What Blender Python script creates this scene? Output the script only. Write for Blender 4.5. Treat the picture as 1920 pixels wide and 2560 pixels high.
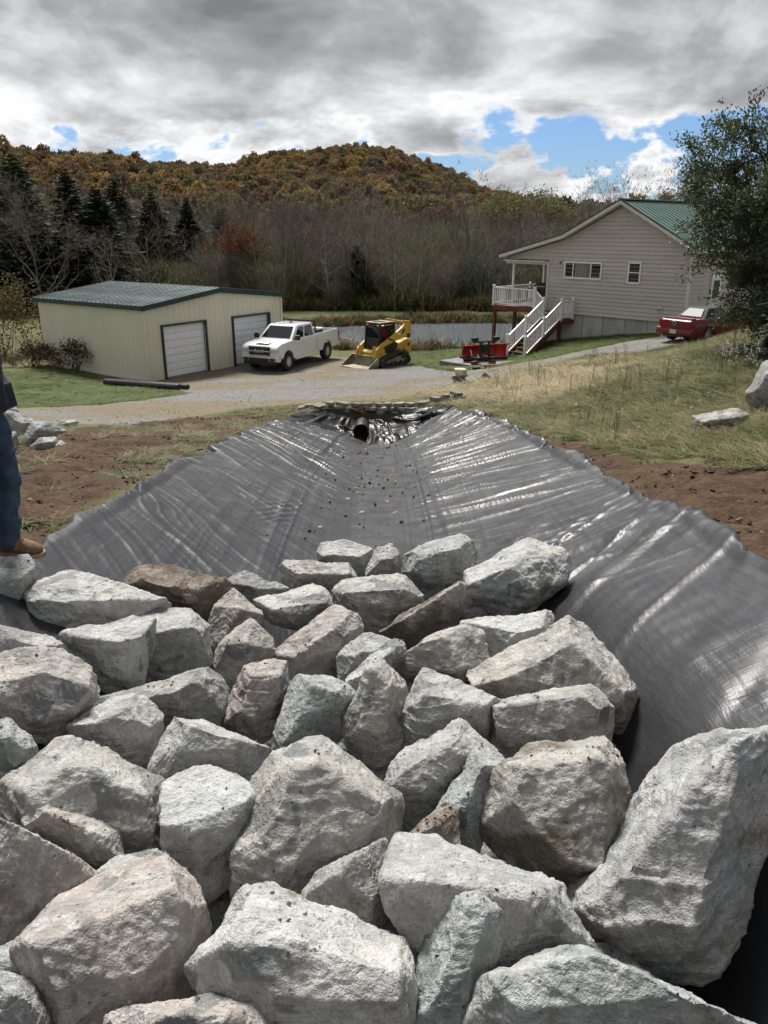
import bpy, bmesh, math, random
import numpy as np
from mathutils import Vector, Matrix, Euler
for _o in list(bpy.data.objects): bpy.data.objects.remove(_o)
SC = bpy.context.scene
COL = SC.collection
R = math.radians
# ------------------------------------------------------------------ camera
cam_d = bpy.data.cameras.new('camera'); cam = bpy.data.objects.new('camera', cam_d); COL.objects.link(cam)
cam.location = (0, 0, 6.3); cam.rotation_euler = (R(70), 0, 0)
cam_d.sensor_fit = 'VERTICAL'; cam_d.sensor_height = 36.0; cam_d.lens = 36.0*1950/2560
cam_d.clip_start = 0.05; cam_d.clip_end = 6000
SC.camera = cam
# ------------------------------------------------------------------ sun, sky, exposure
SUN_EL, SUN_AZ = R(56), R(-16)          # azimuth from +Y towards +X
sun_d = bpy.data.lights.new('sun', 'SUN'); sun = bpy.data.objects.new('sun', sun_d); COL.objects.link(sun)
sun_d.energy = 3.5; sun_d.angle = R(16); sun_d.color = (1.0, .97, .925)
_sd = Vector((math.sin(SUN_AZ)*math.cos(SUN_EL), math.cos(SUN_AZ)*math.cos(SUN_EL), math.sin(SUN_EL)))
sun.rotation_euler = _sd.to_track_quat('Z', 'Y').to_euler()
SC.view_settings.view_transform = 'Standard'; SC.view_settings.look = 'None'
SC.view_settings.exposure = 0.90; SC.view_settings.gamma = 1.0; SC.view_settings.use_curve_mapping = False
SC.render.engine = 'CYCLES'
SC.cycles.use_denoising = True; SC.cycles.use_adaptive_sampling = True; SC.cycles.adaptive_threshold = .03
SC.cycles.max_bounces = 5; SC.cycles.diffuse_bounces = 2; SC.cycles.glossy_bounces = 2
SC.cycles.transmission_bounces = 4; SC.cycles.transparent_max_bounces = 8

class NT:
    """tiny node-tree helper"""
    def __init__(s, tree): s.t = tree; s.n = tree.nodes; s.l = tree.links
    def a(s, kind, **kw):
        nd = s.n.new(kind)
        for k, v in kw.items():
            if k.startswith('i_'):
                key = k[2:]
                key = int(key) if key.isdigit() else key.replace('_', ' ')
                s.set(nd.inputs[key], v)
            else: setattr(nd, k, v)
        return nd
    def set(s, sock, v):
        if isinstance(v, bpy.types.NodeSocket): s.l.new(v, sock)
        elif isinstance(v, bpy.types.Node): s.l.new(v.outputs[0], sock)
        else: sock.default_value = v
    def m(s, op, a, b=0.0, c=0.0, clamp=False):
        nd = s.n.new('ShaderNodeMath'); nd.operation = op; nd.use_clamp = clamp
        s.set(nd.inputs[0], a); s.set(nd.inputs[1], b); s.set(nd.inputs[2], c)
        return nd.outputs[0]
    def mix(s, f, a, b, blend='MIX'):
        nd = s.n.new('ShaderNodeMix'); nd.data_type = 'RGBA'; nd.blend_type = blend
        s.set(nd.inputs[0], f); s.set(nd.inputs[6], a if not isinstance(a, tuple) else c4(a)); s.set(nd.inputs[7], b if not isinstance(b, tuple) else c4(b))
        return nd.outputs[2]
    def noise(s, vec, scale, detail=4, rough=.55, dist=0.0, out=0, dim='3D'):
        nd = s.n.new('ShaderNodeTexNoise'); nd.noise_dimensions = dim
        if vec is not None: s.set(nd.inputs['Vector'], vec)
        nd.inputs['Scale'].default_value = scale; nd.inputs['Detail'].default_value = detail
        nd.inputs['Roughness'].default_value = rough; nd.inputs['Distortion'].default_value = dist
        return nd.outputs[out]
    def vor(s, vec, scale, feature='F1', out=0, rnd=1.0):
        nd = s.n.new('ShaderNodeTexVoronoi'); nd.feature = feature
        if vec is not None: s.set(nd.inputs['Vector'], vec)
        nd.inputs['Scale'].default_value = scale; nd.inputs['Randomness'].default_value = rnd
        return nd.outputs[out]
    def map(s, v, a, b, c=0.0, d=1.0, smooth=True):
        nd = s.n.new('ShaderNodeMapRange'); nd.interpolation_type = 'SMOOTHSTEP' if smooth else 'LINEAR'
        s.set(nd.inputs[0], v); s.set(nd.inputs[1], a); s.set(nd.inputs[2], b); s.set(nd.inputs[3], c); s.set(nd.inputs[4], d)
        return nd.outputs[0]
    def ramp(s, f, stops):
        nd = s.n.new('ShaderNodeValToRGB'); s.set(nd.inputs[0], f)
        el = nd.color_ramp.elements
        while len(el) < len(stops): el.new(.5)
        for e, (p, c) in zip(el, stops): e.position = p; e.color = c4(c)
        return nd.outputs[0]
    def scale(s, vec, xyz):
        nd = s.n.new('ShaderNodeMapping'); s.set(nd.inputs[0], vec); nd.inputs['Scale'].default_value = xyz
        return nd.outputs[0]
def c4(c): return (c[0], c[1], c[2], 1.0)

def make_world():
    w = bpy.data.worlds.new('World'); SC.world = w; w.use_nodes = True
    k = NT(w.node_tree); w.node_tree.nodes.clear()
    out = k.a('ShaderNodeOutputWorld'); bg = k.a('ShaderNodeBackground'); k.l.new(bg.outputs[0], out.inputs[0])
    bg.inputs['Strength'].default_value = 0.1
    sky = k.a('ShaderNodeTexSky'); sky.sky_type = 'NISHITA'; sky.sun_disc = False
    sky.sun_elevation = SUN_EL; sky.sun_rotation = SUN_AZ; sky.air_density = 1.0; sky.dust_density = .6; sky.ozone_density = 2.0
    tc = k.a('ShaderNodeTexCoord'); d = tc.outputs['Generated']
    sep = k.a('ShaderNodeSeparateXYZ', i_0=d)
    x, y, z = sep.outputs
    zz = k.m('MAXIMUM', z, 0.0)
    inv = k.m('DIVIDE', 1.0, k.m('ADD', zz, 0.20))
    P = k.a('ShaderNodeCombineXYZ', i_0=k.m('ADD', k.m('MULTIPLY', x, inv), 5.2), i_1=k.m('ADD', k.m('MULTIPLY', y, inv), 2.1), i_2=0.0).outputs[0]
    n1 = k.noise(P, 1.5, 4, .5, .3)                      # broad decks
    n2 = k.noise(k.scale(d, (1, 1, 2.0)), 5.2, 5, .58, .35)   # billows
    D2 = k.scale(d, (1, 1, 1.8))
    n3 = k.map(k.noise(D2, 9.5, 6, .55, .15), .32, .68, .22, .78, False)   # upright cumulus nearer the horizon
    low = k.map(zz, .085, .16, 1.0, 0.0)
    az = k.m('ARCTAN2', x, y)
    gap = k.m('MULTIPLY', k.map(az, -.06, .10, 0.0, 1.0), k.map(az, .75, 1.15, 1.0, 0.0))
    gap = k.m('MULTIPLY', gap, k.map(zz, .11, .17, 1.0, 0.0))      # broken cloud low over the right of the valley
    deck = k.m('ADD', k.m('MULTIPLY', n1, .45), k.m('MULTIPLY', n2, .55))
    cov = k.m('ADD', k.m('MULTIPLY', deck, k.m('SUBTRACT', 1.0, k.m('MULTIPLY', low, .85))), k.m('MULTIPLY', n3, k.m('MULTIPLY', low, .85)))
    cov = k.m('ADD', cov, k.map(zz, .09, .17, .055, .26))
    cov = k.m('SUBTRACT', cov, k.m('MULTIPLY', gap, .085))
    cov = k.m('ADD', cov, k.m('MULTIPLY', gap, k.map(zz, .045, .075, .11, 0.0)))
    dens = k.map(cov, .462, .540)
    thick = k.m('ADD', k.map(zz, .10, .19, .0, .36), k.m('MULTIPLY', k.m('SUBTRACT', deck, .5), 3.4))
    thick = k.m('ADD', thick, k.m('MULTIPLY', k.map(cov, .50, .62), .20))
    puff = k.noise(D2, 15, 5, .6, .2)
    thick = k.m('ADD', thick, k.m('MULTIPLY', k.m('SUBTRACT', puff, .5), k.m('ADD', .35, k.m('MULTIPLY', low, .75))), clamp=True)
    ccol = k.ramp(thick, [(0.0, (5.3, 5.3, 5.35)), (.25, (3.8, 3.84, 3.92)), (.55, (2.3, 2.34, 2.44)), (1.0, (1.2, 1.24, 1.33))])
    skyc = k.mix(1.0, sky.outputs[0], (.31, .41, .58), 'MULTIPLY')
    col = k.mix(dens, skyc, ccol)
    # below the horizon the world goes on as dull ground colour
    col = k.mix(k.map(z, -.03, 0.0), (1.0, .95, .8), col)
    k.l.new(col, bg.inputs['Color'])
make_world()
SC.world.cycles.sampling_method = 'MANUAL'; SC.world.cycles.sample_map_resolution = 512
# ------------------------------------------------------------------ helpers
def _hash(ix, iy, iz, seed):
    h = (ix*374761393 + iy*668265263 + iz*2147483647 + seed*1274126177) & 0xffffffff
    h = ((h ^ (h >> 13))*1274126177) & 0xffffffff
    h = ((h ^ (h >> 16))*2246822519) & 0xffffffff
    return ((h ^ (h >> 15)) & 0xffffff)/16777215.0
def vnoise(x, y, z=None, seed=0):
    """value noise -1..1, vectorised"""
    x = np.asarray(x, float); y = np.asarray(y, float); z = np.zeros_like(x) if z is None else np.asarray(z, float)
    fx, fy, fz = np.floor(x), np.floor(y), np.floor(z)
    ix, iy, iz = fx.astype(np.int64), fy.astype(np.int64), fz.astype(np.int64)
    x, y, z = x-fx, y-fy, z-fz
    u, v, w = x*x*x*(x*(x*6-15)+10), y*y*y*(y*(y*6-15)+10), z*z*z*(z*(z*6-15)+10)
    def g(a, b, c): return _hash(ix+a, iy+b, iz+c, seed)
    c00 = g(0,0,0)*(1-u)+g(1,0,0)*u; c10 = g(0,1,0)*(1-u)+g(1,1,0)*u
    c01 = g(0,0,1)*(1-u)+g(1,0,1)*u; c11 = g(0,1,1)*(1-u)+g(1,1,1)*u
    return ((c00*(1-v)+c10*v)*(1-w)+(c01*(1-v)+c11*v)*w)*2-1
def fbm(x, y, z=None, oct=4, seed=0, gain=.5, lac=2.03):
    a, s, f = 1.0, 0.0, 1.0
    for i in range(oct):
        s = s + a*vnoise(np.asarray(x)*f+i*7.3, np.asarray(y)*f+i*3.1, None if z is None else np.asarray(z)*f+i*5.7, seed+i)
        a *= gain; f *= lac
    return s
def sstep(a, b, x):
    t = np.clip((np.asarray(x, float)-a)/(b-a), 0, 1); return t*t*(3-2*t)

class MB:
    """collects shapes; build() links them as ONE mesh object"""
    def __init__(s): s.v = []; s.f = []
    def add(s, vs, fs):
        o = len(s.v); s.v += [tuple(p) for p in vs]; s.f += [tuple(i+o for i in f) for f in fs]; return s
    def box(s, c, d, rot=None, taper=(1, 1)):
        hx, hy, hz = d[0]/2, d[1]/2, d[2]/2
        P = []
        for sz in (-1, 1):
            tx, ty = (1, 1) if sz < 0 else taper
            for sx, sy in ((-1,-1),(1,-1),(1,1),(-1,1)): P.append(Vector((sx*hx*tx, sy*hy*ty, sz*hz)))
        if rot is not None:
            M = rot if isinstance(rot, Matrix) else Euler(rot).to_matrix()
            P = [M @ p for p in P]
        P = [p+Vector(c) for p in P]
        return s.add(P, [(3,2,1,0),(4,5,6,7),(0,1,5,4),(1,2,6,5),(2,3,7,6),(3,0,4,7)])
    def bar(s, a, b, w, h=None, up=(0,0,1)):
        """rectangular bar from a to b"""
        h = h or w; a, b = Vector(a), Vector(b); d = (b-a).normalized(); u = Vector(up)
        sd = d.cross(u)
        if sd.length < 1e-4: sd = d.cross(Vector((1,0,0)))
        sd.normalize(); u = sd.cross(d).normalized()
        P = [p+sd*(i*w/2)+u*(j*h/2) for p in (a, b) for i, j in ((-1,-1),(1,-1),(1,1),(-1,1))]
        return s.add(P, [(3,2,1,0),(4,5,6,7),(0,1,5,4),(1,2,6,5),(2,3,7,6),(3,0,4,7)])
    def tube(s, pts, rad, n=8, caps=True):
        pts = [Vector(p) for p in pts]; m = len(pts)
        rads = rad if isinstance(rad, (list, tuple)) else [rad]*m
        o = len(s.v); prev = None
        for i, p in enumerate(pts):
            t = (pts[min(i+1, m-1)]-pts[max(i-1, 0)]).normalized()
            if prev is None:
                e = t.orthogonal().normalized()
            else:
                e = prev - t*prev.dot(t)
                e = e.normalized() if e.length > 1e-5 else t.orthogonal().normalized()
            prev = e; f = t.cross(e)
            for j in range(n):
                a = 2*math.pi*j/n
                s.v.append(tuple(p+(e*math.cos(a)+f*math.sin(a))*rads[i]))
        for i in range(m-1):
            for j in range(n):
                k = (j+1) % n
                s.f.append((o+i*n+j, o+i*n+k, o+(i+1)*n+k, o+(i+1)*n+j))
        if caps:
            s.f.append(tuple(o+j for j in reversed(range(n)))); s.f.append(tuple(o+(m-1)*n+j for j in range(n)))
        return s
    def lathe(s, prof, axis_o, axis_d, n=20):
        """prof: (radius, along) pairs, open profile, closed round the axis"""
        o = len(s.v); d = Vector(axis_d).normalized(); e = d.orthogonal().normalized(); f = d.cross(e); c = Vector(axis_o)
        for r, l in prof:
            for j in range(n):
                a = 2*math.pi*j/n; s.v.append(tuple(c+d*l+(e*math.cos(a)+f*math.sin(a))*r))
        for i in range(len(prof)-1):
            for j in range(n):
                k = (j+1) % n; s.f.append((o+i*n+j, o+i*n+k, o+(i+1)*n+k, o+(i+1)*n+j))
        s.f.append(tuple(o+j for j in reversed(range(n)))); s.f.append(tuple(o+(len(prof)-1)*n+j for j in range(n)))
        return s
    def prism(s, poly, y0, y1, fn=None):
        """poly in (x,z), extruded from y0 to y1; fn maps each (x,y,z)"""
        n = len(poly)
        P = [(x, y0, z) for x, z in poly]+[(x, y1, z) for x, z in poly]
        if fn: P = [fn(p) for p in P]
        return s.add(P, [tuple(range(n)), tuple(reversed(range(n, 2*n)))]+[(i, i+n, (i+1) % n+n, (i+1) % n) for i in range(n)])
    def loft(s, rings, cap=True):
        o = len(s.v); n = len(rings[0])
        for r in rings: s.v += [tuple(p) for p in r]
        for i in range(len(rings)-1):
            for j in range(n):
                k = (j+1) % n; s.f.append((o+i*n+j, o+i*n+k, o+(i+1)*n+k, o+(i+1)*n+j))
        if cap:
            s.f.append(tuple(o+j for j in reversed(range(n)))); s.f.append(tuple(o+(len(rings)-1)*n+j for j in range(n)))
        return s
    def build(s, name, m, parent=None, smooth=False, bevel=0, seg=2, loc=None):
        me = bpy.data.meshes.new(name); me.from_pydata(s.v, [], s.f)
        me.update()
        bm = bmesh.new(); bm.from_mesh(me); bmesh.ops.recalc_face_normals(bm, faces=bm.faces)
        if bevel:
            es = [e for e in bm.edges if len(e.link_faces) == 2 and e.calc_face_angle(0) > R(25)]
            try: bmesh.ops.bevel(bm, geom=es, offset=bevel, segments=seg, affect='EDGES', profile=.6, clamp_overlap=True)
            except Exception: pass
        bm.to_mesh(me); bm.free()
        if smooth:
            me.polygons.foreach_set('use_smooth', [True]*len(me.polygons))
            if smooth != 'all': me.set_sharp_from_angle(angle=R(40))
        return obj(name, me, m, parent, loc)
def obj(name, me, m, parent=None, loc=None):
    o = bpy.data.objects.new(name, me); COL.objects.link(o)
    if m is not None and not me.materials: me.materials.append(m)
    if parent is not None: o.parent = parent
    if loc is not None: o.location = loc
    return o
def tag(o, label=None, cat=None, group=None, kind=None):
    if label: o['label'] = label
    if cat: o['category'] = cat
    if group: o['group'] = group
    if kind: o['kind'] = kind
    return o
def thing(name, label, cat, loc=(0,0,0), rz=0.0, group=None):
    o = bpy.data.objects.new(name, None); COL.objects.link(o); o.empty_display_size = .2
    o.location = loc; o.rotation_euler = (0, 0, rz)
    return tag(o, label, cat, group)
def frame(o, ux, uy, uz, loc):
    """give object o axes ux,uy,uz at loc"""
    M = Matrix((ux, uy, uz)).transposed().to_4x4(); M.translation = Vector(loc); o.matrix_basis = M
def dup(o, parent=None, label=None):
    c = o.copy(); COL.objects.link(c); c.parent = parent
    if label: c['label'] = label
    for ch in o.children: dup(ch, c)
    return c
def mesh_np(name, V, F, m=None, smooth=True):
    me = bpy.data.meshes.new(name); V = np.asarray(V, np.float32); F = np.asarray(F, np.int32)
    me.vertices.add(len(V)); me.vertices.foreach_set('co', V.ravel())
    k = F.shape[1]; me.loops.add(F.size); me.loops.foreach_set('vertex_index', F.ravel())
    me.polygons.add(len(F)); me.polygons.foreach_set('loop_start', np.arange(0, F.size, k, dtype=np.int32))
    try: me.polygons.foreach_set('loop_total', np.full(len(F), k, np.int32))
    except Exception: pass
    me.update(calc_edges=True); me.validate()
    if smooth: me.polygons.foreach_set('use_smooth', np.ones(len(me.polygons), bool))
    if m is not None: me.materials.append(m)
    return me
def text_mesh(body, size, extrude=.004, spacing=1.0, bold=0.0):
    cu = bpy.data.curves.new('lettering', 'FONT'); cu.body = body; cu.size = size; cu.extrude = extrude
    cu.align_x = 'CENTER'; cu.align_y = 'CENTER'; cu.space_character = spacing; cu.offset = bold
    t = bpy.data.objects.new('lettering', cu); COL.objects.link(t)
    dg = bpy.context.evaluated_depsgraph_get(); me = bpy.data.meshes.new_from_object(t.evaluated_get(dg))
    bpy.data.objects.remove(t); bpy.data.curves.remove(cu); me.name = 'lettering'; me.materials.clear()
    return me
# ------------------------------------------------------------------ materials
def pmat(name, c1, c2=None, scale=4.0, rough=.6, rvar=.1, bump=0.0, bscale=30.0, metal=0.0, spec=.5, coat=0.0, stretch=(1,1,1), detail=5, coord='Object', bdist=.02, contrast=(.35,.65), spread=0.0):
    m = bpy.data.materials.new(name); m.use_nodes = True; k = NT(m.node_tree)
    b = k.n['Principled BSDF']; tc = k.a('ShaderNodeTexCoord'); v = tc.outputs[coord]
    vs = k.scale(v, stretch)
    f = k.noise(vs, scale, detail)
    c2 = c2 or tuple(min(1, x*1.18) for x in c1)
    col = k.mix(k.map(f, *contrast), c1, c2)
    if spread:
        oi = k.a('ShaderNodeObjectInfo')
        hv = k.a('ShaderNodeHueSaturation', i_Color=col, i_Value=k.map(oi.outputs['Random'], 0, 1, 1-spread, 1+spread, False)); col = hv.outputs[0]
    k.set(b.inputs['Base Color'], col)
    k.set(b.inputs['Roughness'], k.map(k.noise(vs, scale*2.3, 3), .3, .7, max(0.02, rough-rvar), min(1, rough+rvar)))
    b.inputs['Metallic'].default_value = metal; b.inputs['Specular IOR Level'].default_value = spec
    b.inputs['Coat Weight'].default_value = coat
    if bump:
        bn = k.a('ShaderNodeBump', i_Strength=bump, i_Distance=bdist, i_Height=k.noise(vs, bscale, 6, .6)); k.set(b.inputs['Normal'], bn)
    return m
M = {}
def glass_dark(name, c=(.012,.014,.016), rough=.06):
    m = bpy.data.materials.new(name); m.use_nodes = True; b = m.node_tree.nodes['Principled BSDF']
    b.inputs['Base Color'].default_value = c4(c); b.inputs['Roughness'].default_value = rough; b.inputs['Specular IOR Level'].default_value = .8
    return m
# ------------------------------------------------------------------ the lie of the land (metres, camera at the origin, valley ahead along +Y)
_CP = np.array([(0,0,4.55),(0,-6,5.0),(-6,0,4.4),(6,0,5.0),(-8,-6,4.6),(8,-6,5.5),(-16,2,3.4),(16,2,5.6),(-26,8,2.2),(28,8,6.0),
 (-3.2,5,4.05),(-2.7,6,4.0),(-2.95,9,3.35),(-3.17,12.4,2.7),(-3.1,17,1.95),(-2.93,20.7,1.3),(-2.3,23.3,1.2),(-4.4,9.4,3.35),(-6.7,14.8,2.4),(-9.3,22.5,1.1),
 (-14.7,31.8,.3),(-10.2,33.9,0),(-5.3,41,0),(-16.4,38.2,.05),(-11.5,45,-.05),(-5.1,36.8,0),(-2.5,2,4.4),(2.4,2,4.6),
 (-.7,24.2,1.15),(0,28,.65),(1.3,27.4,.9),(2.8,28.4,1.0),(7.3,32.6,1.3),(10.8,33.4,1.7),(12.5,34.3,1.75),(15,36,1.9),(8.2,30.4,1.75),(12.6,26.8,3.15),(10.2,25.6,2.55),(10.1,28.5,1.9),(11,31,1.6),
 (5.2,18.6,2.4),(3.7,21,1.9),(6.2,12.3,3.4),(1.8,23.3,1.25),(2.4,20,1.6),(2.9,16.7,2.1),(2.95,10.1,3.1),(2.55,6.3,3.9),(2.4,4.5,4.3),(6,6,4.35),(10,10,4.5),(15,15,4.7),(19,26,4.4),(20,34,2.6),
 (9,40.5,.8),(13.4,38,1.6),(5.9,36.1,.42),(4.1,36.4,.3),(6.8,39.2,.25),(-.6,37.4,.05),(3.2,45.3,-.35),(-2,45,-.4),(-4,30,.45),(-8,28,.55),(4,32,.75),
 (6.2,44,.0),(12,46,.5),(20,45,1.6),(28,42,3.0),(18,58,.2),(-14,55,-.1),(-30,40,.4),(-30,25,1.2),(-24,58,0),(0,66,-.1),(14,68,0),(32,28,5),(34,60,1.5)], float)
def _tps_fit(P, lam=.02):
    n = len(P); d = np.sqrt(((P[:, None, :2]-P[None, :, :2])**2).sum(-1)); K = np.where(d > 0, d*d*np.log(d+1e-9), 0)/100
    A = np.zeros((n+3, n+3)); A[:n, :n] = K+lam*np.eye(n); A[:n, n] = 1; A[:n, n+1:] = P[:, :2]; A[n, :n] = 1; A[n+1:, :n] = P[:, :2].T
    return np.linalg.solve(A, np.concatenate([P[:, 2], np.zeros(3)]))
_W = _tps_fit(_CP)
def _tps(x, y):
    out = np.full(x.shape, _W[-3])+_W[-2]*x+_W[-1]*y
    for (a, b, _), w in zip(_CP, _W[:-3]):
        r2 = (x-a)**2+(y-b)**2
        out += w*.5*r2*np.log(r2+1e-9)/100
    return out
# channel rims
_LY = [-4,2,4.5,6,9,12.4,17,20.7,23]; _LX = [-2.3,-2.35,-2.38,-2.46,-2.84,-3.15,-3.1,-2.8,-1.9]; _LZ = [4.85,4.45,4.2,4.0,3.35,2.7,1.95,1.35,1.2]
_RY = [-4,2,4.5,6.3,10.1,16.7,20,23]; _RX = [2.3,2.35,2.4,2.55,2.95,2.9,2.45,1.7]; _RZ = [4.9,4.6,4.3,3.9,3.1,2.1,1.65,1.3]
def rim(y):
    return np.interp(y, _LY, _LX), np.interp(y, _LY, _LZ), np.interp(y, _RY, _RX), np.interp(y, _RY, _RZ)
def chan_floor(y): return 3.85-.155*np.minimum(y, 21.6)+np.clip(y-21.6, 0, 3)*.12
CX = -.1
def chan_z(x, y):
    xl, zl, xr, zr = rim(y); f = chan_floor(y)
    t = np.where(x < CX, (CX-x)/(CX-xl), (x-CX)/(xr-CX)); zr_ = np.where(x < CX, zl, zr)
    g = np.clip((t-.12)/.88, 0, 1)**1.12
    return f+(zr_-f)*g-.75*sstep(6.4, 4.4, y)*sstep(.72, .30, t), t
# skyline: slope of the ridge against direction (x/y)
_SX = [-.9,-.46,-.40,-.33,-.26,-.185,-.15,-.12,-.03,.02,.075,.11,.15,.21,.30,.5,1.0]
_SS = [.098,.092,.086,.082,.074,.070,.079,.087,.093,.085,.069,.052,.038,.027,.022,.020,.03]
_SD = [420,420,430,450,480,520,560,590,610,600,580,560,520,470,430,400,400]
def far_z(x, y):
    yy = np.maximum(y, 1.0); a = np.clip(x/yy, -.9, 1.0); d = np.sqrt(x*x+y*y)
    D = np.interp(a, _SX, _SD); S = np.interp(a, _SX, _SS)
    top = S*D*np.sqrt(1+0*a)+6.3-12
    g = sstep(0, 1, (d-115)/(D-115))*.35+np.clip((d-115)/(D-115), 0, 1)**1.15*.65
    z = top*g*(1-.25*sstep(1.0, 1.9, d/D))
    return z+fbm(x/60, y/60, oct=3, seed=4)*2.2*sstep(130, 260, d)-.1
def pond_r(x, y): return np.sqrt(((x-5.5)/15.5)**2+((y-54.8-.06*(x-5))/7.9)**2)+.05*vnoise(x*.35, y*.35, seed=9)
WATER_Z = -.72
def H(x, y, detail=True):
    x = np.asarray(x, float); y = np.asarray(y, float)
    d = np.sqrt((x-2)**2+(y-25)**2)
    w = sstep(36, 62, d)
    near = _tps(np.clip(x, -60, 60), np.clip(y, -30, 90))
    near = np.where(w < 1, near, 0)
    side = np.where(y < 20, 4.0+.02*x, 0)*sstep(30, 5, y)+.0
    z = near*(1-w)+w*(far_z(x, y)+side*sstep(40, 0, y))
    pr = pond_r(x, y); z = np.where(pr < 1.15, np.minimum(z, -.35-.9*sstep(1.15, .8, pr)), z)
    if detail:
        amp = sstep(2, 8, np.abs(y-0)+3)
        z = z+.03*fbm(x*.7, y*.7, oct=3, seed=2)*(1-w)*amp
    inch = (y > -4) & (y < 23.1)
    cz, t = chan_z(x, y)
    k = np.where(inch, sstep(1.02, .93, t), 0)
    end = sstep(22.85, 23.08, y)
    z = z*(1-k)+k*((cz-.07)*(1-end)+end*np.maximum(z, cz))
    return z
def Hs(x, y): return float(H(np.array([x]), np.array([y]))[0])
GRAVEL = [(-15.5, 20.6), (-10.98, 22.4), (-8.69, 19.72), (-6.77, 19.55), (-5.55, 22.12), (-3.98, 23.92), (-2.13, 24.6), (0, 24.4), (1.41, 27.0), (3.48, 28.25), (6.3, 29.6), (8.8, 30.8), (11.2, 32.2), (13, 33.2), (16, 35), (22, 40), (19.5, 42), (15.2, 37.2), (13.2, 36.5), (11, 35.8), (9.3, 35.2), (6.9, 34.6), (4.6, 33.4), (2.9, 34.5), (2.1, 36.2), (1.2, 38.9), (-1.28, 41.6), (-2.59, 42.2), (-5.3, 41.6), (-9.9, 34.6), (-7.39, 29.15), (-9.5, 25.75), (-11.31, 25.28), (-15.49, 23.59)]
DIRTL = [(-10.12, 14.04), (-6.48, 13.58), (-7.16, 17.91), (-6.57, 19.89), (-5.02, 21.81), (-3.1, 22.87), (-2.1, 22.39), (-2.77, 20.34), (-3.5, 15.05), (-3.19, 9.41), (-2.8, 6.32), (-2.4, 4.8), (-2.92, 3.69)]
DIRTR = [(2.94, 16.92), (3.27, 14.75), (3.51, 12.25), (3.85, 10.61), (4.37, 9.73), (4.6, 8.59), (4.75, 6.06), (2.73, 2.81), (2.41, 4.33), (2.52, 6.2), (2.92, 10.03)]
LAWN = [(-24.3, 34.94), (-16.39, 35.54), (-15.51, 36.51), (-9.81, 32.56), (-7.39, 29.15), (-9.5, 25.75), (-11.31, 25.28), (-16.37, 23.1)]
DRYG = [(1.22, 26.19), (3.4, 27.53), (6.04, 27.83), (7.75, 28.12), (6.85, 22.25), (4.91, 20.65), (3.23, 21.44), (1.9, 22.83)]
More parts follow.
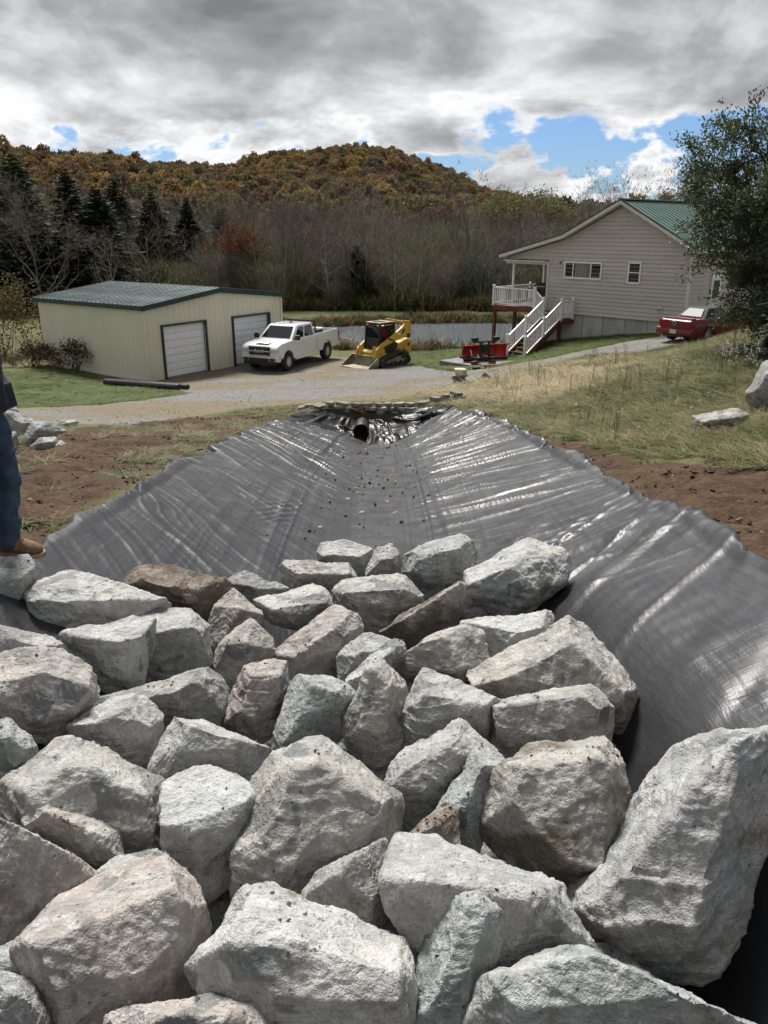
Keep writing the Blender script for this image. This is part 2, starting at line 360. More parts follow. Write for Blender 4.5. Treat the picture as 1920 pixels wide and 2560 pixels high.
# ------------------------------------------------------------------ ground sheets
def inpoly(x, y, poly):
    P = np.array(poly); c = np.zeros(x.shape, bool); j = len(P)-1
    for i in range(len(P)):
        xi, yi = P[i]; xj, yj = P[j]
        m = ((yi > y) != (yj > y)) & (x < (xj-xi)*(y-yi)/(yj-yi+1e-12)+xi); c ^= m; j = i
    return c
def pdist(x, y, poly):
    """signed distance, positive inside"""
    P = np.array(poly); d = np.full(x.shape, 1e9)
    for i in range(len(P)):
        a, b = P[i-1], P[i]; ab = b-a; t = np.clip(((x-a[0])*ab[0]+(y-a[1])*ab[1])/(ab@ab+1e-12), 0, 1)
        d = np.minimum(d, np.hypot(x-a[0]-ab[0]*t, y-a[1]-ab[1]*t))
    return np.where(inpoly(x, y, poly), d, -d)
def ground_mat():
    m = bpy.data.materials.new('ground'); m.use_nodes = True; k = NT(m.node_tree); b = k.n['Principled BSDF']
    tc = k.a('ShaderNodeTexCoord'); v = tc.outputs['Object']
    a1 = k.a('ShaderNodeAttribute', attribute_name='reg'); a2 = k.a('ShaderNodeAttribute', attribute_name='reg2')
    s1 = k.a('ShaderNodeSeparateColor', i_0=a1.outputs['Color']); s2 = k.a('ShaderNodeSeparateColor', i_0=a2.outputs['Color'])
    gravel, soil, lawn = s1.outputs; dry, far, wear = s2.outputs
    nb = k.noise(v, .55, 6, .6); nm = k.noise(v, 3.2, 6, .65); nf = k.noise(v, 22, 5, .65); nn = k.noise(v, 60, 3, .7)
    # rough grass turf under the blades
    turf = k.mix(k.map(nm, .35, .65), (.062, .07, .026), (.125, .118, .05))
    turf = k.mix(k.map(nf, .45, .7), turf, (.15, .13, .075))
    turf = k.mix(dry, turf, k.mix(nf, (.22, .18, .10), (.32, .27, .16)))
    lw = k.mix(k.map(nm, .3, .7), (.045, .072, .014), (.078, .10, .024)); lw = k.mix(k.map(nf, .5, .75), lw, (.12, .12, .042))
    lw = k.mix(k.map(nn, .55, .75), lw, (.04, .055, .014))
    # soil: red brown, crumbly
    so = k.mix(k.map(nm, .3, .7), (.040, .022, .0135), (.086, .051, .032)); so = k.mix(k.map(nf, .5, .8), so, (.16, .11, .075)); so = k.mix(k.map(nn, .5, .8), so, (.05, .03, .02))
    so = k.mix(k.m('MULTIPLY', k.map(nb, .5, .62), .35), so, (.10, .095, .04))
    # gravel: mixed grey chips with tan worn grass strips
    vc = k.vor(v, 26, out=1); gs = k.a('ShaderNodeSeparateColor', i_0=vc)
    gr = k.mix(gs.outputs[0], (.10, .098, .095), (.26, .257, .255)); gr = k.mix(k.map(nf, .55, .8), gr, (.33, .325, .32))
    gr = k.mix(k.map(nm, .45, .75, 0, .65), gr, (.17, .14, .105))
    gr = k.mix(k.m('MULTIPLY', wear, k.map(nm, .25, .6, .25, 1.0)), gr, k.mix(nf, (.12, .095, .052), (.235, .19, .11)))
    wood = k.mix(k.map(nm, .3, .7), (.045, .035, .022), (.10, .075, .045))
    rag = k.m('MULTIPLY', k.m('SUBTRACT', k.m('ADD', k.m('MULTIPLY', nm, .6), k.m('MULTIPLY', nf, .4)), .5), 1.6)
    def w(sock): return k.map(k.m('ADD', sock, rag), .38, .62)
    col = k.mix(w(lawn), turf, lw); col = k.mix(w(soil), col, so); col = k.mix(w(gravel), col, gr); col = k.mix(far, col, wood)
    k.set(b.inputs['Base Color'], col); b.inputs['Roughness'].default_value = .95; b.inputs['Specular IOR Level'].default_value = .2
    hgt = k.m('ADD', k.m('MULTIPLY', nf, .7), k.m('ADD', k.m('MULTIPLY', nm, 1.6), k.m('MULTIPLY', gs.outputs[1], k.m('MULTIPLY', gravel, .25))))
    bn = k.a('ShaderNodeBump', i_Strength=.8, i_Distance=.05, i_Height=hgt); k.set(b.inputs['Normal'], bn)
    return m
M['ground'] = ground_mat()
def build_ground():
    org = np.array([0.0, -7.0])
    rs = [4.0]
    while rs[-1] < 1900:
        r = rs[-1]; rs.append(r+max(.05, r*(.0058 if r < 32 else .0125)) if r < 90 else r*1.03)
    rs = np.array(rs); an = np.radians(np.arange(-72, 72.01, .36))
    A, RR = np.meshgrid(an, rs)
    X = org[0]+np.sin(A)*RR; Y = org[1]+np.cos(A)*RR
    Z = H(X, Y)
    dl, dr = pdist(X, Y, DIRTL), pdist(X, Y, DIRTR); dg = pdist(X, Y, GRAVEL); dlw = pdist(X, Y, LAWN); dd = pdist(X, Y, DRYG)
    soil = np.maximum(sstep(-.8, .6, dl), sstep(-.45, .35, dr)); grav = sstep(-.5, .5, dg); lawn = sstep(-.5, .5, dlw)
    # mown grass round the house and down to the pond
    house = sstep(33.2, 35, Y+.0*X)*sstep(0, 1.5, X)*sstep(70, 60, Y); lawn = np.maximum(lawn, house*(1-grav))
    lawn = np.maximum(lawn, sstep(63.0, 63.6, Y)*sstep(67.5, 66.2, Y)*.9*sstep(-30,-20,X))
    cz, t = chan_z(X, Y); inch = (t < 1.0) & (Y < 23) & (Y > -4); soil = np.where(inch, 1, soil)
    soil = np.maximum(soil, sstep(6, 3, Y)*sstep(0,-2,-np.abs(X)+4)*.6)
    # crumbled relief of bare soil
    rough = fbm(X*2.3, Y*2.3, oct=4, seed=21); clod = np.abs(vnoise(X*5, Y*5, seed=5))
    Z = Z+np.where(inch, 0, soil)*(.065*rough+.06*(.4-clod)+.05*(.4-np.abs(vnoise(X*2.1+.6*Y,Y*7,seed=44)))+.02*fbm(X*9,Y*9,oct=2,seed=45))*sstep(60, 30, RR)*(1-grav)
    Z = Z+.02*grav*fbm(X*.8, Y*.8, oct=2, seed=8)*sstep(60, 40, RR)
    dry = sstep(-1.2, 1.0, dd+.8*vnoise(X*.6, Y*.6, seed=3)); far = sstep(58, 74, np.hypot(X, Y))*(1-.75*lawn)
    wear = sstep(.2, .75, np.exp(-((np.abs(fbm(X*.12+Y*.05, Y*.35, oct=2, seed=31))*1.6)**2)*3))*.9
    n, mm = X.shape
    V = np.stack([X, Y, Z], -1).reshape(-1, 3)
    idx = np.arange(n*mm).reshape(n, mm)
    F = np.stack([idx[:-1, :-1], idx[:-1, 1:], idx[1:, 1:], idx[1:, :-1]], -1).reshape(-1, 4)
    def fc(a): return (a[:-1, :-1]+a[:-1, 1:]+a[1:, 1:]+a[1:, :-1]).reshape(-1)/4
    fg, fs, fl, ff = fc(grav), fc(soil), fc(lawn), fc(np.hypot(X, Y))
    reg = np.zeros(len(F), int)                     # 0 rough grass
    reg[fl > .5] = 1; reg[fs > .5] = 2; reg[fg > .5] = 3; reg[ff > 72] = 4
    C1 = np.stack([grav, soil, lawn, np.ones_like(grav)], -1).reshape(-1, 4).astype(np.float32)
    C2 = np.stack([dry, far, wear, np.ones_like(grav)], -1).reshape(-1, 4).astype(np.float32)
    for r, name in enumerate(('grass_bank', 'lawn', 'bare_soil', 'driveway', 'hills')):
        f = F[reg == r]; u, invx = np.unique(f, return_inverse=True)
        me = mesh_np(name, V[u], invx.reshape(f.shape), M['ground'])
        for nm, C in (('reg', C1), ('reg2', C2)):
            at = me.attributes.new(nm, 'FLOAT_COLOR', 'POINT'); at.data.foreach_set('color', C[u].ravel())
        o = obj(name, me, None); tag(o, kind='structure')
build_ground()
def build_water():
    m = bpy.data.materials.new('pond_water'); m.use_nodes = True; k = NT(m.node_tree); b = k.n['Principled BSDF']
    b.inputs['Base Color'].default_value = (.12, .135, .145, 1); b.inputs['IOR'].default_value = 1.33
    v = k.scale(k.a('ShaderNodeTexCoord').outputs['Object'], (.45, 1.5, 1))
    o3 = k.a('ShaderNodeSeparateXYZ', i_0=k.a('ShaderNodeTexCoord').outputs['Object'])
    breeze = k.map(k.m('ADD', o3.outputs[0], k.m('MULTIPLY', k.m('SUBTRACT', o3.outputs[1], 52.2), .55)), -2.2, -.9, .05, 1.0)
    k.set(b.inputs['Roughness'], k.map(breeze, 0, 1, .03, .17, False))
    bn = k.a('ShaderNodeBump', i_Strength=k.m('MULTIPLY', breeze, 1.0), i_Distance=.6, i_Height=k.noise(v, 2.6, 4, .6)); k.set(b.inputs['Normal'], bn)
    n = 96; V = [(5.5+17*math.cos(2*math.pi*i/n), 54.8+9*math.sin(2*math.pi*i/n), WATER_Z) for i in range(n)]
    me = bpy.data.meshes.new('pond_water'); me.from_pydata(V, [], [tuple(range(n))]); tag(obj('pond_water', me, m), kind='structure')
build_water()
# ------------------------------------------------------------------ plastic sheet lining the channel
def liner_mat(name, base, rough, bump, ior=1.5, spec=.55):
    m = bpy.data.materials.new(name); m.use_nodes = True; k = NT(m.node_tree); b = k.n['Principled BSDF']
    v = k.a('ShaderNodeTexCoord').outputs['Object']
    dust = k.map(k.noise(v, 1.3, 6, .65), .45, .75); spk = k.map(k.noise(v, 70, 3, .7), .62, .72)
    col = k.mix(k.m('MULTIPLY', dust, .35), base, tuple(x*1.9+.02 for x in base)); col = k.mix(k.m('MULTIPLY', spk, .35), col, (.16, .145, .13))
    k.set(b.inputs['Base Color'], col)
    k.set(b.inputs['Roughness'], k.map(k.noise(v, 3, 5, .6), .3, .7, rough-.06, rough+.10)); b.inputs['Specular IOR Level'].default_value = spec; b.inputs['IOR'].default_value = ior
    fine = k.noise(k.scale(v, (9, 1.6, 3)), 3.0, 4, .6); fine2 = k.noise(k.scale(v, (1.6, 9, 2)), 3.2, 4, .6)
    sel = k.map(k.noise(v, .8, 2), .4, .6)
    bn = k.a('ShaderNodeBump', i_Strength=bump, i_Distance=.02, i_Height=k.m('ADD', fine, k.m('MULTIPLY', k.m('MULTIPLY', fine2, sel), .7))); k.set(b.inputs['Normal'], bn)
    return m
M['liner'] = liner_mat('grey_plastic_sheet', (.026, .027, .030), .40, .30)
M['liner_black'] = liner_mat('black_plastic_sheet', (.005, .005, .006), .36, .10, 1.45, .45)
def crease(u): return 1-np.abs(u)**.8
def hem_y(T): return np.interp(T, [-1.05,-.5,0,.5,1.05], [20.9,21.35,21.5,21.7,22.2])+.05*vnoise(np.asarray(T)*6, np.asarray(T)*0, seed=7)
def build_liner():
    nt = 330
    ys = np.concatenate([np.linspace(-2.2, 5, 170), np.linspace(5, 22.15, 600)[1:]])
    ts = np.linspace(-1.045, 1.045, nt); T, Yg = np.meshgrid(ts, ys)
    Yg = -2.2+(Yg+2.2)*(hem_y(T)+2.2)/(22.15+2.2)          # sheet's far hem
    xl, zl, xr, zr = rim(Yg)
    wob = .045*vnoise(Yg*.9, T*0, seed=14)+.025*vnoise(Yg*3.1, T*0, seed=15)+.006*vnoise(Yg*8.3, T*0, seed=16)
    Te = T*(1+wob*sstep(.8, 1.05, np.abs(T)))
    X = np.where(Te < 0, CX+Te*(CX-xl), CX+Te*(xr-CX))
    cz, t = chan_z(X, Yg)
    g = H(X, Yg, True)
    Z = np.where(np.abs(Te) < .97, cz, np.maximum(cz, g+.03)); Z = np.maximum(Z, g+.03)
    # folds.  s: along the channel, c: across;  crisp ridges
    c = X; s = Yg; aT = np.abs(Te)
    def ridge(u, seed, v=None, w=.30):
        n = vnoise(u, np.zeros_like(u) if v is None else v, seed=seed); return np.clip(1-np.abs(n)/w, 0, 1)**1.3
    fold = np.zeros_like(Z)
    fanx = Te*2.9/(1+.018*(22-s)*np.sign(Te)*0)
    # long creases running with the channel, strongest in two bands on the left and beside the floor
    bandL = np.exp(-((Te+.46)/.10)**2)+.6*np.exp(-((Te+.72)/.07)**2); bandR = np.exp(-((Te-.22)/.13)**2)
    fold += .024*ridge(fanx*7.5, 101, s*.05)*(.25+.9*bandL+.9*bandR)*sstep(-.5, .2, vnoise(s*.2, fanx*.8, seed=111))
    fold += .013*ridge(fanx*17, 102, s*.09)*(.2+1.0*bandL+1.0*bandR)
    # pleats straight down the right bank, slightly raked
    right = sstep(.08, .38, Te); left = sstep(.10, .42, -Te)
    u = s+.32*c+.55*vnoise(s*.4, c*.5, seed=120)+.2*vnoise(s*1.1, c*.8, seed=119)
    fold += right*(.035*ridge(u*1.15, 121, c*.16, .34)+.055*ridge(u*2.6, 122, c*.22, .30)*sstep(-.4, .3, vnoise(s*.35, c*.4, seed=131))+.024*ridge(u*6.0, 123, c*.4)+.012*ridge(u*13+1.5*vnoise(s*.7,c,seed=9), 124, c*.6))*sstep(3.6, 8.5, s)
    # raked pleats on the left bank, dying out downhill
    ul = s*1.0+1.15*c+.6*vnoise(s*.35, c*.45, seed=140)+.2*vnoise(s*1.1, c*.8, seed=139)
    fold += left*(.035*ridge(ul*.95, 141, c*.2, .32)+.050*ridge(ul*2.3, 142, c*.3, .30)*sstep(-.4, .3, vnoise(s*.3, c*.5, seed=143))+.022*ridge(ul*5.6, 144, c*.4)+.011*ridge(ul*12.5+1.5*vnoise(s*.7,c,seed=8), 145, c*.6))
    # steep gathers where the sheet meets the pipe
    fold += sstep(16.5, 20, s)*sstep(.15, .4, aT)*(.05*ridge(s*2.4-2.2*aT, 151, c*.3, .4)+.02*ridge(s*5.6-4*aT, 152))
    # short cross ripples held between the long creases
    rip = sstep(-.05, .45, vnoise(s*.5+3, fanx*1.4, seed=160))*(.35+bandL+.5*bandR)
    fold += .011*np.sin(s*(30+6*vnoise(s*.15, c, seed=162))+2.5*vnoise(s*1.5, c*2.5, seed=161)+c*5)*rip
    # slack swells on the near right, pulled towards the big boulder
    sw = sstep(.30, .62, Te)*sstep(9.2, 6.2, s)
    fold += sw*(.045*ridge(s*1.7-c*1.3+.6*vnoise(s,c,seed=174), 171, c*.5+s*.2, .42)+.050*ridge(s*3.1-c*2.6, 172, c*.6, .38)+.05*vnoise(s*.8+c*.5, c*1.2, seed=173))
    fold += (.02*vnoise(s*1.7, c*1.2, seed=82)+.014*ridge(s*3.3, 83, c, .4))*sstep(.82, .99, aT)
    fold += .018*fbm(s*.9, c*1.1, oct=2, seed=84)
    damp = sstep(.0, .16, aT)*.65+.35
    Z = Z+np.maximum(fold*damp*.72, -.02)+.02
    hem = sstep(1.0, 1.045, np.abs(T)); Z = np.maximum(Z-hem*.14+.02, H(X, Yg)+.006)
    n, m2 = X.shape; idx = np.arange(n*m2).reshape(n, m2)
    F = np.stack([idx[:-1, :-1], idx[:-1, 1:], idx[1:, 1:], idx[1:, :-1]], -1).reshape(-1, 4)
    me = mesh_np('plastic_sheet', np.stack([X, Yg, Z], -1).reshape(-1, 3), F, M['liner'])
    o = obj('plastic_sheet', me, None)
    tag(o, 'wrinkled grey plastic sheet lining the channel from the boulders to the pipe', 'plastic sheet')
build_liner()
def build_black_sheet():
    nu, nv = 190, 70
    U, Vv = np.meshgrid(np.linspace(-1.02, 1.02, nu), np.linspace(0, 1, nv))
    Yb = hem_y(U)-.22; xl, zl, xr, zr = rim(Yb); Xb = np.where(U < 0, CX+U*(CX-xl), CX+U*(xr-CX)); Zb = chan_z(Xb, Yb)[0]+.0
    Xt = np.interp(U, [-1.02,-.3,.4,1.02], [-2.15,-.95,.15,1.95]); Yt = 22.98+0*U; Zt = np.interp(U, [-1.02,-.5,.4,1.02], [1.20,1.03,1.03,1.36])
    X = Xb*(1-Vv)+Xt*Vv; Y = Yb*(1-Vv)+Yt*Vv; Z = Zb*(1-Vv)+Zt*Vv
    sag = np.sin(Vv*math.pi)*(1-np.abs(U)**2); Y = Y+.40*sag; Z = Z-.16*sag
    def ridge(u, seed, v, w): return np.clip(1-np.abs(vnoise(u, v, seed=seed))/w, 0, 1)
    f = .26*ridge(U*4.2+.8*Vv*np.sign(U), 201, Vv*1.2, .5)+.12*ridge(U*9.5-1.5*Vv, 202, Vv*2.2, .42)+.05*vnoise(U*3, Vv*3, seed=203)+.03*ridge(U*5+Vv*6, 204, Vv*4, .4)
    f = f*np.sin(np.clip(Vv*1.15, 0, 1)*math.pi)**.6
    Y = Y-f*.75; Z = Z+f*.45+.03
    Z = np.maximum(Z, H(X, Y)+.03)
    n, m2 = X.shape; idx = np.arange(n*m2).reshape(n, m2)
    F = np.stack([idx[:-1, :-1], idx[:-1, 1:], idx[1:, 1:], idx[1:, :-1]], -1).reshape(-1, 4)
    cen = np.stack([X, Y, Z], -1).reshape(-1, 3)[F].mean(1); keep = np.hypot(cen[:, 0]+.66, (cen[:, 2]-.80)*.85) > .225      # the mouth of the pipe stays free
    me = mesh_np('black_sheet', np.stack([X, Y, Z], -1).reshape(-1, 3), F[keep], M['liner_black'])
    tag(obj('black_sheet', me, None), 'crumpled glossy black plastic sheet tucked around the pipe mouth', 'plastic sheet')
build_black_sheet()
# every stone: label, colour, soil share, size, corner points (world metres)
ROCKS = [
("grey-green boulder that the standing person's boots rest on",(0.42,0.44,0.435),0.1,0.301,[(-2.432,4.361,4.387),(-2.358,4.4,4.382),(-2.285,4.448,4.389),(-2.203,4.478,4.365),(-2.194,4.413,4.273),(-2.194,4.317,4.147),(-2.235,4.248,4.09),(-2.316,4.204,4.096),(-2.402,4.189,4.143),(-2.16,4.282,4.333),(-2.264,4.206,4.291),(-2.337,4.183,4.324),(-2.46,4.466,4.296),(-2.35,4.526,4.299),(-2.29,4.514,4.207),(-2.334,4.42,4.057),(-2.458,4.373,4.098)]),
("long pale boulder with layered shaded underside,right of the person's boots",(0.6,0.597,0.585),0.1,0.452,[(-2.177,4.312,4.206),(-2.147,4.367,4.249),(-2.031,4.452,4.278),(-1.893,4.5,4.256),(-1.794,4.505,4.208),(-1.693,4.502,4.15),(-1.388,4.515,3.999),(-1.519,4.437,3.985),(-1.676,4.358,3.985),(-1.793,4.297,3.983),(-1.929,4.207,3.962),(-2.07,4.203,4.033),(-2.145,4.236,4.108),(-2.047,4.125,4.243),(-1.883,4.18,4.215),(-1.616,4.267,4.16),(-1.431,4.317,4.1),(-2.184,4.517,4.086),(-2.063,4.601,4.15),(-1.889,4.647,4.093),(-1.599,4.685,3.923),(-1.818,4.582,3.904),(-2.017,4.484,3.876),(-2.17,4.481,4.001)]),
('dark brown muddy boulder at the back of the pile against the grey sheet',(0.28,0.225,0.175),0.75,0.421,[(-1.895,5.117,3.896),(-1.856,5.167,3.94),(-1.669,5.257,3.974),(-1.528,5.278,3.944),(-1.433,5.284,3.914),(-1.286,5.278,3.848),(-1.139,5.272,3.782),(-1.136,5.24,3.742),(-1.226,5.17,3.694),(-1.31,5.069,3.608),(-1.433,5.101,3.694),(-1.572,5.077,3.72),(-1.738,5.09,3.802),(-1.677,4.978,3.962),(-1.5,5.012,3.926),(-1.341,5.026,3.86),(-1.85,5.317,3.787),(-1.674,5.401,3.855),(-1.501,5.428,3.807),(-1.288,5.438,3.699),(-1.357,5.382,3.624),(-1.513,5.336,3.621),(-1.738,5.312,3.709)]),
('small plain grey boulder right of the dark brown muddy one',(0.37,0.368,0.36),0.1,0.27,[(-1.232,5.633,3.683),(-1.176,5.668,3.712),(-1.045,5.687,3.703),(-0.938,5.676,3.663),(-0.829,5.648,3.602),(-0.774,5.621,3.556),(-0.901,5.533,3.481),(-1.032,5.532,3.511),(-1.169,5.59,3.615),(-1.019,5.506,3.67),(-1.192,5.742,3.606),(-1.053,5.775,3.624),(-0.898,5.764,3.542),(-0.954,5.704,3.439),(-1.148,5.723,3.55)]),
('pale wedge boulder leaning on its square grey neighbour,left middle of the pile',(0.6,0.597,0.585),0.05,0.376,[(-1.782,3.873,4.137),(-1.635,3.966,4.166),(-1.449,4.059,4.177),(-1.366,4.063,4.142),(-1.346,3.942,3.999),(-1.355,3.881,3.936),(-1.4,3.771,3.84),(-1.555,3.739,3.882),(-1.635,3.787,3.972),(-1.741,3.827,4.066),(-1.471,3.788,4.169),(-1.458,3.752,4.099),(-1.346,3.836,4.168),(-1.778,4.031,4.021),(-1.523,4.153,4.059),(-1.456,4.094,3.911),(-1.506,3.993,3.773),(-1.678,3.99,3.883)]),
('square light grey boulder with a dark round scar,left middle',(0.5,0.498,0.49),0.05,0.406,[(-1.538,4.306,4.042),(-1.396,4.364,4.053),(-1.261,4.421,4.065),(-1.187,4.403,4.015),(-1.1,4.363,3.935),(-1.067,4.217,3.755),(-1.232,4.131,3.724),(-1.352,4.074,3.707),(-1.447,4.056,3.724),(-1.437,4.174,3.852),(-1.378,4.117,4.068),(-1.226,4.128,4.006),(-1.113,4.169,4.017),(-1.526,4.454,3.91),(-1.317,4.53,3.931),(-1.202,4.505,3.825),(-1.311,4.369,3.644),(-1.476,4.316,3.64)]),
('pinkish upright boulder behind the one with a pointed ridge',(0.49,0.445,0.42),0.15,0.304,[(-1.215,4.837,3.731),(-1.189,4.916,3.822),(-1.069,4.997,3.887),(-1.01,4.992,3.863),(-0.949,4.957,3.801),(-0.852,4.928,3.736),(-0.917,4.858,3.667),(-0.981,4.802,3.618),(-1.092,4.754,3.592),(-1.18,4.732,3.591),(-0.99,4.801,3.854),(-1.031,4.74,3.757),(-1.207,4.99,3.653),(-1.093,5.083,3.782),(-1.007,5.065,3.712),(-0.987,5.012,3.603),(-1.12,4.949,3.539)]),
('pinkish boulder with a pointed ridge,centre left',(0.49,0.445,0.42),0.2,0.292,[(-1.047,4.18,3.778),(-1.031,4.262,3.872),(-0.973,4.297,3.9),(-0.882,4.318,3.9),(-0.847,4.398,3.988),(-0.793,4.38,3.95),(-0.705,4.326,3.86),(-0.691,4.274,3.793),(-0.812,4.229,3.772),(-0.875,4.141,3.683),(-0.922,4.101,3.648),(-0.974,4.113,3.677),(-1.017,4.139,3.72),(-0.835,4.176,3.933),(-0.872,4.129,3.867),(-0.943,4.154,3.934),(-1.035,4.337,3.704),(-0.976,4.408,3.804),(-0.881,4.47,3.876),(-0.779,4.431,3.773),(-0.859,4.372,3.701),(-0.946,4.294,3.598),(-1.015,4.314,3.656)]),
('big pink-tan boulder with broad flat top at the left edge',(0.49,0.445,0.42),0.15,0.42,[(-1.891,3.273,4.353),(-1.852,3.294,4.35),(-1.721,3.367,4.344),(-1.579,3.416,4.311),(-1.515,3.412,4.27),(-1.445,3.381,4.202),(-1.426,3.326,4.14),(-1.436,3.267,4.091),(-1.47,3.213,4.061),(-1.502,3.154,4.025),(-1.517,3.12,4.002),(-1.631,3.075,4.026),(-1.722,3.09,4.091),(-1.841,3.101,4.167),(-1.764,3.027,4.325),(-1.657,3.037,4.256),(-1.561,3.042,4.189),(-1.458,3.099,4.196),(-1.396,3.163,4.245),(-1.585,3.145,4.366),(-1.909,3.415,4.214),(-1.778,3.479,4.211),(-1.627,3.518,4.151),(-1.569,3.475,4.04),(-1.61,3.407,3.968),(-1.652,3.35,3.913),(-1.806,3.319,3.986)]),
('flat grey boulder behind the big pink-tan one,left edge',(0.5,0.498,0.49),0.05,0.246,[(-2.05,3.573,4.353),(-1.995,3.602,4.347),(-1.9,3.634,4.32),(-1.805,3.645,4.274),(-1.721,3.641,4.221),(-1.694,3.631,4.196),(-1.744,3.567,4.168),(-1.886,3.497,4.19),(-1.956,3.466,4.204),(-2.013,3.447,4.22),(-1.861,3.49,4.331),(-1.759,3.52,4.29),(-2.057,3.659,4.276),(-1.946,3.704,4.251),(-1.822,3.723,4.17),(-1.846,3.683,4.122),(-2.006,3.612,4.146)]),
('low grey-brown boulder wedged below the square light grey one',(0.37,0.368,0.36),0.15,0.375,[(-1.489,3.42,3.998),(-1.485,3.454,4.026),(-1.383,3.489,4.023),(-1.283,3.541,4.036),(-1.142,3.575,4.02),(-1.063,3.626,4.039),(-0.999,3.667,4.056),(-0.956,3.684,4.056),(-0.901,3.668,4.024),(-0.833,3.593,3.934),(-0.832,3.479,3.833),(-0.944,3.41,3.81),(-1.152,3.387,3.858),(-1.248,3.451,3.946),(-1.371,3.432,3.97),(-1.17,3.377,4.087),(-0.949,3.467,4.119),(-1.008,3.393,4.036),(-1.442,3.607,3.874),(-1.357,3.65,3.899),(-1.173,3.708,3.9),(-1.062,3.765,3.934),(-0.991,3.769,3.908),(-0.949,3.668,3.738),(-1.193,3.603,3.753),(-1.353,3.619,3.851)]),
('light grey boulder with a notched crest,left of centre',(0.5,0.498,0.49),0.05,0.308,[(-1.483,3.069,4.078),(-1.419,3.133,4.107),(-1.358,3.203,4.144),(-1.327,3.239,4.163),(-1.289,3.243,4.151),(-1.244,3.249,4.137),(-1.195,3.281,4.145),(-1.137,3.269,4.11),(-1.1,3.242,4.07),(-1.08,3.192,4.017),(-1.087,3.124,3.961),(-1.111,3.042,3.899),(-1.202,3.042,3.937),(-1.296,3.059,3.991),(-1.384,3.048,4.018),(-1.439,3.057,4.049),(-1.324,3.018,4.16),(-1.189,3.089,4.184),(-1.194,3.022,4.093),(-1.097,3.069,4.106),(-1.476,3.216,3.977),(-1.375,3.3,4.038),(-1.322,3.326,4.045),(-1.251,3.352,4.042),(-1.185,3.333,3.979),(-1.182,3.266,3.883),(-1.271,3.212,3.858),(-1.405,3.208,3.926)]),
('flat sloping grey slab right of the notched light boulder',(0.5,0.498,0.49),0.1,0.355,[(-1.053,2.907,4.014),(-1.035,2.966,4.052),(-1.011,3.039,4.1),(-0.984,3.098,4.136),(-0.939,3.109,4.133),(-0.814,3.105,4.098),(-0.696,3.1,4.064),(-0.616,3.082,4.03),(-0.526,3.04,3.976),(-0.531,3.014,3.958),(-0.576,2.932,3.91),(-0.671,2.904,3.915),(-0.82,2.892,3.943),(-0.962,2.856,3.954),(-1.012,2.847,3.961),(-0.888,2.92,4.203),(-0.902,2.861,4.131),(-0.661,2.92,4.123),(-1.04,3.087,3.89),(-0.999,3.162,3.973),(-0.941,3.203,4.006),(-0.762,3.207,3.947),(-0.638,3.18,3.868),(-0.679,3.118,3.802),(-0.865,3.087,3.827),(-1.013,3.055,3.839)]),
('upright boulder with brown stains and pale upper edge,centre left',(0.49,0.445,0.42),0.5,0.331,[(-0.833,3.493,3.866),(-0.816,3.581,3.953),(-0.771,3.655,4.021),(-0.713,3.713,4.07),(-0.615,3.742,4.079),(-0.541,3.73,4.049),(-0.528,3.668,3.981),(-0.507,3.627,3.933),(-0.512,3.571,3.876),(-0.561,3.515,3.829),(-0.601,3.456,3.776),(-0.65,3.42,3.75),(-0.748,3.438,3.79),(-0.821,3.464,3.833),(-0.697,3.51,4.091),(-0.617,3.464,3.999),(-0.699,3.411,3.943),(-0.561,3.538,4.095),(-0.821,3.67,3.774),(-0.769,3.767,3.906),(-0.652,3.822,3.955),(-0.589,3.78,3.875),(-0.579,3.722,3.786),(-0.648,3.652,3.699),(-0.76,3.638,3.709)]),
('small grey boulder under the big pink-tan one at the left edge',(0.42,0.44,0.435),0.15,0.214,[(-1.665,2.771,4.361),(-1.597,2.802,4.347),(-1.547,2.789,4.306),(-1.485,2.776,4.256),(-1.463,2.753,4.222),(-1.464,2.721,4.195),(-1.515,2.647,4.16),(-1.565,2.599,4.149),(-1.611,2.587,4.166),(-1.526,2.676,4.346),(-1.468,2.666,4.288),(-1.579,2.641,4.339),(-1.68,2.824,4.277),(-1.596,2.841,4.234),(-1.538,2.823,4.165),(-1.583,2.755,4.111),(-1.656,2.714,4.112)]),
('farthest pale boulder at the head of the pile,left of two more',(0.6,0.597,0.585),0.05,0.344,[(-0.617,6.682,3.472),(-0.571,6.727,3.53),(-0.368,6.762,3.561),(-0.241,6.742,3.524),(-0.178,6.721,3.49),(-0.084,6.706,3.462),(-0.13,6.656,3.398),(-0.177,6.607,3.334),(-0.176,6.555,3.264),(-0.238,6.548,3.259),(-0.317,6.582,3.311),(-0.457,6.595,3.34),(-0.599,6.626,3.394),(-0.358,6.527,3.504),(-0.22,6.522,3.473),(-0.541,6.516,3.5),(-0.556,6.836,3.391),(-0.372,6.877,3.464),(-0.233,6.859,3.406),(-0.198,6.829,3.331),(-0.232,6.779,3.221),(-0.336,6.791,3.26),(-0.544,6.809,3.328)]),
('small egg-shaped grey boulder in the farthest row',(0.5,0.498,0.49),0.1,0.281,[(-0.162,6.307,3.387),(-0.14,6.369,3.474),(-0.095,6.422,3.549),(-0.02,6.476,3.625),(0.056,6.477,3.627),(0.131,6.44,3.574),(0.153,6.378,3.486),(0.145,6.307,3.387),(0.01,6.281,3.35),(-0.109,6.285,3.356),(-0.034,6.277,3.563),(0.069,6.283,3.577),(-0.118,6.48,3.341),(-0.068,6.538,3.472),(0.043,6.565,3.535),(0.114,6.515,3.422),(0.009,6.466,3.311)]),
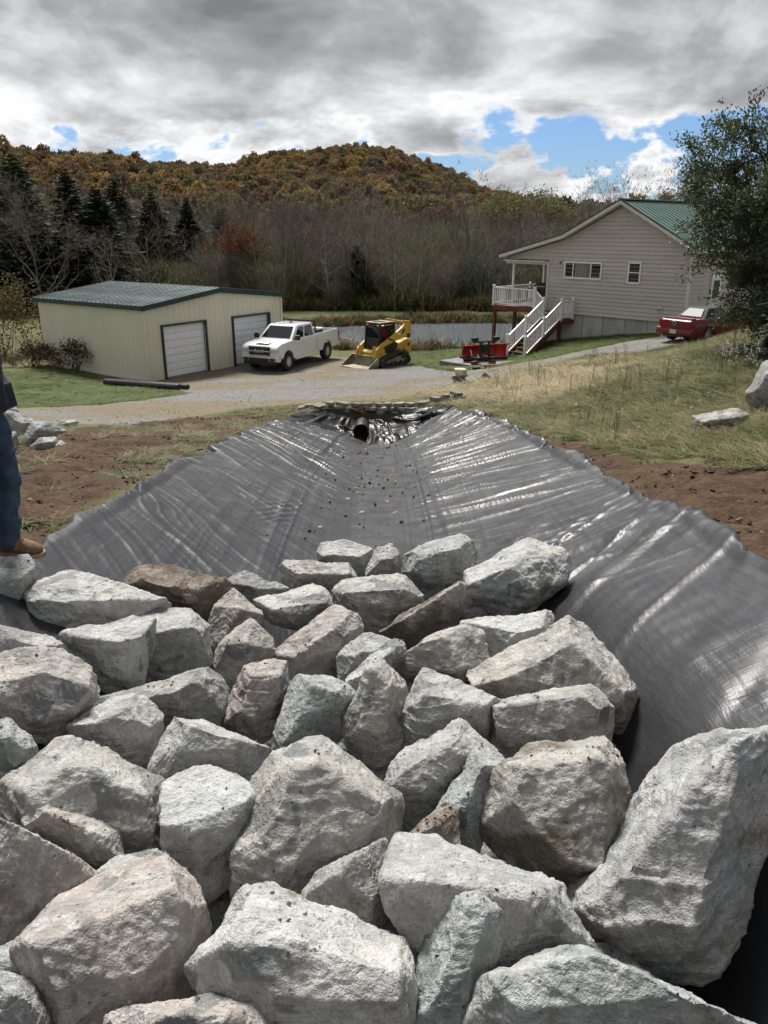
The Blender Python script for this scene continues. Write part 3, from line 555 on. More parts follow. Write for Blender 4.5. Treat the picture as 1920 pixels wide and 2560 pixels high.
('double-humped grey boulder with a dark hollow,back row right of centre',(0.42,0.44,0.435),0.25,0.504,[(0.161,6.409,3.522),(0.222,6.45,3.586),(0.313,6.458,3.608),(0.373,6.441,3.59),(0.434,6.482,3.655),(0.57,6.494,3.686),(0.751,6.48,3.688),(0.786,6.441,3.639),(0.812,6.366,3.54),(0.808,6.303,3.454),(0.724,6.246,3.366),(0.544,6.203,3.288),(0.381,6.169,3.223),(0.278,6.238,3.304),(0.16,6.318,3.398),(0.33,6.18,3.637),(0.648,6.189,3.712),(0.647,6.124,3.567),(0.3,6.135,3.53),(0.264,6.625,3.406),(0.376,6.647,3.476),(0.466,6.657,3.514),(0.7,6.651,3.541),(0.749,6.593,3.42),(0.687,6.534,3.275),(0.431,6.5,3.156),(0.264,6.579,3.304)]),
('flat-topped block with soil on its top,back row',(0.5,0.48,0.45),0.55,0.375,[(-0.87,6.042,3.634),(-0.791,6.068,3.654),(-0.649,6.075,3.643),(-0.435,6.072,3.613),(-0.291,6.069,3.591),(-0.226,6.005,3.511),(-0.331,5.947,3.46),(-0.415,5.921,3.441),(-0.61,5.876,3.416),(-0.778,5.878,3.438),(-0.838,5.927,3.501),(-0.71,5.832,3.629),(-0.49,5.847,3.615),(-0.297,5.865,3.614),(-0.809,6.186,3.535),(-0.645,6.206,3.543),(-0.383,6.211,3.5),(-0.413,6.156,3.387),(-0.623,6.117,3.347),(-0.79,6.135,3.42)]),
('broad tan-grey boulder in the middle of the second row',(0.5,0.48,0.45),0.15,0.464,[(-0.395,5.362,3.711),(-0.351,5.396,3.751),(-0.133,5.427,3.786),(0.112,5.443,3.803),(0.164,5.424,3.78),(0.265,5.366,3.709),(0.322,5.316,3.648),(0.186,5.232,3.55),(0.097,5.182,3.491),(0.009,5.148,3.453),(-0.067,5.132,3.434),(-0.168,5.164,3.473),(-0.206,5.213,3.531),(-0.27,5.246,3.571),(-0.36,5.27,3.601),(-0.287,5.143,3.79),(-0.041,5.155,3.811),(0.144,5.156,3.81),(0.058,5.106,3.712),(-0.307,5.55,3.59),(-0.111,5.584,3.654),(0.109,5.583,3.649),(0.228,5.528,3.538),(0.061,5.459,3.403),(-0.063,5.433,3.353),(-0.168,5.475,3.437),(-0.283,5.504,3.497)]),
('pale low boulder with a dark clod on its saddle,second row',(0.6,0.597,0.585),0.15,0.342,[(-0.939,5.147,3.705),(-0.886,5.173,3.726),(-0.827,5.209,3.757),(-0.729,5.223,3.757),(-0.605,5.231,3.746),(-0.569,5.252,3.764),(-0.508,5.275,3.781),(-0.445,5.268,3.763),(-0.393,5.235,3.717),(-0.372,5.177,3.648),(-0.451,5.119,3.595),(-0.559,5.067,3.553),(-0.631,5.043,3.539),(-0.768,5.072,3.592),(-0.866,5.079,3.616),(-0.788,5.002,3.738),(-0.525,5.022,3.714),(-0.454,5.062,3.775),(-0.881,5.306,3.615),(-0.796,5.339,3.66),(-0.632,5.356,3.652),(-0.559,5.38,3.681),(-0.476,5.363,3.628),(-0.521,5.304,3.523),(-0.657,5.262,3.474),(-0.83,5.274,3.539)]),
('long pinkish boulder tilted up to the right in the centre of the pile',(0.49,0.445,0.42),0.3,0.404,[(-0.676,4.315,3.733),(-0.596,4.399,3.819),(-0.493,4.478,3.897),(-0.387,4.521,3.935),(-0.257,4.567,3.973),(-0.18,4.572,3.97),(-0.135,4.539,3.926),(-0.134,4.473,3.851),(-0.187,4.405,3.778),(-0.251,4.365,3.74),(-0.27,4.293,3.66),(-0.291,4.26,3.626),(-0.376,4.265,3.641),(-0.439,4.254,3.636),(-0.512,4.246,3.635),(-0.585,4.22,3.614),(-0.623,4.249,3.651),(-0.307,4.299,3.97),(-0.419,4.205,3.822),(-0.244,4.273,3.914),(-0.542,4.186,3.809),(-0.625,4.534,3.631),(-0.484,4.627,3.771),(-0.307,4.679,3.834),(-0.217,4.665,3.796),(-0.256,4.591,3.672),(-0.32,4.527,3.571),(-0.4,4.51,3.553),(-0.504,4.497,3.547),(-0.588,4.497,3.561)]),
('narrow boulder with brown and mossy green stains,tilted beside the broad tan-grey one',(0.5,0.48,0.45),0.8,0.358,[(-0.022,4.896,3.606),(0.056,4.936,3.665),(0.177,4.981,3.735),(0.358,5.039,3.827),(0.541,5.085,3.905),(0.59,5.088,3.913),(0.575,5.035,3.842),(0.548,4.977,3.764),(0.51,4.921,3.686),(0.413,4.889,3.637),(0.269,4.845,3.567),(0.162,4.8,3.499),(0.127,4.845,3.554),(0.068,4.869,3.58),(0.159,4.791,3.729),(0.381,4.834,3.837),(0.51,4.882,3.943),(0.074,5.091,3.533),(0.222,5.138,3.639),(0.49,5.192,3.775),(0.516,5.164,3.725),(0.47,5.101,3.598),(0.292,5.06,3.5),(0.185,5.061,3.489)]),
('large pale boulder with a flat tan top at the right end of the back row',(0.6,0.597,0.585),0.1,0.635,[(0.633,5.724,3.297),(0.645,5.848,3.457),(0.713,5.919,3.567),(0.801,5.961,3.643),(0.976,5.998,3.737),(1.15,6.036,3.831),(1.276,6.016,3.839),(1.455,5.962,3.815),(1.518,5.897,3.749),(1.544,5.83,3.67),(1.463,5.789,3.596),(1.303,5.715,3.46),(1.233,5.712,3.438),(1.117,5.662,3.345),(0.963,5.636,3.272),(0.783,5.667,3.264),(0.91,5.601,3.661),(1.032,5.638,3.787),(0.694,5.631,3.639),(1.162,5.532,3.611),(0.8,6.098,3.194),(0.855,6.196,3.423),(1.048,6.227,3.564),(1.271,6.226,3.647),(1.457,6.156,3.572),(1.423,6.102,3.443),(1.254,6.07,3.31),(1.053,6.04,3.169)]),
('grey boulder half hidden in the dark gap in the centre',(0.5,0.498,0.49),0.05,0.257,[(-0.284,4.214,3.829),(-0.124,4.313,3.936),(-0.024,4.296,3.912),(0.06,4.284,3.895),(0.049,4.235,3.84),(-0.055,4.185,3.787),(-0.096,4.15,3.749),(-0.157,4.108,3.703),(-0.26,4.092,3.69),(-0.282,4.159,3.767),(-0.064,4.128,3.902),(-0.156,4.116,3.886),(-0.249,4.329,3.757),(-0.057,4.376,3.827),(-0.003,4.343,3.767),(-0.11,4.294,3.69),(-0.232,4.261,3.64)]),
('thin pale sliver of rock behind the tall tapered boulder',(0.6,0.597,0.585),0.05,0.22,[(-0.25,3.944,3.801),(-0.152,3.98,3.842),(-0.053,4.031,3.902),(0.057,4.113,3.997),(0.107,4.103,3.985),(0.132,4.059,3.931),(0.066,4.007,3.871),(-0.023,3.969,3.826),(-0.092,3.905,3.752),(-0.15,3.88,3.723),(-0.21,3.911,3.76),(0.016,3.957,3.979),(-0.091,3.896,3.882),(-0.2,4.065,3.749),(-0.054,4.117,3.83),(0.064,4.16,3.898),(0.034,4.103,3.805),(-0.083,4.042,3.708),(-0.17,4.045,3.715)]),
('brownish grey boulder with a scooped grey chip in its top,right of centre',(0.5,0.48,0.45),0.2,0.374,[(0.038,4.197,3.755),(0.112,4.229,3.796),(0.239,4.288,3.869),(0.356,4.34,3.936),(0.473,4.355,3.963),(0.577,4.332,3.952),(0.615,4.284,3.907),(0.631,4.224,3.847),(0.621,4.158,3.779),(0.519,4.092,3.702),(0.408,4.107,3.704),(0.337,4.133,3.723),(0.234,4.133,3.712),(0.111,4.148,3.714),(0.331,4.144,3.997),(0.42,4.102,3.94),(0.148,4.076,3.852),(0.428,4.031,3.821),(0.142,4.389,3.66),(0.291,4.434,3.759),(0.464,4.465,3.839),(0.572,4.426,3.79),(0.581,4.359,3.678),(0.421,4.335,3.613),(0.29,4.352,3.62)]),
('pale boulder behind the largest tan-grey boulder on the right',(0.6,0.597,0.585),0.05,0.392,[(0.503,4.585,3.817),(0.635,4.603,3.866),(0.701,4.574,3.849),(0.835,4.563,3.868),(0.894,4.587,3.906),(0.972,4.577,3.914),(1.08,4.544,3.903),(1.106,4.485,3.846),(1.062,4.397,3.744),(0.894,4.365,3.673),(0.716,4.351,3.619),(0.639,4.353,3.604),(0.581,4.479,3.722),(0.821,4.342,3.9),(0.971,4.342,3.949),(0.613,4.721,3.713),(0.759,4.709,3.739),(0.901,4.71,3.786),(1.04,4.682,3.782),(1.035,4.605,3.644),(0.779,4.591,3.537),(0.674,4.663,3.63)]),
('large tan-grey boulder with long sloping top at the right side of the pile',(0.5,0.48,0.45),0.12,0.569,[(0.49,3.98,3.761),(0.631,4.036,3.86),(0.726,4.077,3.93),(0.83,4.102,3.986),(1.003,4.106,4.042),(1.145,4.115,4.095),(1.201,4.09,4.086),(1.233,4.039,4.044),(1.299,3.961,3.986),(1.333,3.875,3.912),(1.338,3.853,3.891),(1.389,3.815,3.869),(1.408,3.763,3.824),(1.386,3.697,3.754),(1.35,3.656,3.703),(1.267,3.664,3.686),(1.165,3.731,3.72),(1.021,3.792,3.736),(0.756,3.862,3.724),(0.619,3.88,3.7),(0.991,3.797,4.136),(1.114,3.734,4.086),(0.771,3.734,3.943),(1.056,3.705,4.016),(1.212,3.632,3.964),(1.28,3.596,3.934),(0.684,4.227,3.62),(0.859,4.273,3.765),(1.064,4.278,3.86),(1.213,4.262,3.896),(1.294,4.186,3.808),(1.332,4.123,3.723),(1.392,4.069,3.662),(1.356,4.009,3.551),(1.208,4.06,3.57),(0.888,4.15,3.582)]),
('squat blocky boulder in front of the large tan-grey one',(0.5,0.48,0.45),0.15,0.406,[(0.543,3.452,3.945),(0.59,3.472,3.973),(0.769,3.483,4.029),(0.928,3.481,4.067),(1.048,3.467,4.086),(1.109,3.418,4.061),(1.148,3.37,4.031),(1.143,3.323,3.992),(1.104,3.249,3.922),(0.961,3.252,3.888),(0.784,3.261,3.85),(0.663,3.248,3.808),(0.563,3.284,3.812),(0.544,3.362,3.87),(0.568,3.275,4.045),(0.891,3.263,4.143),(1.042,3.219,4.133),(0.995,3.162,4.035),(0.572,3.204,3.944),(0.659,3.596,3.829),(0.825,3.606,3.901),(1.033,3.587,3.949),(1.114,3.531,3.897),(1.09,3.465,3.795),(0.847,3.483,3.734),(0.679,3.504,3.703)]),
('blue-grey boulder with a dark sloping front face,centre of the pile',(0.42,0.44,0.435),0.3,0.345,[(-0.501,3.515,4.037),(-0.482,3.551,4.071),(-0.403,3.554,4.064),(-0.35,3.574,4.077),(-0.288,3.578,4.074),(-0.234,3.553,4.044),(-0.145,3.541,4.021),(-0.127,3.51,3.989),(-0.161,3.464,3.948),(-0.177,3.412,3.901),(-0.252,3.334,3.835),(-0.388,3.312,3.83),(-0.47,3.27,3.801),(-0.554,3.265,3.805),(-0.551,3.331,3.867),(-0.491,3.434,3.958),(-0.333,3.38,4.134),(-0.24,3.363,4.096),(-0.445,3.261,3.978),(-0.364,3.317,4.048),(-0.478,3.628,3.919),(-0.404,3.652,3.942),(-0.319,3.667,3.952),(-0.213,3.647,3.907),(-0.225,3.603,3.844),(-0.295,3.526,3.743),(-0.462,3.486,3.711),(-0.522,3.521,3.77)]),
('tall tapered boulder standing on end in the centre',(0.5,0.48,0.45),0.15,0.34,[(-0.217,3.347,3.907),(-0.167,3.399,3.962),(-0.116,3.469,4.036),(-0.082,3.529,4.1),(-0.056,3.596,4.171),(-0.003,3.587,4.161),(0.041,3.548,4.119),(0.111,3.501,4.067),(0.115,3.459,4.023),(0.092,3.401,3.961),(0.083,3.326,3.881),(0.073,3.258,3.81),(-0.003,3.218,3.77),(-0.095,3.234,3.788),(-0.181,3.29,3.847),(-0.045,3.394,4.213),(-0.078,3.328,4.119),(0.014,3.347,4.145),(0.014,3.236,3.986),(-0.11,3.235,3.987),(-0.174,3.515,3.807),(-0.097,3.591,3.915),(-0.052,3.668,4.025),(0.021,3.639,3.983),(0.076,3.585,3.904),(0.053,3.503,3.785),(-0.012,3.435,3.689),(-0.147,3.48,3.756)]),
('pale grey boulder with a wide triangular top,right of the tall tapered one',(0.5,0.498,0.49),0.12,0.391,[(0.08,3.426,3.913),(0.094,3.469,3.955),(0.157,3.536,4.024),(0.194,3.586,4.074),(0.239,3.606,4.098),(0.353,3.563,4.069),(0.482,3.515,4.037),(0.609,3.459,3.998),(0.561,3.414,3.951),(0.535,3.303,3.847),(0.466,3.289,3.827),(0.348,3.315,3.839),(0.212,3.317,3.827),(0.1,3.299,3.799),(0.092,3.356,3.849),(0.166,3.328,4.07),(0.274,3.307,4.055),(0.491,3.307,4.084),(0.19,3.271,3.991),(0.156,3.606,3.795),(0.213,3.668,3.893),(0.274,3.706,3.957),(0.458,3.652,3.904),(0.52,3.594,3.827),(0.451,3.523,3.715),(0.256,3.542,3.716),(0.165,3.566,3.738)]),
('light grey boulder with a ridge down its middle,below the wide triangular one',(0.5,0.498,0.49),0.1,0.361,[(0.009,2.834,3.978),(0.035,2.882,4.022),(0.081,2.929,4.067),(0.112,2.961,4.098),(0.174,2.969,4.11),(0.266,2.993,4.139),(0.321,3.012,4.161),(0.368,3.021,4.173),(0.389,2.997,4.154),(0.44,2.96,4.126),(0.488,2.907,4.084),(0.532,2.888,4.072),(0.441,2.795,3.983),(0.33,2.785,3.965),(0.263,2.772,3.948),(0.181,2.729,3.904),(0.121,2.685,3.861),(0.071,2.75,3.912),(0.208,2.791,4.19),(0.228,2.747,4.137),(0.14,2.697,4.065),(0.048,2.718,4.082),(0.359,2.787,4.202),(0.081,2.996,3.866),(0.136,3.054,3.945),(0.205,3.078,3.982),(0.315,3.102,4.025),(0.366,3.093,4.019),(0.443,3.037,3.958),(0.41,2.969,3.868),(0.275,2.956,3.837),(0.167,2.903,3.758)]),
('biggest central boulder with soil and grit scattered on its top',(0.5,0.48,0.45),0.25,0.525,[(-0.532,2.579,4.203),(-0.451,2.649,4.247),(-0.366,2.71,4.285),(-0.318,2.725,4.292),(-0.213,2.715,4.273),(-0.163,2.696,4.254),(-0.106,2.639,4.205),(-0.036,2.59,4.161),(0.052,2.548,4.121),(0.052,2.496,4.083),(0.034,2.439,4.043),(0.004,2.402,4.019),(-0.161,2.266,3.939),(-0.36,2.227,3.932),(-0.535,2.226,3.949),(-0.541,2.277,3.985),(-0.519,2.351,4.035),(-0.494,2.422,4.084),(-0.324,2.298,4.259),(-0.426,2.269,4.239),(-0.084,2.372,4.31),(-0.359,2.191,4.144),(-0.033,2.34,4.268),(-0.269,2.428,4.396),(-0.495,2.743,4.003),(-0.364,2.825,4.078),(-0.248,2.829,4.068),(-0.167,2.784,4.008),(-0.044,2.729,3.932),(-0.057,2.66,3.856),(-0.211,2.547,3.75),(-0.511,2.516,3.754),(-0.493,2.598,3.842)]),
('grey-green boulder jammed under the biggest central one',(0.37,0.368,0.36),0.25,0.241,[(-0.263,2.077,4.159),(-0.248,2.105,4.176),(-0.197,2.138,4.196),(-0.121,2.172,4.215),(-0.08,2.196,4.23),(-0.002,2.217,4.241),(0.007,2.17,4.209),(0.021,2.079,4.149),(0.015,2.035,4.121),(-0.008,1.996,4.096),(-0.041,1.961,4.075),(-0.121,1.985,4.093),(-0.191,2.022,4.12),(-0.238,2.047,4.138),(-0.166,2.039,4.264),(-0.076,2.059,4.28),(-0.03,2.005,4.226),(-0.226,2.17,4.064),(-0.175,2.208,4.099),(-0.088,2.244,4.13),(-0.023,2.229,4.112),(-0.016,2.144,4.029),(-0.059,2.096,3.985),(-0.172,2.135,4.027)]),
('large foreground boulder with brown grit on its top and a sharp front edge',(0.6,0.597,0.585),0.3,0.443,[(-0.561,1.699,4.22),(-0.543,1.762,4.246),(-0.514,1.833,4.275),(-0.455,1.891,4.296),(-0.405,1.917,4.304),(-0.336,1.925,4.301),(-0.256,1.926,4.294),(-0.2,1.892,4.273),(-0.133,1.843,4.244),(-0.054,1.803,4.219),(0.024,1.803,4.212),(0.076,1.78,4.197),(0.098,1.735,4.175),(0.093,1.669,4.148),(0.072,1.605,4.123),(-0.17,1.577,4.134),(-0.3,1.586,4.149),(-0.416,1.626,4.176),(-0.517,1.649,4.194),(-0.426,1.658,4.413),(-0.321,1.65,4.396),(-0.2,1.619,4.356),(-0.1,1.593,4.323),(-0.044,1.625,4.343),(0.032,1.613,4.324),(-0.256,1.548,4.304),(-0.513,1.861,4.027),(-0.469,1.946,4.092),(-0.382,1.999,4.125),(-0.268,2.005,4.118),(-0.176,1.955,4.066),(-0.054,1.932,4.033),(0.004,1.89,3.992),(-0.014,1.805,3.925),(-0.312,1.79,3.945),(-0.482,1.829,3.997)]),
('wide low grey boulder behind the upright slab',(0.5,0.498,0.49),0.15,0.467,[(0.007,2.181,4.259),(0.028,2.194,4.269),(0.164,2.184,4.279),(0.32,2.138,4.27),(0.439,2.067,4.243),(0.508,2.034,4.232),(0.588,2.005,4.226),(0.616,1.949,4.198),(0.647,1.856,4.151),(0.553,1.833,4.128),(0.427,1.8,4.096),(0.329,1.774,4.071),(0.286,1.756,4.057),(0.13,1.767,4.044),(0.112,1.85,4.086),(0.06,1.998,4.16),(0.027,2.084,4.205),(0.046,1.913,4.369),(0.205,1.905,4.385),(0.339,1.881,4.382),(0.487,1.822,4.349),(0.101,2.268,4.081),(0.22,2.269,4.097),(0.432,2.194,4.058),(0.549,2.153,4.038),(0.604,2.056,3.958),(0.432,2.022,3.901),(0.32,1.994,3.86),(0.18,2.058,3.898),(0.115,2.208,4.027)]),
('small crumbling rock covered in reddish brown fragments',(0.49,0.445,0.42),0.85,0.16,[(0.069,2.393,4.085),(0.122,2.416,4.105),(0.183,2.464,4.144),(0.231,2.498,4.172),(0.283,2.48,4.163),(0.29,2.398,4.106),(0.274,2.349,4.07),(0.159,2.354,4.065),(0.209,2.378,4.172),(0.111,2.468,4.028),(0.194,2.509,4.081),(0.267,2.518,4.098),(0.264,2.44,4.012)]),
('narrow blue-grey block beside the brown-stained boulder on the right',(0.42,0.44,0.435),0.12,0.258,[(0.239,2.609,4.018),(0.267,2.677,4.081),(0.312,2.725,4.129),(0.364,2.757,4.164),(0.416,2.783,4.194),(0.472,2.763,4.185),(0.533,2.737,4.171),(0.514,2.687,4.124),(0.438,2.623,4.057),(0.407,2.58,4.017),(0.402,2.522,3.966),(0.365,2.482,3.926),(0.306,2.506,3.938),(0.268,2.557,3.977),(0.36,2.588,4.179),(0.296,2.54,4.112),(0.403,2.631,4.237),(0.287,2.726,3.937),(0.341,2.799,4.032),(0.417,2.834,4.086),(0.504,2.804,4.066),(0.436,2.733,3.97),(0.411,2.669,3.891),(0.339,2.659,3.867)]),
('big boulder with brown earth stains and a scooped face,right of centre',(0.5,0.48,0.45),0.6,0.526,[(0.369,2.614,4.013),(0.387,2.665,4.056),(0.438,2.695,4.092),(0.514,2.744,4.148),(0.589,2.787,4.201),(0.683,2.795,4.23),(0.801,2.786,4.254),(0.899,2.781,4.275),(0.951,2.761,4.272),(0.978,2.723,4.25),(0.958,2.622,4.168),(0.971,2.525,4.099),(0.943,2.452,4.039),(0.879,2.392,3.979),(0.835,2.359,3.945),(0.805,2.339,3.923),(0.74,2.329,3.9),(0.667,2.354,3.899),(0.574,2.382,3.896),(0.484,2.46,3.93),(0.423,2.526,3.962),(0.524,2.513,4.305),(0.716,2.502,4.353),(0.854,2.492,4.385),(0.585,2.356,4.144),(0.765,2.313,4.152),(0.518,2.449,4.23),(0.781,2.251,4.084),(0.502,2.814,3.843),(0.554,2.862,3.915),(0.666,2.916,4.012),(0.826,2.91,4.056),(0.94,2.891,4.071),(0.954,2.805,3.976),(0.953,2.698,3.852),(0.874,2.641,3.761),(0.8,2.623,3.718),(0.667,2.662,3.721),(0.545,2.758,3.792)]),
('upright blue-grey slab with a pointed top,bottom centre right',(0.42,0.44,0.435),0.08,0.304,[(0.098,1.724,4.154),(0.107,1.781,4.189),(0.124,1.828,4.219),(0.169,1.878,4.254),(0.21,1.938,4.295),(0.272,1.977,4.326),(0.301,1.988,4.336),(0.321,1.974,4.329),(0.335,1.943,4.311),(0.38,1.92,4.3),(0.394,1.894,4.286),(0.383,1.846,4.255),(0.334,1.777,4.208),(0.296,1.706,4.162),(0.235,1.633,4.113),(0.208,1.598,4.091),(0.101,1.604,4.083),(0.098,1.668,4.121),(0.241,1.789,4.384),(0.19,1.692,4.296),(0.182,1.622,4.235),(0.287,1.794,4.392),(0.292,1.736,4.344),(0.142,1.849,4.033),(0.163,1.919,4.094),(0.226,1.991,4.162),(0.293,2.023,4.197),(0.319,1.994,4.175),(0.365,1.961,4.152),(0.322,1.884,4.081),(0.249,1.785,3.99),(0.145,1.766,3.963)]),
('huge pale boulder leaning on the black sheet at the right edge',(0.5,0.498,0.49),0.15,0.652,[(0.752,2.206,3.864),(0.776,2.237,3.896),(0.817,2.293,3.953),(0.848,2.328,3.992),(0.904,2.363,4.04),(0.961,2.488,4.156),(1.002,2.534,4.208),(1.088,2.573,4.274),(1.225,2.614,4.364),(1.324,2.628,4.418),(1.416,2.617,4.45),(1.45,2.607,4.457),(1.525,2.568,4.461),(1.534,2.503,4.416),(1.46,2.402,4.309),(1.401,2.291,4.204),(1.326,2.198,4.106),(1.266,2.131,4.034),(1.22,2.054,3.962),(1.18,2.012,3.916),(1.07,2.012,3.869),(0.934,2.032,3.824),(0.86,2.086,3.828),(0.801,2.144,3.842),(0.739,2.057,4.067),(0.94,2.107,4.226),(1.089,2.164,4.364),(1.214,2.236,4.504),(1.289,2.294,4.601),(0.944,1.985,4.1),(0.96,2.49,3.659),(1.008,2.548,3.744),(1.074,2.593,3.824),(1.143,2.703,3.975),(1.308,2.748,4.109),(1.451,2.744,4.181),(1.537,2.709,4.19),(1.501,2.602,4.056),(1.413,2.468,3.869),(1.34,2.371,3.729),(1.222,2.346,3.642),(1.049,2.404,3.615)]),
('grey boulder with pinkish spots cut off by the bottom edge,right',(0.42,0.44,0.435),0.12,0.389,[(0.261,1.667,4.184),(0.307,1.682,4.199),(0.353,1.702,4.216),(0.412,1.734,4.239),(0.486,1.727,4.253),(0.528,1.744,4.268),(0.564,1.748,4.277),(0.62,1.735,4.285),(0.663,1.706,4.285),(0.719,1.663,4.284),(0.775,1.625,4.284),(0.851,1.572,4.286),(0.921,1.538,4.291),(0.959,1.497,4.288),(0.988,1.458,4.284),(0.73,1.469,4.231),(0.425,1.509,4.175),(0.268,1.546,4.15),(0.241,1.606,4.162),(0.332,1.575,4.359),(0.46,1.582,4.401),(0.606,1.545,4.414),(0.716,1.49,4.403),(0.414,1.508,4.331),(0.383,1.772,4.034),(0.453,1.791,4.068),(0.551,1.803,4.105),(0.609,1.813,4.129),(0.685,1.786,4.13),(0.777,1.735,4.117),(0.898,1.678,4.109),(0.96,1.626,4.088),(0.514,1.672,3.994),(0.368,1.736,4.002)]),
('large tan-grey boulder with a mossy top edge,left',(0.5,0.48,0.45),0.25,0.467,[(-1.512,2.509,4.196),(-1.496,2.567,4.23),(-1.429,2.641,4.254),(-1.365,2.715,4.281),(-1.326,2.744,4.285),(-1.283,2.762,4.28),(-1.226,2.749,4.247),(-1.164,2.744,4.217),(-1.099,2.756,4.199),(-1.056,2.746,4.173),(-0.993,2.706,4.118),(-0.939,2.676,4.073),(-0.911,2.633,4.031),(-0.895,2.55,3.966),(-0.887,2.489,3.92),(-0.962,2.459,3.931),(-1.042,2.439,3.951),(-1.145,2.443,3.997),(-1.249,2.458,4.051),(-1.4,2.439,4.101),(-1.481,2.444,4.138),(-1.333,2.382,4.287),(-1.12,2.412,4.206),(-0.944,2.499,4.212),(-1.003,2.443,4.179),(-1.205,2.475,4.328),(-0.924,2.409,4.095),(-1.525,2.704,4.025),(-1.45,2.789,4.083),(-1.365,2.855,4.114),(-1.291,2.863,4.083),(-1.197,2.872,4.043),(-1.122,2.847,3.971),(-1.064,2.807,3.892),(-1.053,2.719,3.784),(-1.174,2.682,3.805),(-1.331,2.685,3.894),(-1.509,2.665,3.969)]),
('curved dull boulder lying in front of the one with a mossy top edge',(0.5,0.48,0.45),0.3,0.238,[(-1.351,2.335,4.202),(-1.347,2.417,4.257),(-1.272,2.433,4.236),(-1.17,2.441,4.197),(-1.105,2.428,4.16),(-1.051,2.407,4.122),(-1.015,2.386,4.092),(-0.998,2.365,4.071),(-0.99,2.303,4.025),(-1.011,2.29,4.025),(-1.062,2.299,4.053),(-1.154,2.309,4.1),(-1.246,2.319,4.146),(-1.242,2.295,4.277),(-1.108,2.313,4.223),(-1.021,2.286,4.146),(-1.348,2.428,4.112),(-1.283,2.49,4.145),(-1.163,2.493,4.083),(-1.1,2.471,4.024),(-1.086,2.421,3.962),(-1.139,2.416,3.985),(-1.272,2.422,4.064)]),
('brown-grey boulder with a pale edge,cut by the left edge',(0.49,0.445,0.42),0.3,0.327,[(-1.388,2.187,4.379),(-1.341,2.192,4.36),(-1.296,2.188,4.335),(-1.228,2.181,4.297),(-1.141,2.166,4.244),(-1.052,2.147,4.187),(-0.995,2.141,4.155),(-0.987,2.13,4.143),(-1.056,2.074,4.14),(-1.102,2.026,4.131),(-1.161,1.958,4.116),(-1.202,1.905,4.102),(-1.235,1.868,4.094),(-1.284,1.85,4.107),(-1.238,2.041,4.425),(-1.103,2.031,4.337),(-1.177,1.962,4.313),(-1.008,2.026,4.277),(-1.403,2.248,4.239),(-1.335,2.251,4.203),(-1.223,2.241,4.128),(-1.118,2.229,4.055),(-1.165,2.184,4.038),(-1.25,2.104,4.009),(-1.312,2.041,3.984)]),
('largest pinkish boulder in the foreground,lower left',(0.49,0.445,0.42),0.12,0.464,[(-1.127,1.79,4.262),(-1.097,1.838,4.277),(-1.033,1.908,4.292),(-0.984,1.954,4.3),(-0.942,1.972,4.296),(-0.876,2.005,4.291),(-0.803,2.039,4.286),(-0.725,2.058,4.271),(-0.686,2.054,4.256),(-0.636,2.027,4.225),(-0.604,1.996,4.199),(-0.57,1.958,4.167),(-0.558,1.92,4.144),(-0.581,1.863,4.122),(-0.6,1.799,4.097),(-0.615,1.739,4.072),(-0.701,1.699,4.081),(-0.814,1.644,4.091),(-0.915,1.599,4.103),(-0.985,1.617,4.134),(-1.029,1.686,4.181),(-1.027,1.731,4.201),(-1.093,1.755,4.234),(-0.953,1.642,4.36),(-0.634,1.829,4.395),(-0.623,1.709,4.288),(-0.872,1.571,4.267),(-0.747,1.622,4.262),(-0.83,1.744,4.4),(-1.134,1.948,4.07),(-1.052,2.028,4.105),(-0.978,2.071,4.113),(-0.871,2.116,4.11),(-0.782,2.128,4.086),(-0.723,2.094,4.033),(-0.69,2.047,3.979),(-0.726,1.968,3.925),(-0.808,1.899,3.898),(-0.984,1.826,3.905),(-1.067,1.882,3.986),(-1.111,1.926,4.041)]),
('pale boulder with parallel wavy ridges on its top',(0.6,0.597,0.585),0.04,0.377,[(-0.889,2.548,4.204),(-0.864,2.573,4.217),(-0.772,2.619,4.229),(-0.707,2.635,4.225),(-0.638,2.63,4.204),(-0.549,2.623,4.176),(-0.485,2.597,4.139),(-0.505,2.531,4.094),(-0.514,2.489,4.064),(-0.536,2.396,4.001),(-0.58,2.336,3.968),(-0.606,2.294,3.944),(-0.67,2.263,3.938),(-0.749,2.287,3.975),(-0.825,2.328,4.025),(-0.837,2.394,4.076),(-0.856,2.476,4.142),(-0.766,2.316,4.211),(-0.624,2.358,4.214),(-0.506,2.424,4.251),(-0.649,2.303,4.161),(-0.875,2.656,4.059),(-0.785,2.703,4.083),(-0.685,2.713,4.062),(-0.572,2.695,4.008),(-0.596,2.627,3.94),(-0.65,2.529,3.847),(-0.722,2.48,3.815),(-0.839,2.519,3.894),(-0.854,2.612,4.003)]),
('low grey rock down in the gap left of the ridged boulder',(0.5,0.498,0.49),0.15,0.17,[(-1.011,2.121,4.167),(-0.951,2.2,4.188),(-0.796,2.243,4.163),(-0.75,2.194,4.124),(-0.788,2.125,4.102),(-0.925,2.098,4.13),(-0.838,2.128,4.205),(-1.002,2.198,4.096),(-0.838,2.275,4.106),(-0.839,2.208,4.04)]),
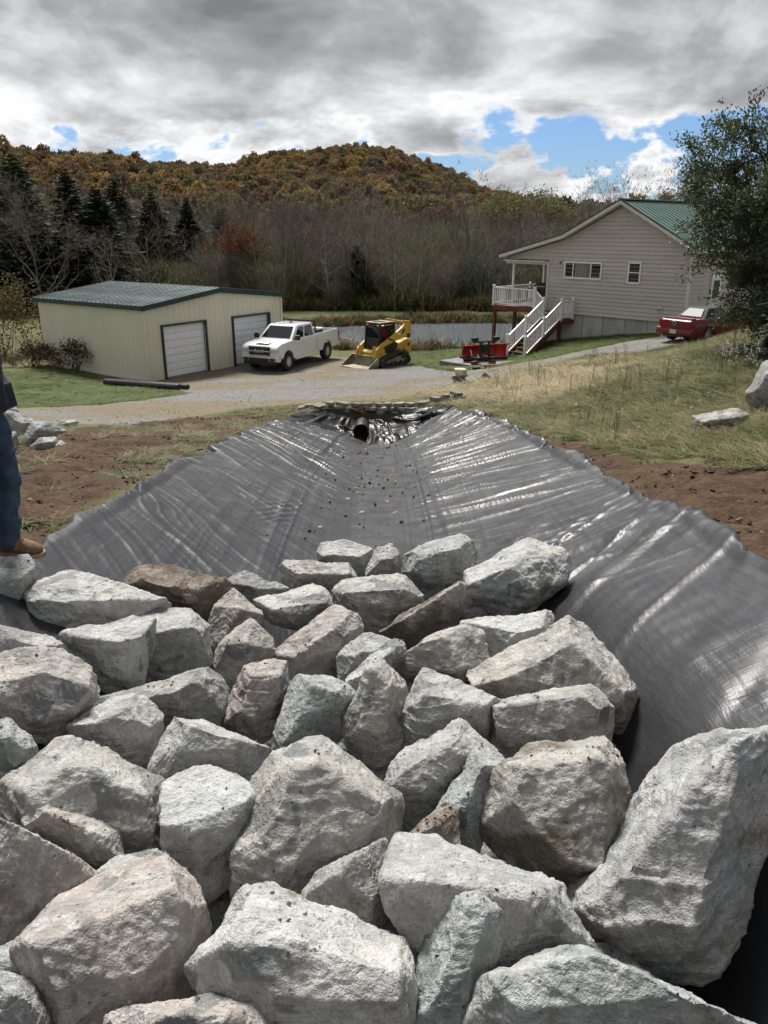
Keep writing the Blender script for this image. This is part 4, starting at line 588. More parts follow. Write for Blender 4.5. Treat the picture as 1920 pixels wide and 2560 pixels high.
('tan boulder just rising over the bottom edge,left of centre',(0.49,0.445,0.42),0.1,0.246,[(-0.76,1.5,4.289),(-0.715,1.527,4.286),(-0.662,1.551,4.281),(-0.609,1.577,4.277),(-0.511,1.596,4.262),(-0.453,1.612,4.255),(-0.418,1.603,4.246),(-0.367,1.575,4.23),(-0.299,1.557,4.213),(-0.264,1.492,4.193),(-0.757,1.433,4.275),(-0.565,1.471,4.354),(-0.416,1.496,4.334),(-0.731,1.582,4.173),(-0.653,1.614,4.176),(-0.538,1.642,4.168),(-0.469,1.649,4.155),(-0.383,1.625,4.116),(-0.736,1.543,4.146)]),
('dull brown-grey boulder in the bottom left corner',(0.37,0.368,0.36),0.35,0.187,[(-1.139,1.629,4.325),(-1.093,1.637,4.309),(-1.04,1.642,4.289),(-0.994,1.638,4.268),(-0.967,1.598,4.239),(-0.932,1.56,4.208),(-0.933,1.509,4.188),(-1.077,1.468,4.232),(-1.018,1.547,4.343),(-0.965,1.542,4.312),(-1.143,1.659,4.243),(-1.071,1.669,4.215),(-1.021,1.643,4.17),(-1.002,1.587,4.117)]),
('dark little rock in the gap above the bottom left corner',(0.42,0.44,0.435),0.2,0.124,[(-1.18,1.72,4.282),(-1.117,1.766,4.276),(-1.065,1.738,4.24),(-1.009,1.711,4.204),(-1.032,1.681,4.201),(-1.119,1.667,4.233),(-1.158,1.66,4.247),(-1.079,1.684,4.285),(-1.184,1.753,4.228),(-1.1,1.768,4.195),(-1.08,1.734,4.156),(-1.173,1.718,4.192)]),
('dark grey boulder on the grassy bank at the right edge',(0.37,0.368,0.36),0.1,0.957,[(6.426,13.645,3.442),(6.503,13.737,3.745),(6.711,13.778,4.09),(6.995,13.694,4.241),(7.261,13.448,4.006),(7.3,13.216,3.532),(7.127,13.159,3.196),(6.797,13.326,3.171),(6.545,13.484,3.22),(6.454,13.285,3.863),(6.72,13.089,3.559),(6.583,13.247,4.006),(6.795,14.09,3.401),(6.963,14.101,3.897),(7.381,13.875,3.834),(7.341,13.772,3.205),(6.899,14.002,3.228)]),
('flat slab lying in the grass left of the dark grey boulder',(0.5,0.48,0.45),0.2,0.492,[(5.117,12.71,3.336),(5.349,12.666,3.447),(5.796,12.508,3.535),(5.907,12.4,3.441),(5.777,12.377,3.301),(5.384,12.484,3.167),(5.156,12.554,3.103),(5.201,12.419,3.357),(5.635,12.249,3.443),(5.316,12.889,3.282),(5.8,12.714,3.435),(5.809,12.666,3.252),(5.365,12.825,3.099)]),
("topmost pale stone of the little heap behind the person's legs",(0.6,0.597,0.585),0.05,0.413,[(-11.336,22.783,1.346),(-11.25,22.867,1.423),(-11.064,22.941,1.381),(-10.899,22.916,1.164),(-10.983,22.79,1.001),(-11.259,22.662,1.031),(-11.036,22.68,1.293),(-11.368,22.971,1.267),(-11.165,23.076,1.294),(-11.135,23.026,1.005)]),
("big angular stone of the heap behind the person's legs",(0.5,0.498,0.49),0.25,0.491,[(-7.89,16.025,2.682),(-7.716,16.098,2.652),(-7.559,16.118,2.525),(-7.402,16.166,2.459),(-7.462,16.058,2.294),(-7.544,15.94,2.132),(-7.672,15.848,2.075),(-7.83,15.857,2.263),(-7.882,15.926,2.462),(-7.628,15.811,2.57),(-7.505,15.837,2.43),(-7.925,16.211,2.555),(-7.691,16.295,2.436),(-7.634,16.279,2.261),(-7.802,16.157,2.092),(-7.933,16.167,2.388)]),
('pale triangular stone in the middle of the heap by the track',(0.42,0.44,0.435),0.05,0.436,[(-6.826,14.117,2.439),(-6.68,14.299,2.659),(-6.669,14.392,2.832),(-6.49,14.485,2.846),(-6.306,14.542,2.783),(-6.22,14.529,2.675),(-6.336,14.413,2.556),(-6.534,14.296,2.513),(-6.629,14.211,2.437),(-6.766,14.131,2.41),(-6.477,14.2,2.782),(-6.541,14.138,2.652),(-6.855,14.421,2.432),(-6.712,14.563,2.735),(-6.448,14.673,2.699),(-6.485,14.613,2.526),(-6.709,14.487,2.433)]),
('low pale stone at the foot of the heap by the track',(0.6,0.597,0.585),0.08,0.298,[(-6.292,13.44,2.647),(-6.173,13.579,2.773),(-5.925,13.69,2.756),(-5.889,13.66,2.682),(-5.948,13.572,2.588),(-5.982,13.526,2.542),(-6.23,13.428,2.58),(-6.072,13.425,2.72),(-5.901,13.503,2.723),(-6.303,13.622,2.61),(-6.022,13.772,2.698),(-6.054,13.722,2.566),(-6.263,13.626,2.558)]),
('small whitish stone at the right foot of the heap',(0.6,0.597,0.585),0.25,0.197,[(-5.958,13.529,2.553),(-5.966,13.576,2.634),(-5.855,13.664,2.692),(-5.755,13.685,2.651),(-5.69,13.667,2.573),(-5.784,13.598,2.533),(-5.834,13.539,2.655),(-5.974,13.664,2.536),(-5.886,13.731,2.646),(-5.775,13.754,2.554)]),
('small grey stone tucked right of the pale triangular stone',(0.42,0.44,0.435),0.05,0.198,[(-7.345,17.005,2.0),(-7.328,17.08,2.126),(-7.205,17.115,2.088),(-7.127,17.099,1.99),(-7.196,17.031,1.92),(-7.317,16.983,1.933),(-7.204,16.989,2.047),(-7.362,17.121,1.978),(-7.254,17.184,2.046),(-7.259,17.149,1.918)]),
('flat pale stone lying apart at the edge of the track',(0.6,0.597,0.585),0.05,0.259,[(-8.116,19.001,1.689),(-8.071,19.082,1.783),(-7.909,19.154,1.782),(-7.66,19.234,1.73),(-7.735,19.15,1.653),(-7.921,19.041,1.615),(-7.885,18.993,1.739),(-8.112,19.162,1.662),(-7.951,19.247,1.735),(-7.836,19.27,1.636)]),
('round dark stone of the heap right behind the jeans',(0.37,0.368,0.36),0.1,0.273,[(-6.61,13.252,2.926),(-6.468,13.337,2.95),(-6.406,13.279,2.759),(-6.472,13.172,2.605),(-6.597,13.105,2.601),(-6.462,13.136,2.843),(-6.641,13.358,2.854),(-6.501,13.394,2.729),(-6.65,13.288,2.608)]),
]
# ------------------------------------------------------------------ boulders
def rock_mat():
    m = bpy.data.materials.new('field_stone'); m.use_nodes = True; k = NT(m.node_tree); b = k.n['Principled BSDF']
    tc = k.a('ShaderNodeTexCoord'); oi = k.a('ShaderNodeObjectInfo')
    off = k.a('ShaderNodeVectorMath', operation='SCALE'); k.set(off.inputs[0], (37.0, 91.0, 53.0)); k.set(off.inputs['Scale'], oi.outputs['Random'])
    vv = k.a('ShaderNodeVectorMath', operation='ADD'); k.set(vv.inputs[0], tc.outputs['Object']); k.set(vv.inputs[1], off.outputs[0]); v = vv.outputs[0]
    base = oi.outputs['Color']
    n1 = k.noise(v, 2.6, 3, .6, .6); n2 = k.noise(v, 11, 4, .68, .4); n3 = k.noise(v, 40, 4, .7); n4 = k.noise(v, 130, 2, .7)
    cool = k.mix(1.0, base, (.86, .90, .90), 'MULTIPLY'); warm = k.mix(1.0, base, (1.02, .98, .93), 'MULTIPLY')
    col = k.mix(k.map(n1, .35, .65), cool, warm)
    col = k.mix(k.map(n2, .48, .66, 0, .75), col, k.mix(.55, base, (.66, .655, .64)))             # pale crushed bloom
    col = k.mix(k.map(n3, .52, .7, 0, .8), col, (.68, .675, .655))
    scar = k.map(k.noise(v, 4.2, 3, .5, .3), .60, .635)                                           # fresh dark scars
    col = k.mix(k.m('MULTIPLY', scar, .85), col, (.17, .185, .185))
    pit = k.map(k.vor(v, 26), .10, .17, 1.0, 0.0); pit = k.m('MULTIPLY', pit, k.map(k.noise(v, 9, 2), .5, .6))
    col = k.mix(k.m('MULTIPLY', pit, .75), col, (.10, .095, .09))
    col = k.mix(k.map(n4, .52, .72, 0, .7), col, (.20, .195, .185)); col = k.mix(k.map(n4, .28, .42, .35, 0), col, (.70, .70, .68))
    vein = k.map(k.m('ABSOLUTE', k.m('SUBTRACT', k.noise(v, 5.5, 3, .6, 1.2), .5)), .0, .014, .5, 0); col = k.mix(vein, col, (.70, .70, .68))
    mott = k.map(k.noise(v, 7.5, 4, .65, .8), .40, .56, .62, 0); col = k.mix(mott, col, k.mix(1.0, base, (.60, .59, .57), 'MULTIPLY'))
    # clinging earth, patchy
    at = k.a('ShaderNodeAttribute', attribute_name='earth', attribute_type='OBJECT')
    dn = k.m('ADD', k.m('MULTIPLY', k.noise(v, 3.4, 4, .6, .5), .75), k.m('MULTIPLY', n3, .25))
    dirt = k.map(dn, k.m('SUBTRACT', .63, k.m('MULTIPLY', at.outputs['Fac'], .30)), k.m('SUBTRACT', .76, k.m('MULTIPLY', at.outputs['Fac'], .24)), 0, .85)
    col = k.mix(dirt, col, k.mix(n3, (.085, .062, .042), (.20, .155, .11)))
    col = k.mix(1.0, col, (.80, .805, .81), 'MULTIPLY')
    k.set(b.inputs['Base Color'], col); b.inputs['Roughness'].default_value = .88; b.inputs['Specular IOR Level'].default_value = .25
    strat = k.noise(k.scale(v, (1, 1.2, 5)), 6, 2, .6)
    h = k.m('ADD', k.m('ADD', k.m('MULTIPLY', n2, 1.0), k.m('MULTIPLY', n3, .55)), k.m('ADD', k.m('MULTIPLY', n4, .22), k.m('ADD', k.m('MULTIPLY', strat, .5), k.m('MULTIPLY', pit, -.4))))
    bn = k.a('ShaderNodeBump', i_Strength=.85, i_Distance=.03, i_Height=h); k.set(b.inputs['Normal'], bn)
    return m
M['stone'] = rock_mat()
def hull_mesh(pts, rng, chip, merge=30, keep=.60):
    """large flat breaks: hull faces grouped into a dozen or so planes, then a block cut by those planes"""
    bm = bmesh.new()
    for p in pts: bm.verts.new(p)
    r = bmesh.ops.convex_hull(bm, input=bm.verts); bmesh.ops.recalc_face_normals(bm, faces=bm.faces); bm.normal_update()
    fs = sorted(((f.calc_area(), f.normal.copy(), f.calc_center_median()) for f in bm.faces), key=lambda t: -t[0]); bm.free()
    P = [Vector(p) for p in pts]; groups = []
    for a, n, c in fs:
        if a < 1e-7: continue
        for g in groups:
            if g[1].normalized().angle(n) < R(merge): g[0] += a; g[1] += n*a; g[2].append((a, c)); break
        else: groups.append([a, n*a, [(a, c)]])
    cen = sum(P, Vector())/len(P); ext = max((p-cen).length for p in P)*2
    bm = bmesh.new(); bmesh.ops.create_cube(bm, size=2*ext, matrix=Matrix.Translation(cen))
    planes = []
    for g in groups:
        n = g[1].normalized(); far = max(p.dot(n) for p in P); mean = sum(a*c.dot(n) for a, c in g[2])/sum(a for a, c in g[2]); planes.append((n, keep*far+(1-keep)*mean))
    for _ in range(6):      # knocked-off corners
        d = rv3(rng); far = max(p.dot(d) for p in P); planes.append((d, far-chip*rng.uniform(.2, 1)*(far-cen.dot(d))))
    for n, off in planes:
        bmesh.ops.bisect_plane(bm, geom=bm.verts[:]+bm.edges[:]+bm.faces[:], plane_co=n*off, plane_no=n, clear_outer=True)
        ed = [e for e in bm.edges if e.is_boundary]
        if ed: bmesh.ops.holes_fill(bm, edges=ed)
    bmesh.ops.recalc_face_normals(bm, faces=bm.faces)
    me = bpy.data.meshes.new('boulder'); bm.to_mesh(me); bm.free()
    return me
def rv3(rng): return Vector((rng.gauss(0, 1), rng.gauss(0, 1), rng.gauss(0, 1))).normalized()
def build_rocks(data, res=56):
    rng = random.Random(5); obs = []
    for i, (lab, col, dirt, size, pts) in enumerate(data):
        P = [Vector(p) for p in pts]; mid = sum(P, Vector())/len(P); P = [mid+(p-mid)*1.045 for p in P]; base = Vector((sum(p.x for p in P)/len(P), sum(p.y for p in P)/len(P), min(p.z for p in P)))
        me = hull_mesh([p-base for p in P], rng, .10)
        o = obj('boulder', me, None, None, base); md = o.modifiers.new('r', 'REMESH'); md.mode = 'VOXEL'; md.voxel_size = size/(res if base.y < 9 else 24); md.use_smooth_shade = True
        obs.append(o)
    dg = bpy.context.evaluated_depsgraph_get(); dg.update()
    for i, (o, (lab, col, dirt, size, pts)) in enumerate(zip(obs, data)):
        me = bpy.data.meshes.new_from_object(o.evaluated_get(dg)); o.modifiers.clear(); old = o.data; o.data = me; bpy.data.meshes.remove(old); me.name = 'boulder'
        n = len(me.vertices); co = np.empty(n*3, np.float32); no = np.empty(n*3, np.float32)
        me.vertices.foreach_get('co', co); me.vertices.foreach_get('normal', no); co = co.reshape(-1, 3); no = no.reshape(-1, 3)
        # one smoothing pass keeps facets but breaks the voxel steps
        ed = np.empty(len(me.edges)*2, np.int32); me.edges.foreach_get('vertices', ed); ed = ed.reshape(-1, 2)
        for _ in range(1):
            acc = np.zeros_like(co); cnt = np.zeros(n)
            np.add.at(acc, ed[:, 0], co[ed[:, 1]]); np.add.at(acc, ed[:, 1], co[ed[:, 0]]); np.add.at(cnt, ed[:, 0], 1); np.add.at(cnt, ed[:, 1], 1)
            co = co*.65+.35*acc/np.maximum(cnt, 1)[:, None]
        p = co/size+i*3.7; x, y, z = p.T
        lay = rng.uniform(-.6, .6)
        d = .016*fbm(x*1.3, y*1.3, z*1.3, 2, seed=i)+.012
        d += .060*np.minimum(0, .34-np.abs(vnoise(x*2.2, y*2.2, z*2.2, seed=i+100)))*1.3             # scooped breaks
        q = vnoise(x*3.4, y*3.4, z*3.4, seed=i+150); d += .034*(np.floor(q*3.2)/3.2-q*.35)             # stepped chips with sharp edges
        q = vnoise(x*8.3, y*8.3, z*8.3, seed=i+200); d += .011*(np.floor(q*2.6)/2.6-q*.3)
        zz = z+lay*x+.12*vnoise(x*2, y*2, z*2, seed=i+300); st = (zz*5.5) % 1.0
        d += .022*st*sstep(.0, .5, vnoise(x*1.3, y*1.3, z*1.3, seed=i+400))                            # bedding steps
        d += .009*fbm(x*14, y*14, z*14, 3, seed=i+500)
        co = co+no*(d*size)[:, None]
        me.vertices.foreach_set('co', co.astype(np.float32).ravel()); me.update()
        me.materials.append(M['stone']); me.polygons.foreach_set('use_smooth', np.ones(len(me.polygons), bool))
        o.color = (*col, 1); o['earth'] = float(dirt)
        g = 'boulders piled in the channel' if i < 53 else ('stones on the grassy bank' if i < 55 else ('stones heaped by the track' if i < 63 else 'stones deep in the gaps'))
        tag(o, lab, 'boulder', g)
def under_course():
    # the lower course, seen only down the gaps between the top boulders
    rng = random.Random(19); out = []
    for y in (1.0, 1.75, 2.5, 3.3, 4.1):
        for x in (-1.9, -1.25, -.6, .05, .7, 1.3):
            cx, cy = x+rng.uniform(-.15, .15), y+rng.uniform(-.2, .2)
            if cx > .75+.1*cy: continue
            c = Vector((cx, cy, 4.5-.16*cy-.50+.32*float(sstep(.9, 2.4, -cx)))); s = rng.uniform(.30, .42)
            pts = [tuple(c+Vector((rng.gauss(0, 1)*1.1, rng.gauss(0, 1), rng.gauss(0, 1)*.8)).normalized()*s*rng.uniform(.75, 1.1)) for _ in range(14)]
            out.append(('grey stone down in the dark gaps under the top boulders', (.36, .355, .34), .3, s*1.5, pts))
    return out
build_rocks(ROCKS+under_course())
# ------------------------------------------------------------------ building materials
M['siding'] = pmat('tan_vinyl_siding', (.46,.42,.375), (.51,.468,.42), 1.2, .55, bump=.05, bscale=60, stretch=(.4,1,1), spread=.035)
M['trim'] = pmat('pale_trim', (.58,.55,.52), (.66,.63,.60), 2, .5)
M['white'] = pmat('white_vinyl', (.74,.74,.75), (.82,.82,.82), 3, .4)
M['green_metal'] = pmat('green_roof_metal', (.085,.145,.125), (.12,.185,.16), 1.5, .42, metal=.2, bump=.03)
M['green_trim'] = pmat('dark_green_trim', (.012,.035,.026), (.02,.05,.038), 2, .4)
M['concrete'] = pmat('concrete', (.36,.355,.34), (.52,.51,.49), 1.4, .9, bump=.25, bscale=25, stretch=(1,1,.35))
M['pad'] = pmat('pad_concrete', (.17,.167,.16), (.24,.235,.225), 1.0, .9, bump=.2)
M['redwood'] = pmat('red_stained_wood', (.085,.022,.014), (.15,.042,.026), 5, .6, stretch=(1,1,.2), bump=.1)
M['winglass'] = glass_dark('window_glass', (.02,.022,.024), .04)
M['curtain'] = pmat('curtain', (.16,.15,.14), (.28,.26,.24), 14, .9, stretch=(1,1,.02))
M['black_plastic'] = pmat('black_plastic', (.012,.012,.012), (.02,.02,.02), 4, .5)
M['steel_tan'] = pmat('tan_steel_panel', (.66,.63,.50), (.71,.68,.55), .8, .45, stretch=(1,1,.25), bump=.03, spread=.02)
M['roof_grey'] = pmat('weathered_green_steel_roof', (.12,.155,.16), (.18,.22,.225), 1.0, .35, metal=.35, stretch=(.3,1,1))
M['door_white'] = pmat('white_door', (.80,.81,.83), (.86,.87,.88), 2, .4)
M['dark_in'] = pmat('dark_interior', (.01,.01,.01), (.015,.015,.015), 4, .9)
HU, HB = Vector((.68,-.7332,0)).normalized(), Vector((.7332,.68,0)).normalized()
def roofline(x):  # top of the gable wall
    return float(np.interp(x, [-2.75, 1.0, 4.15, 7.9], [4.82, 5.80, 7.36, 5.42]))
def build_house():
    h = thing('house', 'tan clapboard house with green metal roof on a concrete foundation', 'house'); frame(h, HU, HB, Vector((0,0,1)), (8.68,43.0,0))
    W, DEP = 7.85, 12.0
    MB().box((W/2, DEP/2+.06, .8), (W-.08, DEP-.1, 2.62)).build('foundation', M['concrete'], h)
    for q in range(6): MB().box((1.1+q*1.22, .008, .8), (.018, .03, 2.6)).build('form_seam', M['pad'], h)
    core = [(0.03,2.12),(W-.03,2.12),(W-.03,5.38),(4.15,7.3),(1.0,5.74),(.03,5.48)]
    MB().prism([(x, z) for x, z in core], .03, DEP).build('wall', M['siding'], h)
    # clapboards of the gable, one by one
    def board(x0, x1, z0, z1, xa, xb, depth=0.0):
        b = MB(); P = []
        for (x, z, y) in ((x0, z0, -.042), (x1, z0, -.042), (xb, z1, -.004), (xa, z1, -.004)): P.append((x, y, z))
        for (x, z) in ((x0, z0), (x1, z0), (xb, z1), (xa, z1)): P.append((x, .028, z))
        b.add(P, [(0,1,2,3),(7,6,5,4),(0,4,5,1),(1,5,6,2),(2,6,7,3),(3,7,4,0)]); return b
    z = 2.1; cz = .188
    xs = np.linspace(-2.75, 7.9, 400); rl = np.array([roofline(v) for v in xs])
    while z < 7.3:
        z1 = z+cz
        def span(zz):
            ok = xs[rl > zz+.02]
            if len(ok) == 0: return None
            lo, hi = ok[0], ok[-1]
            if zz < 4.62: lo = 0.0
            return max(lo, -2.72 if zz >= 4.62 else 0.0), min(hi, W)
        a = span(z+.001); c = span(min(z1, 7.33))
        if a is None: break
        if c is None: c = ((a[0]+a[1])/2-.02, (a[0]+a[1])/2+.02)
        if z >= 4.60 and c[0] < a[0]: c = (a[0], c[1])
        board(a[0], a[1], z, z1-.004, max(c[0], a[0]), min(c[1], a[1])).build('siding_board', M['siding'], h)
        z = z1
    # side wall boards (the wall that faces the parking side)
    sd = MB(); 
    z = 2.1; first = None
    while z < 5.3:
        if first is None:
            b = MB().add([(W+.028,0,0),(W+.028,DEP,0),(W+.006,DEP,cz-.004),(W+.006,0,cz-.004),(W-.03,0,0),(W-.03,DEP,0),(W-.03,DEP,cz-.004),(W-.03,0,cz-.004)], [(0,1,2,3),(7,6,5,4),(0,4,5,1),(1,5,6,2),(2,6,7,3),(3,7,4,0)])
            first = b.build('siding_board', M['siding'], h); first.location.z = z
        else:
            c = first.copy(); COL.objects.link(c); c.parent = h; c.location.z = z
        z += cz
    for x in (.0, W): MB().box((x, -.01, 3.72 if x else 3.37), (.11, .11, 3.25 if x else 2.55)).build('corner_board', M['trim'], h)
    MB().box((-1.36, 1.9, 4.66), (2.75, 4.6, .05)).build('porch_ceiling', M['trim'], h)
    MB().box((-1.36, .0, 4.56), (2.72, .16, .14)).build('porch_beam', M['trim'], h); MB().box((-2.68, 4, 4.56), (.16, 8.2, .14)).build('porch_beam', M['trim'], h)
    # roof planes
    def slope(x0, z0, x1, z1, name, th=.07):
        y0, y1 = -.42, DEP+.4
        return MB().add([(x0,y0,z0),(x1,y0,z1),(x1,y1,z1),(x0,y1,z0),(x0,y0,z0-th),(x1,y0,z1-th),(x1,y1,z1-th),(x0,y1,z0-th)], [(0,1,2,3),(7,6,5,4),(0,4,5,1),(1,5,6,2),(2,6,7,3),(3,7,4,0)])
    segs = [(4.15,7.58,8.28,5.40),(4.15,7.58,1.0,6.0),(1.0,6.0,-3.0,4.97)]
    roof = slope(*segs[0], 'roof').build('roof', M['green_metal'], h)
    r2 = slope(4.15,7.58,1.0,6.0,'r').build('roof', M['green_metal'], h); r3 = slope(1.0,6.0,-3.0,4.97,'r').build('roof', M['green_metal'], h)
    for (x0,z0,x1,z1), ro in zip(segs, (roof, r2, r3)):
        base = None; d = Vector((x1-x0,0,z1-z0)); nrm = Vector((-d.z,0,d.x)).normalized(); nrm = nrm if nrm.z > 0 else -nrm
        for q in range(31):
            if base is None:
                base = MB().bar(Vector((x0,0,z0))+nrm*.014, Vector((x1,0,z1))+nrm*.014, .045, .03, up=nrm).build('roof_rib', M['green_metal'], ro)
                c = base
            else: c = base.copy(); COL.objects.link(c); c.parent = ro
            c.location.y = -.36+q*.41
    MB().bar((4.15,-.44,7.60),(4.15,12.4,7.60),.34,.05).build('ridge_cap', M['green_metal'], roof)
    MB().tube([(6.4,3.2,6.3),(6.4,3.2,7.35)], .06, 10).build('vent_pipe', M['white'], roof); MB().tube([(6.4,3.2,7.33),(6.4,3.2,7.48)], .13, 10).build('vent_cap', M['white'], roof)
    # rake boards and dark edge trim
    for (x0,z0,x1,z1) in segs:
        MB().bar((x0,-.445,z0-.10),(x1,-.445,z1-.10),.035,.17).build('rake_board', M['trim'], h)
        MB().bar((x0,-.45,z0-.005),(x1,-.45,z1-.005),.06,.055).build('edge_trim', M['green_trim'], h)
        MB().bar((x0,-.20,z0-.17),(x1,-.20,z1-.17),.44,.02).build('soffit', M['trim'], h)
    MB().bar((8.28,-.44,5.33),(8.28,12.4,5.33),.05,.16).build('fascia', M['trim'], h); MB().bar((-3.0,-.44,4.90),(-3.0,12.4,4.90),.05,.15).build('fascia', M['trim'], h)
    # windows
    def window(x0, x1, z0, z1, mull, horiz=None, curt=None):
        w = MB()
        for a, b in (((x0,z0),(x1,z0)),((x0,z1),(x1,z1)),((x0,z0),(x0,z1)),((x1,z0),(x1,z1))): w.bar((a[0],-.045,a[1]),(b[0],-.045,b[1]),.07,.09,up=(0,-1,0) if a[0]==b[0] else (0,0,1))
        fr = w.build('window', M['white'], h)
        edges = [x0]+mull+[x1]
        for xa, xb in zip(edges[:-1], edges[1:]):
            zs = [(z0, z1)] if horiz is None else [(z0, horiz), (horiz, z1)]
            for za, zb in zs:
                MB().box(((xa+xb)/2,-.034,(za+zb)/2),(xb-xa-.02,.012,zb-za-.02)).build('pane', M['winglass'], fr)
        for mx in mull: MB().box((mx,-.045,(z0+z1)/2),(.05,.06,z1-z0-.08)).build('mullion', M['white'], fr)
        if horiz: MB().box(((x0+x1)/2,-.045,horiz),(x1-x0-.08,.06,.05)).build('mullion', M['white'], fr)
        if curt: MB().box(((curt[0]+curt[1])/2,-.0265,(z0+z1)/2),(curt[1]-curt[0]-.06,.008,z1-z0-.09)).build('curtain', M['curtain'], fr)
    window(1.05,3.2,3.90,4.66,[1.55,2.6]); window(4.72,5.35,3.80,4.74,[],4.28)
    MB().box((1.6+.5,-.041,4.28),(.9,.002,.62)).build('curtain', M['curtain'], h)
    MB().box((.75,-.06,4.62),(.1,.08,.07)).build('wall_lamp', M['black_plastic'], h)
    v = MB().box((6.55,-.055,2.68),(.24,.07,.24)).build('dryer_vent', M['trim'], h, bevel=.02)
    MB().box((6.55,-.095,2.66),(.15,.015,.09)).build('flap', M['pad'], v)
    # side door with a white frame
    dr = MB().box((W+.05, 2.6, 3.15),(.06,1.0,2.1)).build('door', M['white'], h)
    MB().box((W+.085, 2.6, 3.55),(.02,.6,.8)).build('pane', M['winglass'], dr); MB().box((W+.10, 2.98, 3.05),(.05,.05,.05)).build('handle', M['black_plastic'], dr)
    # porch posts
    for y in (.5, 3.3, 6.2): MB().box((-2.68,y,3.42),(.12,.12,2.2)).build('porch_post', M['white'], h, bevel=.01)
    return h
build_house()
def build_deck():
    d = thing('deck', 'red stained deck with white railings and stairs beside the tan house', 'deck'); frame(d, HU, HB, Vector((0,0,1)), (8.68,43.0,0))
    red, wh = M['redwood'], M['white']; ZD, ZL = 2.32, 1.86
    for q in range(20): MB().box((-1.5,-.85+q*.145+.07,ZD-.02),(2.9,.135,.035)).build('deck_board', red, d)
    MB().box((-1.5,2.05+2.5,ZD-.02),(2.9,5,.035)).build('deck_floor', red, d)
    MB().box((-1.5,-.9,ZD-.14),(2.94,.05,.24)).build('rim_beam', red, d); MB().box((-2.97,3,ZD-.14),(.05,8,.24)).build('rim_beam', red, d); MB().box((-.04,-.45,ZD-.14),(.05,.9,.24)).build('rim_beam', red, d)
    for x, y, zt, zb in ((-2.85,-.8,ZD-.26,-.5),(-2.85,1.0,ZD-.26,-.7),(-2.85,4.5,ZD-.26,-.7),(1.62,-1.0,ZL-.2,.0),(.62,-1.0,ZL-.2,.0)): MB().box((x,y,(zt+zb)/2),(.15,.15,zt-zb)).build('post', red, d)
    # landing
    for q in range(8): MB().box((1.12,-1.07+q*.145,ZL-.02),(1.3,.135,.035)).build('deck_board', red, d)
    MB().box((1.12,-1.16,ZL-.13),(1.34,.05,.2)).build('rim_beam', red, d); MB().box((1.79,-.56,ZL-.13),(.05,1.15,.2)).build('rim_beam', red, d)
    for q in range(2): MB().box((.12+q*.28,-.5,ZD-.15*(q+1)-.02),(.28,1.0,.04)).build('step', red, d)
    # main flight down to the pad
    n = 8; y0, y1, z1 = -1.18, -4.0, .22
    for q in range(n):
        t = (q+1)/(n+1); MB().box((1.2, y0+(y1-y0)*t+.1, ZL+(z1-ZL)*t),(1.12,.30,.045)).build('step', red, d)
        MB().box((1.2, y0+(y1-y0)*t+.24, ZL+(z1-ZL)*t-.09),(1.1,.02,.14)).build('riser', red, d)
    for x in (.62,1.78): MB().bar((x,y0+.02,ZL-.12),(x,y1+.05,z1-.0),.05,.26).build('stringer', red, d)
    # railings
    def rail(a, b, n, hgt=.92):
        a, b = Vector(a), Vector(b); up = Vector((0,0,1))
        r = MB().bar(a+up*hgt, b+up*hgt, .075, .06).build('railing', wh, d)
        MB().bar(a+up*.11, b+up*.11, .06, .06).build('bottom_rail', wh, r)
        for i in range(n):
            p = a.lerp(b, (i+1)/(n+1)); MB().box(tuple(p+up*(hgt/2+.06)),(.036,.036,hgt-.12)).build('baluster', wh, r)
    def post(p, hgt=1.04): 
        q = MB().box((p[0],p[1],p[2]+hgt/2-.06),(.115,.115,hgt+.12)).build('rail_post', wh, d)
        MB().box((p[0],p[1],p[2]+hgt+.02),(.14,.14,.04),taper=(.7,.7)).build('post_cap', wh, q)
    A, B, C, D_, E_ = (-2.92,-.86,ZD),(-.16,-.86,ZD),(.62,-1.1,ZL),(1.74,-1.1,ZL),(1.74,-.08,ZL)
    F_, G_ = (.62,-3.95,z1+.02),(1.74,-3.95,z1+.02); Mf, Mg = tuple((Vector(C)+Vector(F_))*.5), tuple((Vector(D_)+Vector(G_))*.5)
    for p in (A,B,C,D_,E_,F_,G_,Mf,Mg,(-2.92,2.4,ZD),(-2.92,5.2,ZD)): post(p)
    rail(A,B,19); rail(B,C,6); rail(C,Mf,10); rail(Mf,F_,10); rail(D_,Mg,10); rail(Mg,G_,10); rail(D_,E_,7); rail(A,(-2.92,2.4,ZD),20); rail((-2.92,2.4,ZD),(-2.92,5.2,ZD),16)
build_deck()
def at_house(x, y, z): return Vector((8.68,43.0,0))+HU*x+HB*y+Vector((0,0,z))
def build_grill():
    g = thing('gas_grill', 'black covered gas grill on the deck under the porch roof', 'grill', at_house(-.75,.7,2.32)); g.rotation_euler.z = math.atan2(HU.y, HU.x)
    for sx in (-.45,.45):
        for sy in (-.2,.2): MB().box((sx,sy,.42),(.05,.05,.84)).build('leg', M['black_plastic'], g)
    MB().box((0,0,.55),(1.0,.5,.5)).build('cabinet', M['black_plastic'], g, bevel=.02)
    pr = [(-.3,0),(.3,0),(.3,.14),(.2,.30),(-.05,.36),(-.25,.28),(-.3,.12)]
    MB().prism([(p[0],p[1]+.84) for p in pr],-.42,.42,fn=lambda p:(p[1],p[0],p[2])).build('lid', M['black_plastic'], g, bevel=.015, smooth=True)
    for s in (-1,1): MB().box((s*.68,0,.86),(.36,.48,.04)).build('side_shelf', M['black_plastic'], g)
    MB().tube([(-.3,-.33,1.0),(.3,-.33,1.0)],.018,8).build('handle', M['trim'], g)
build_grill()
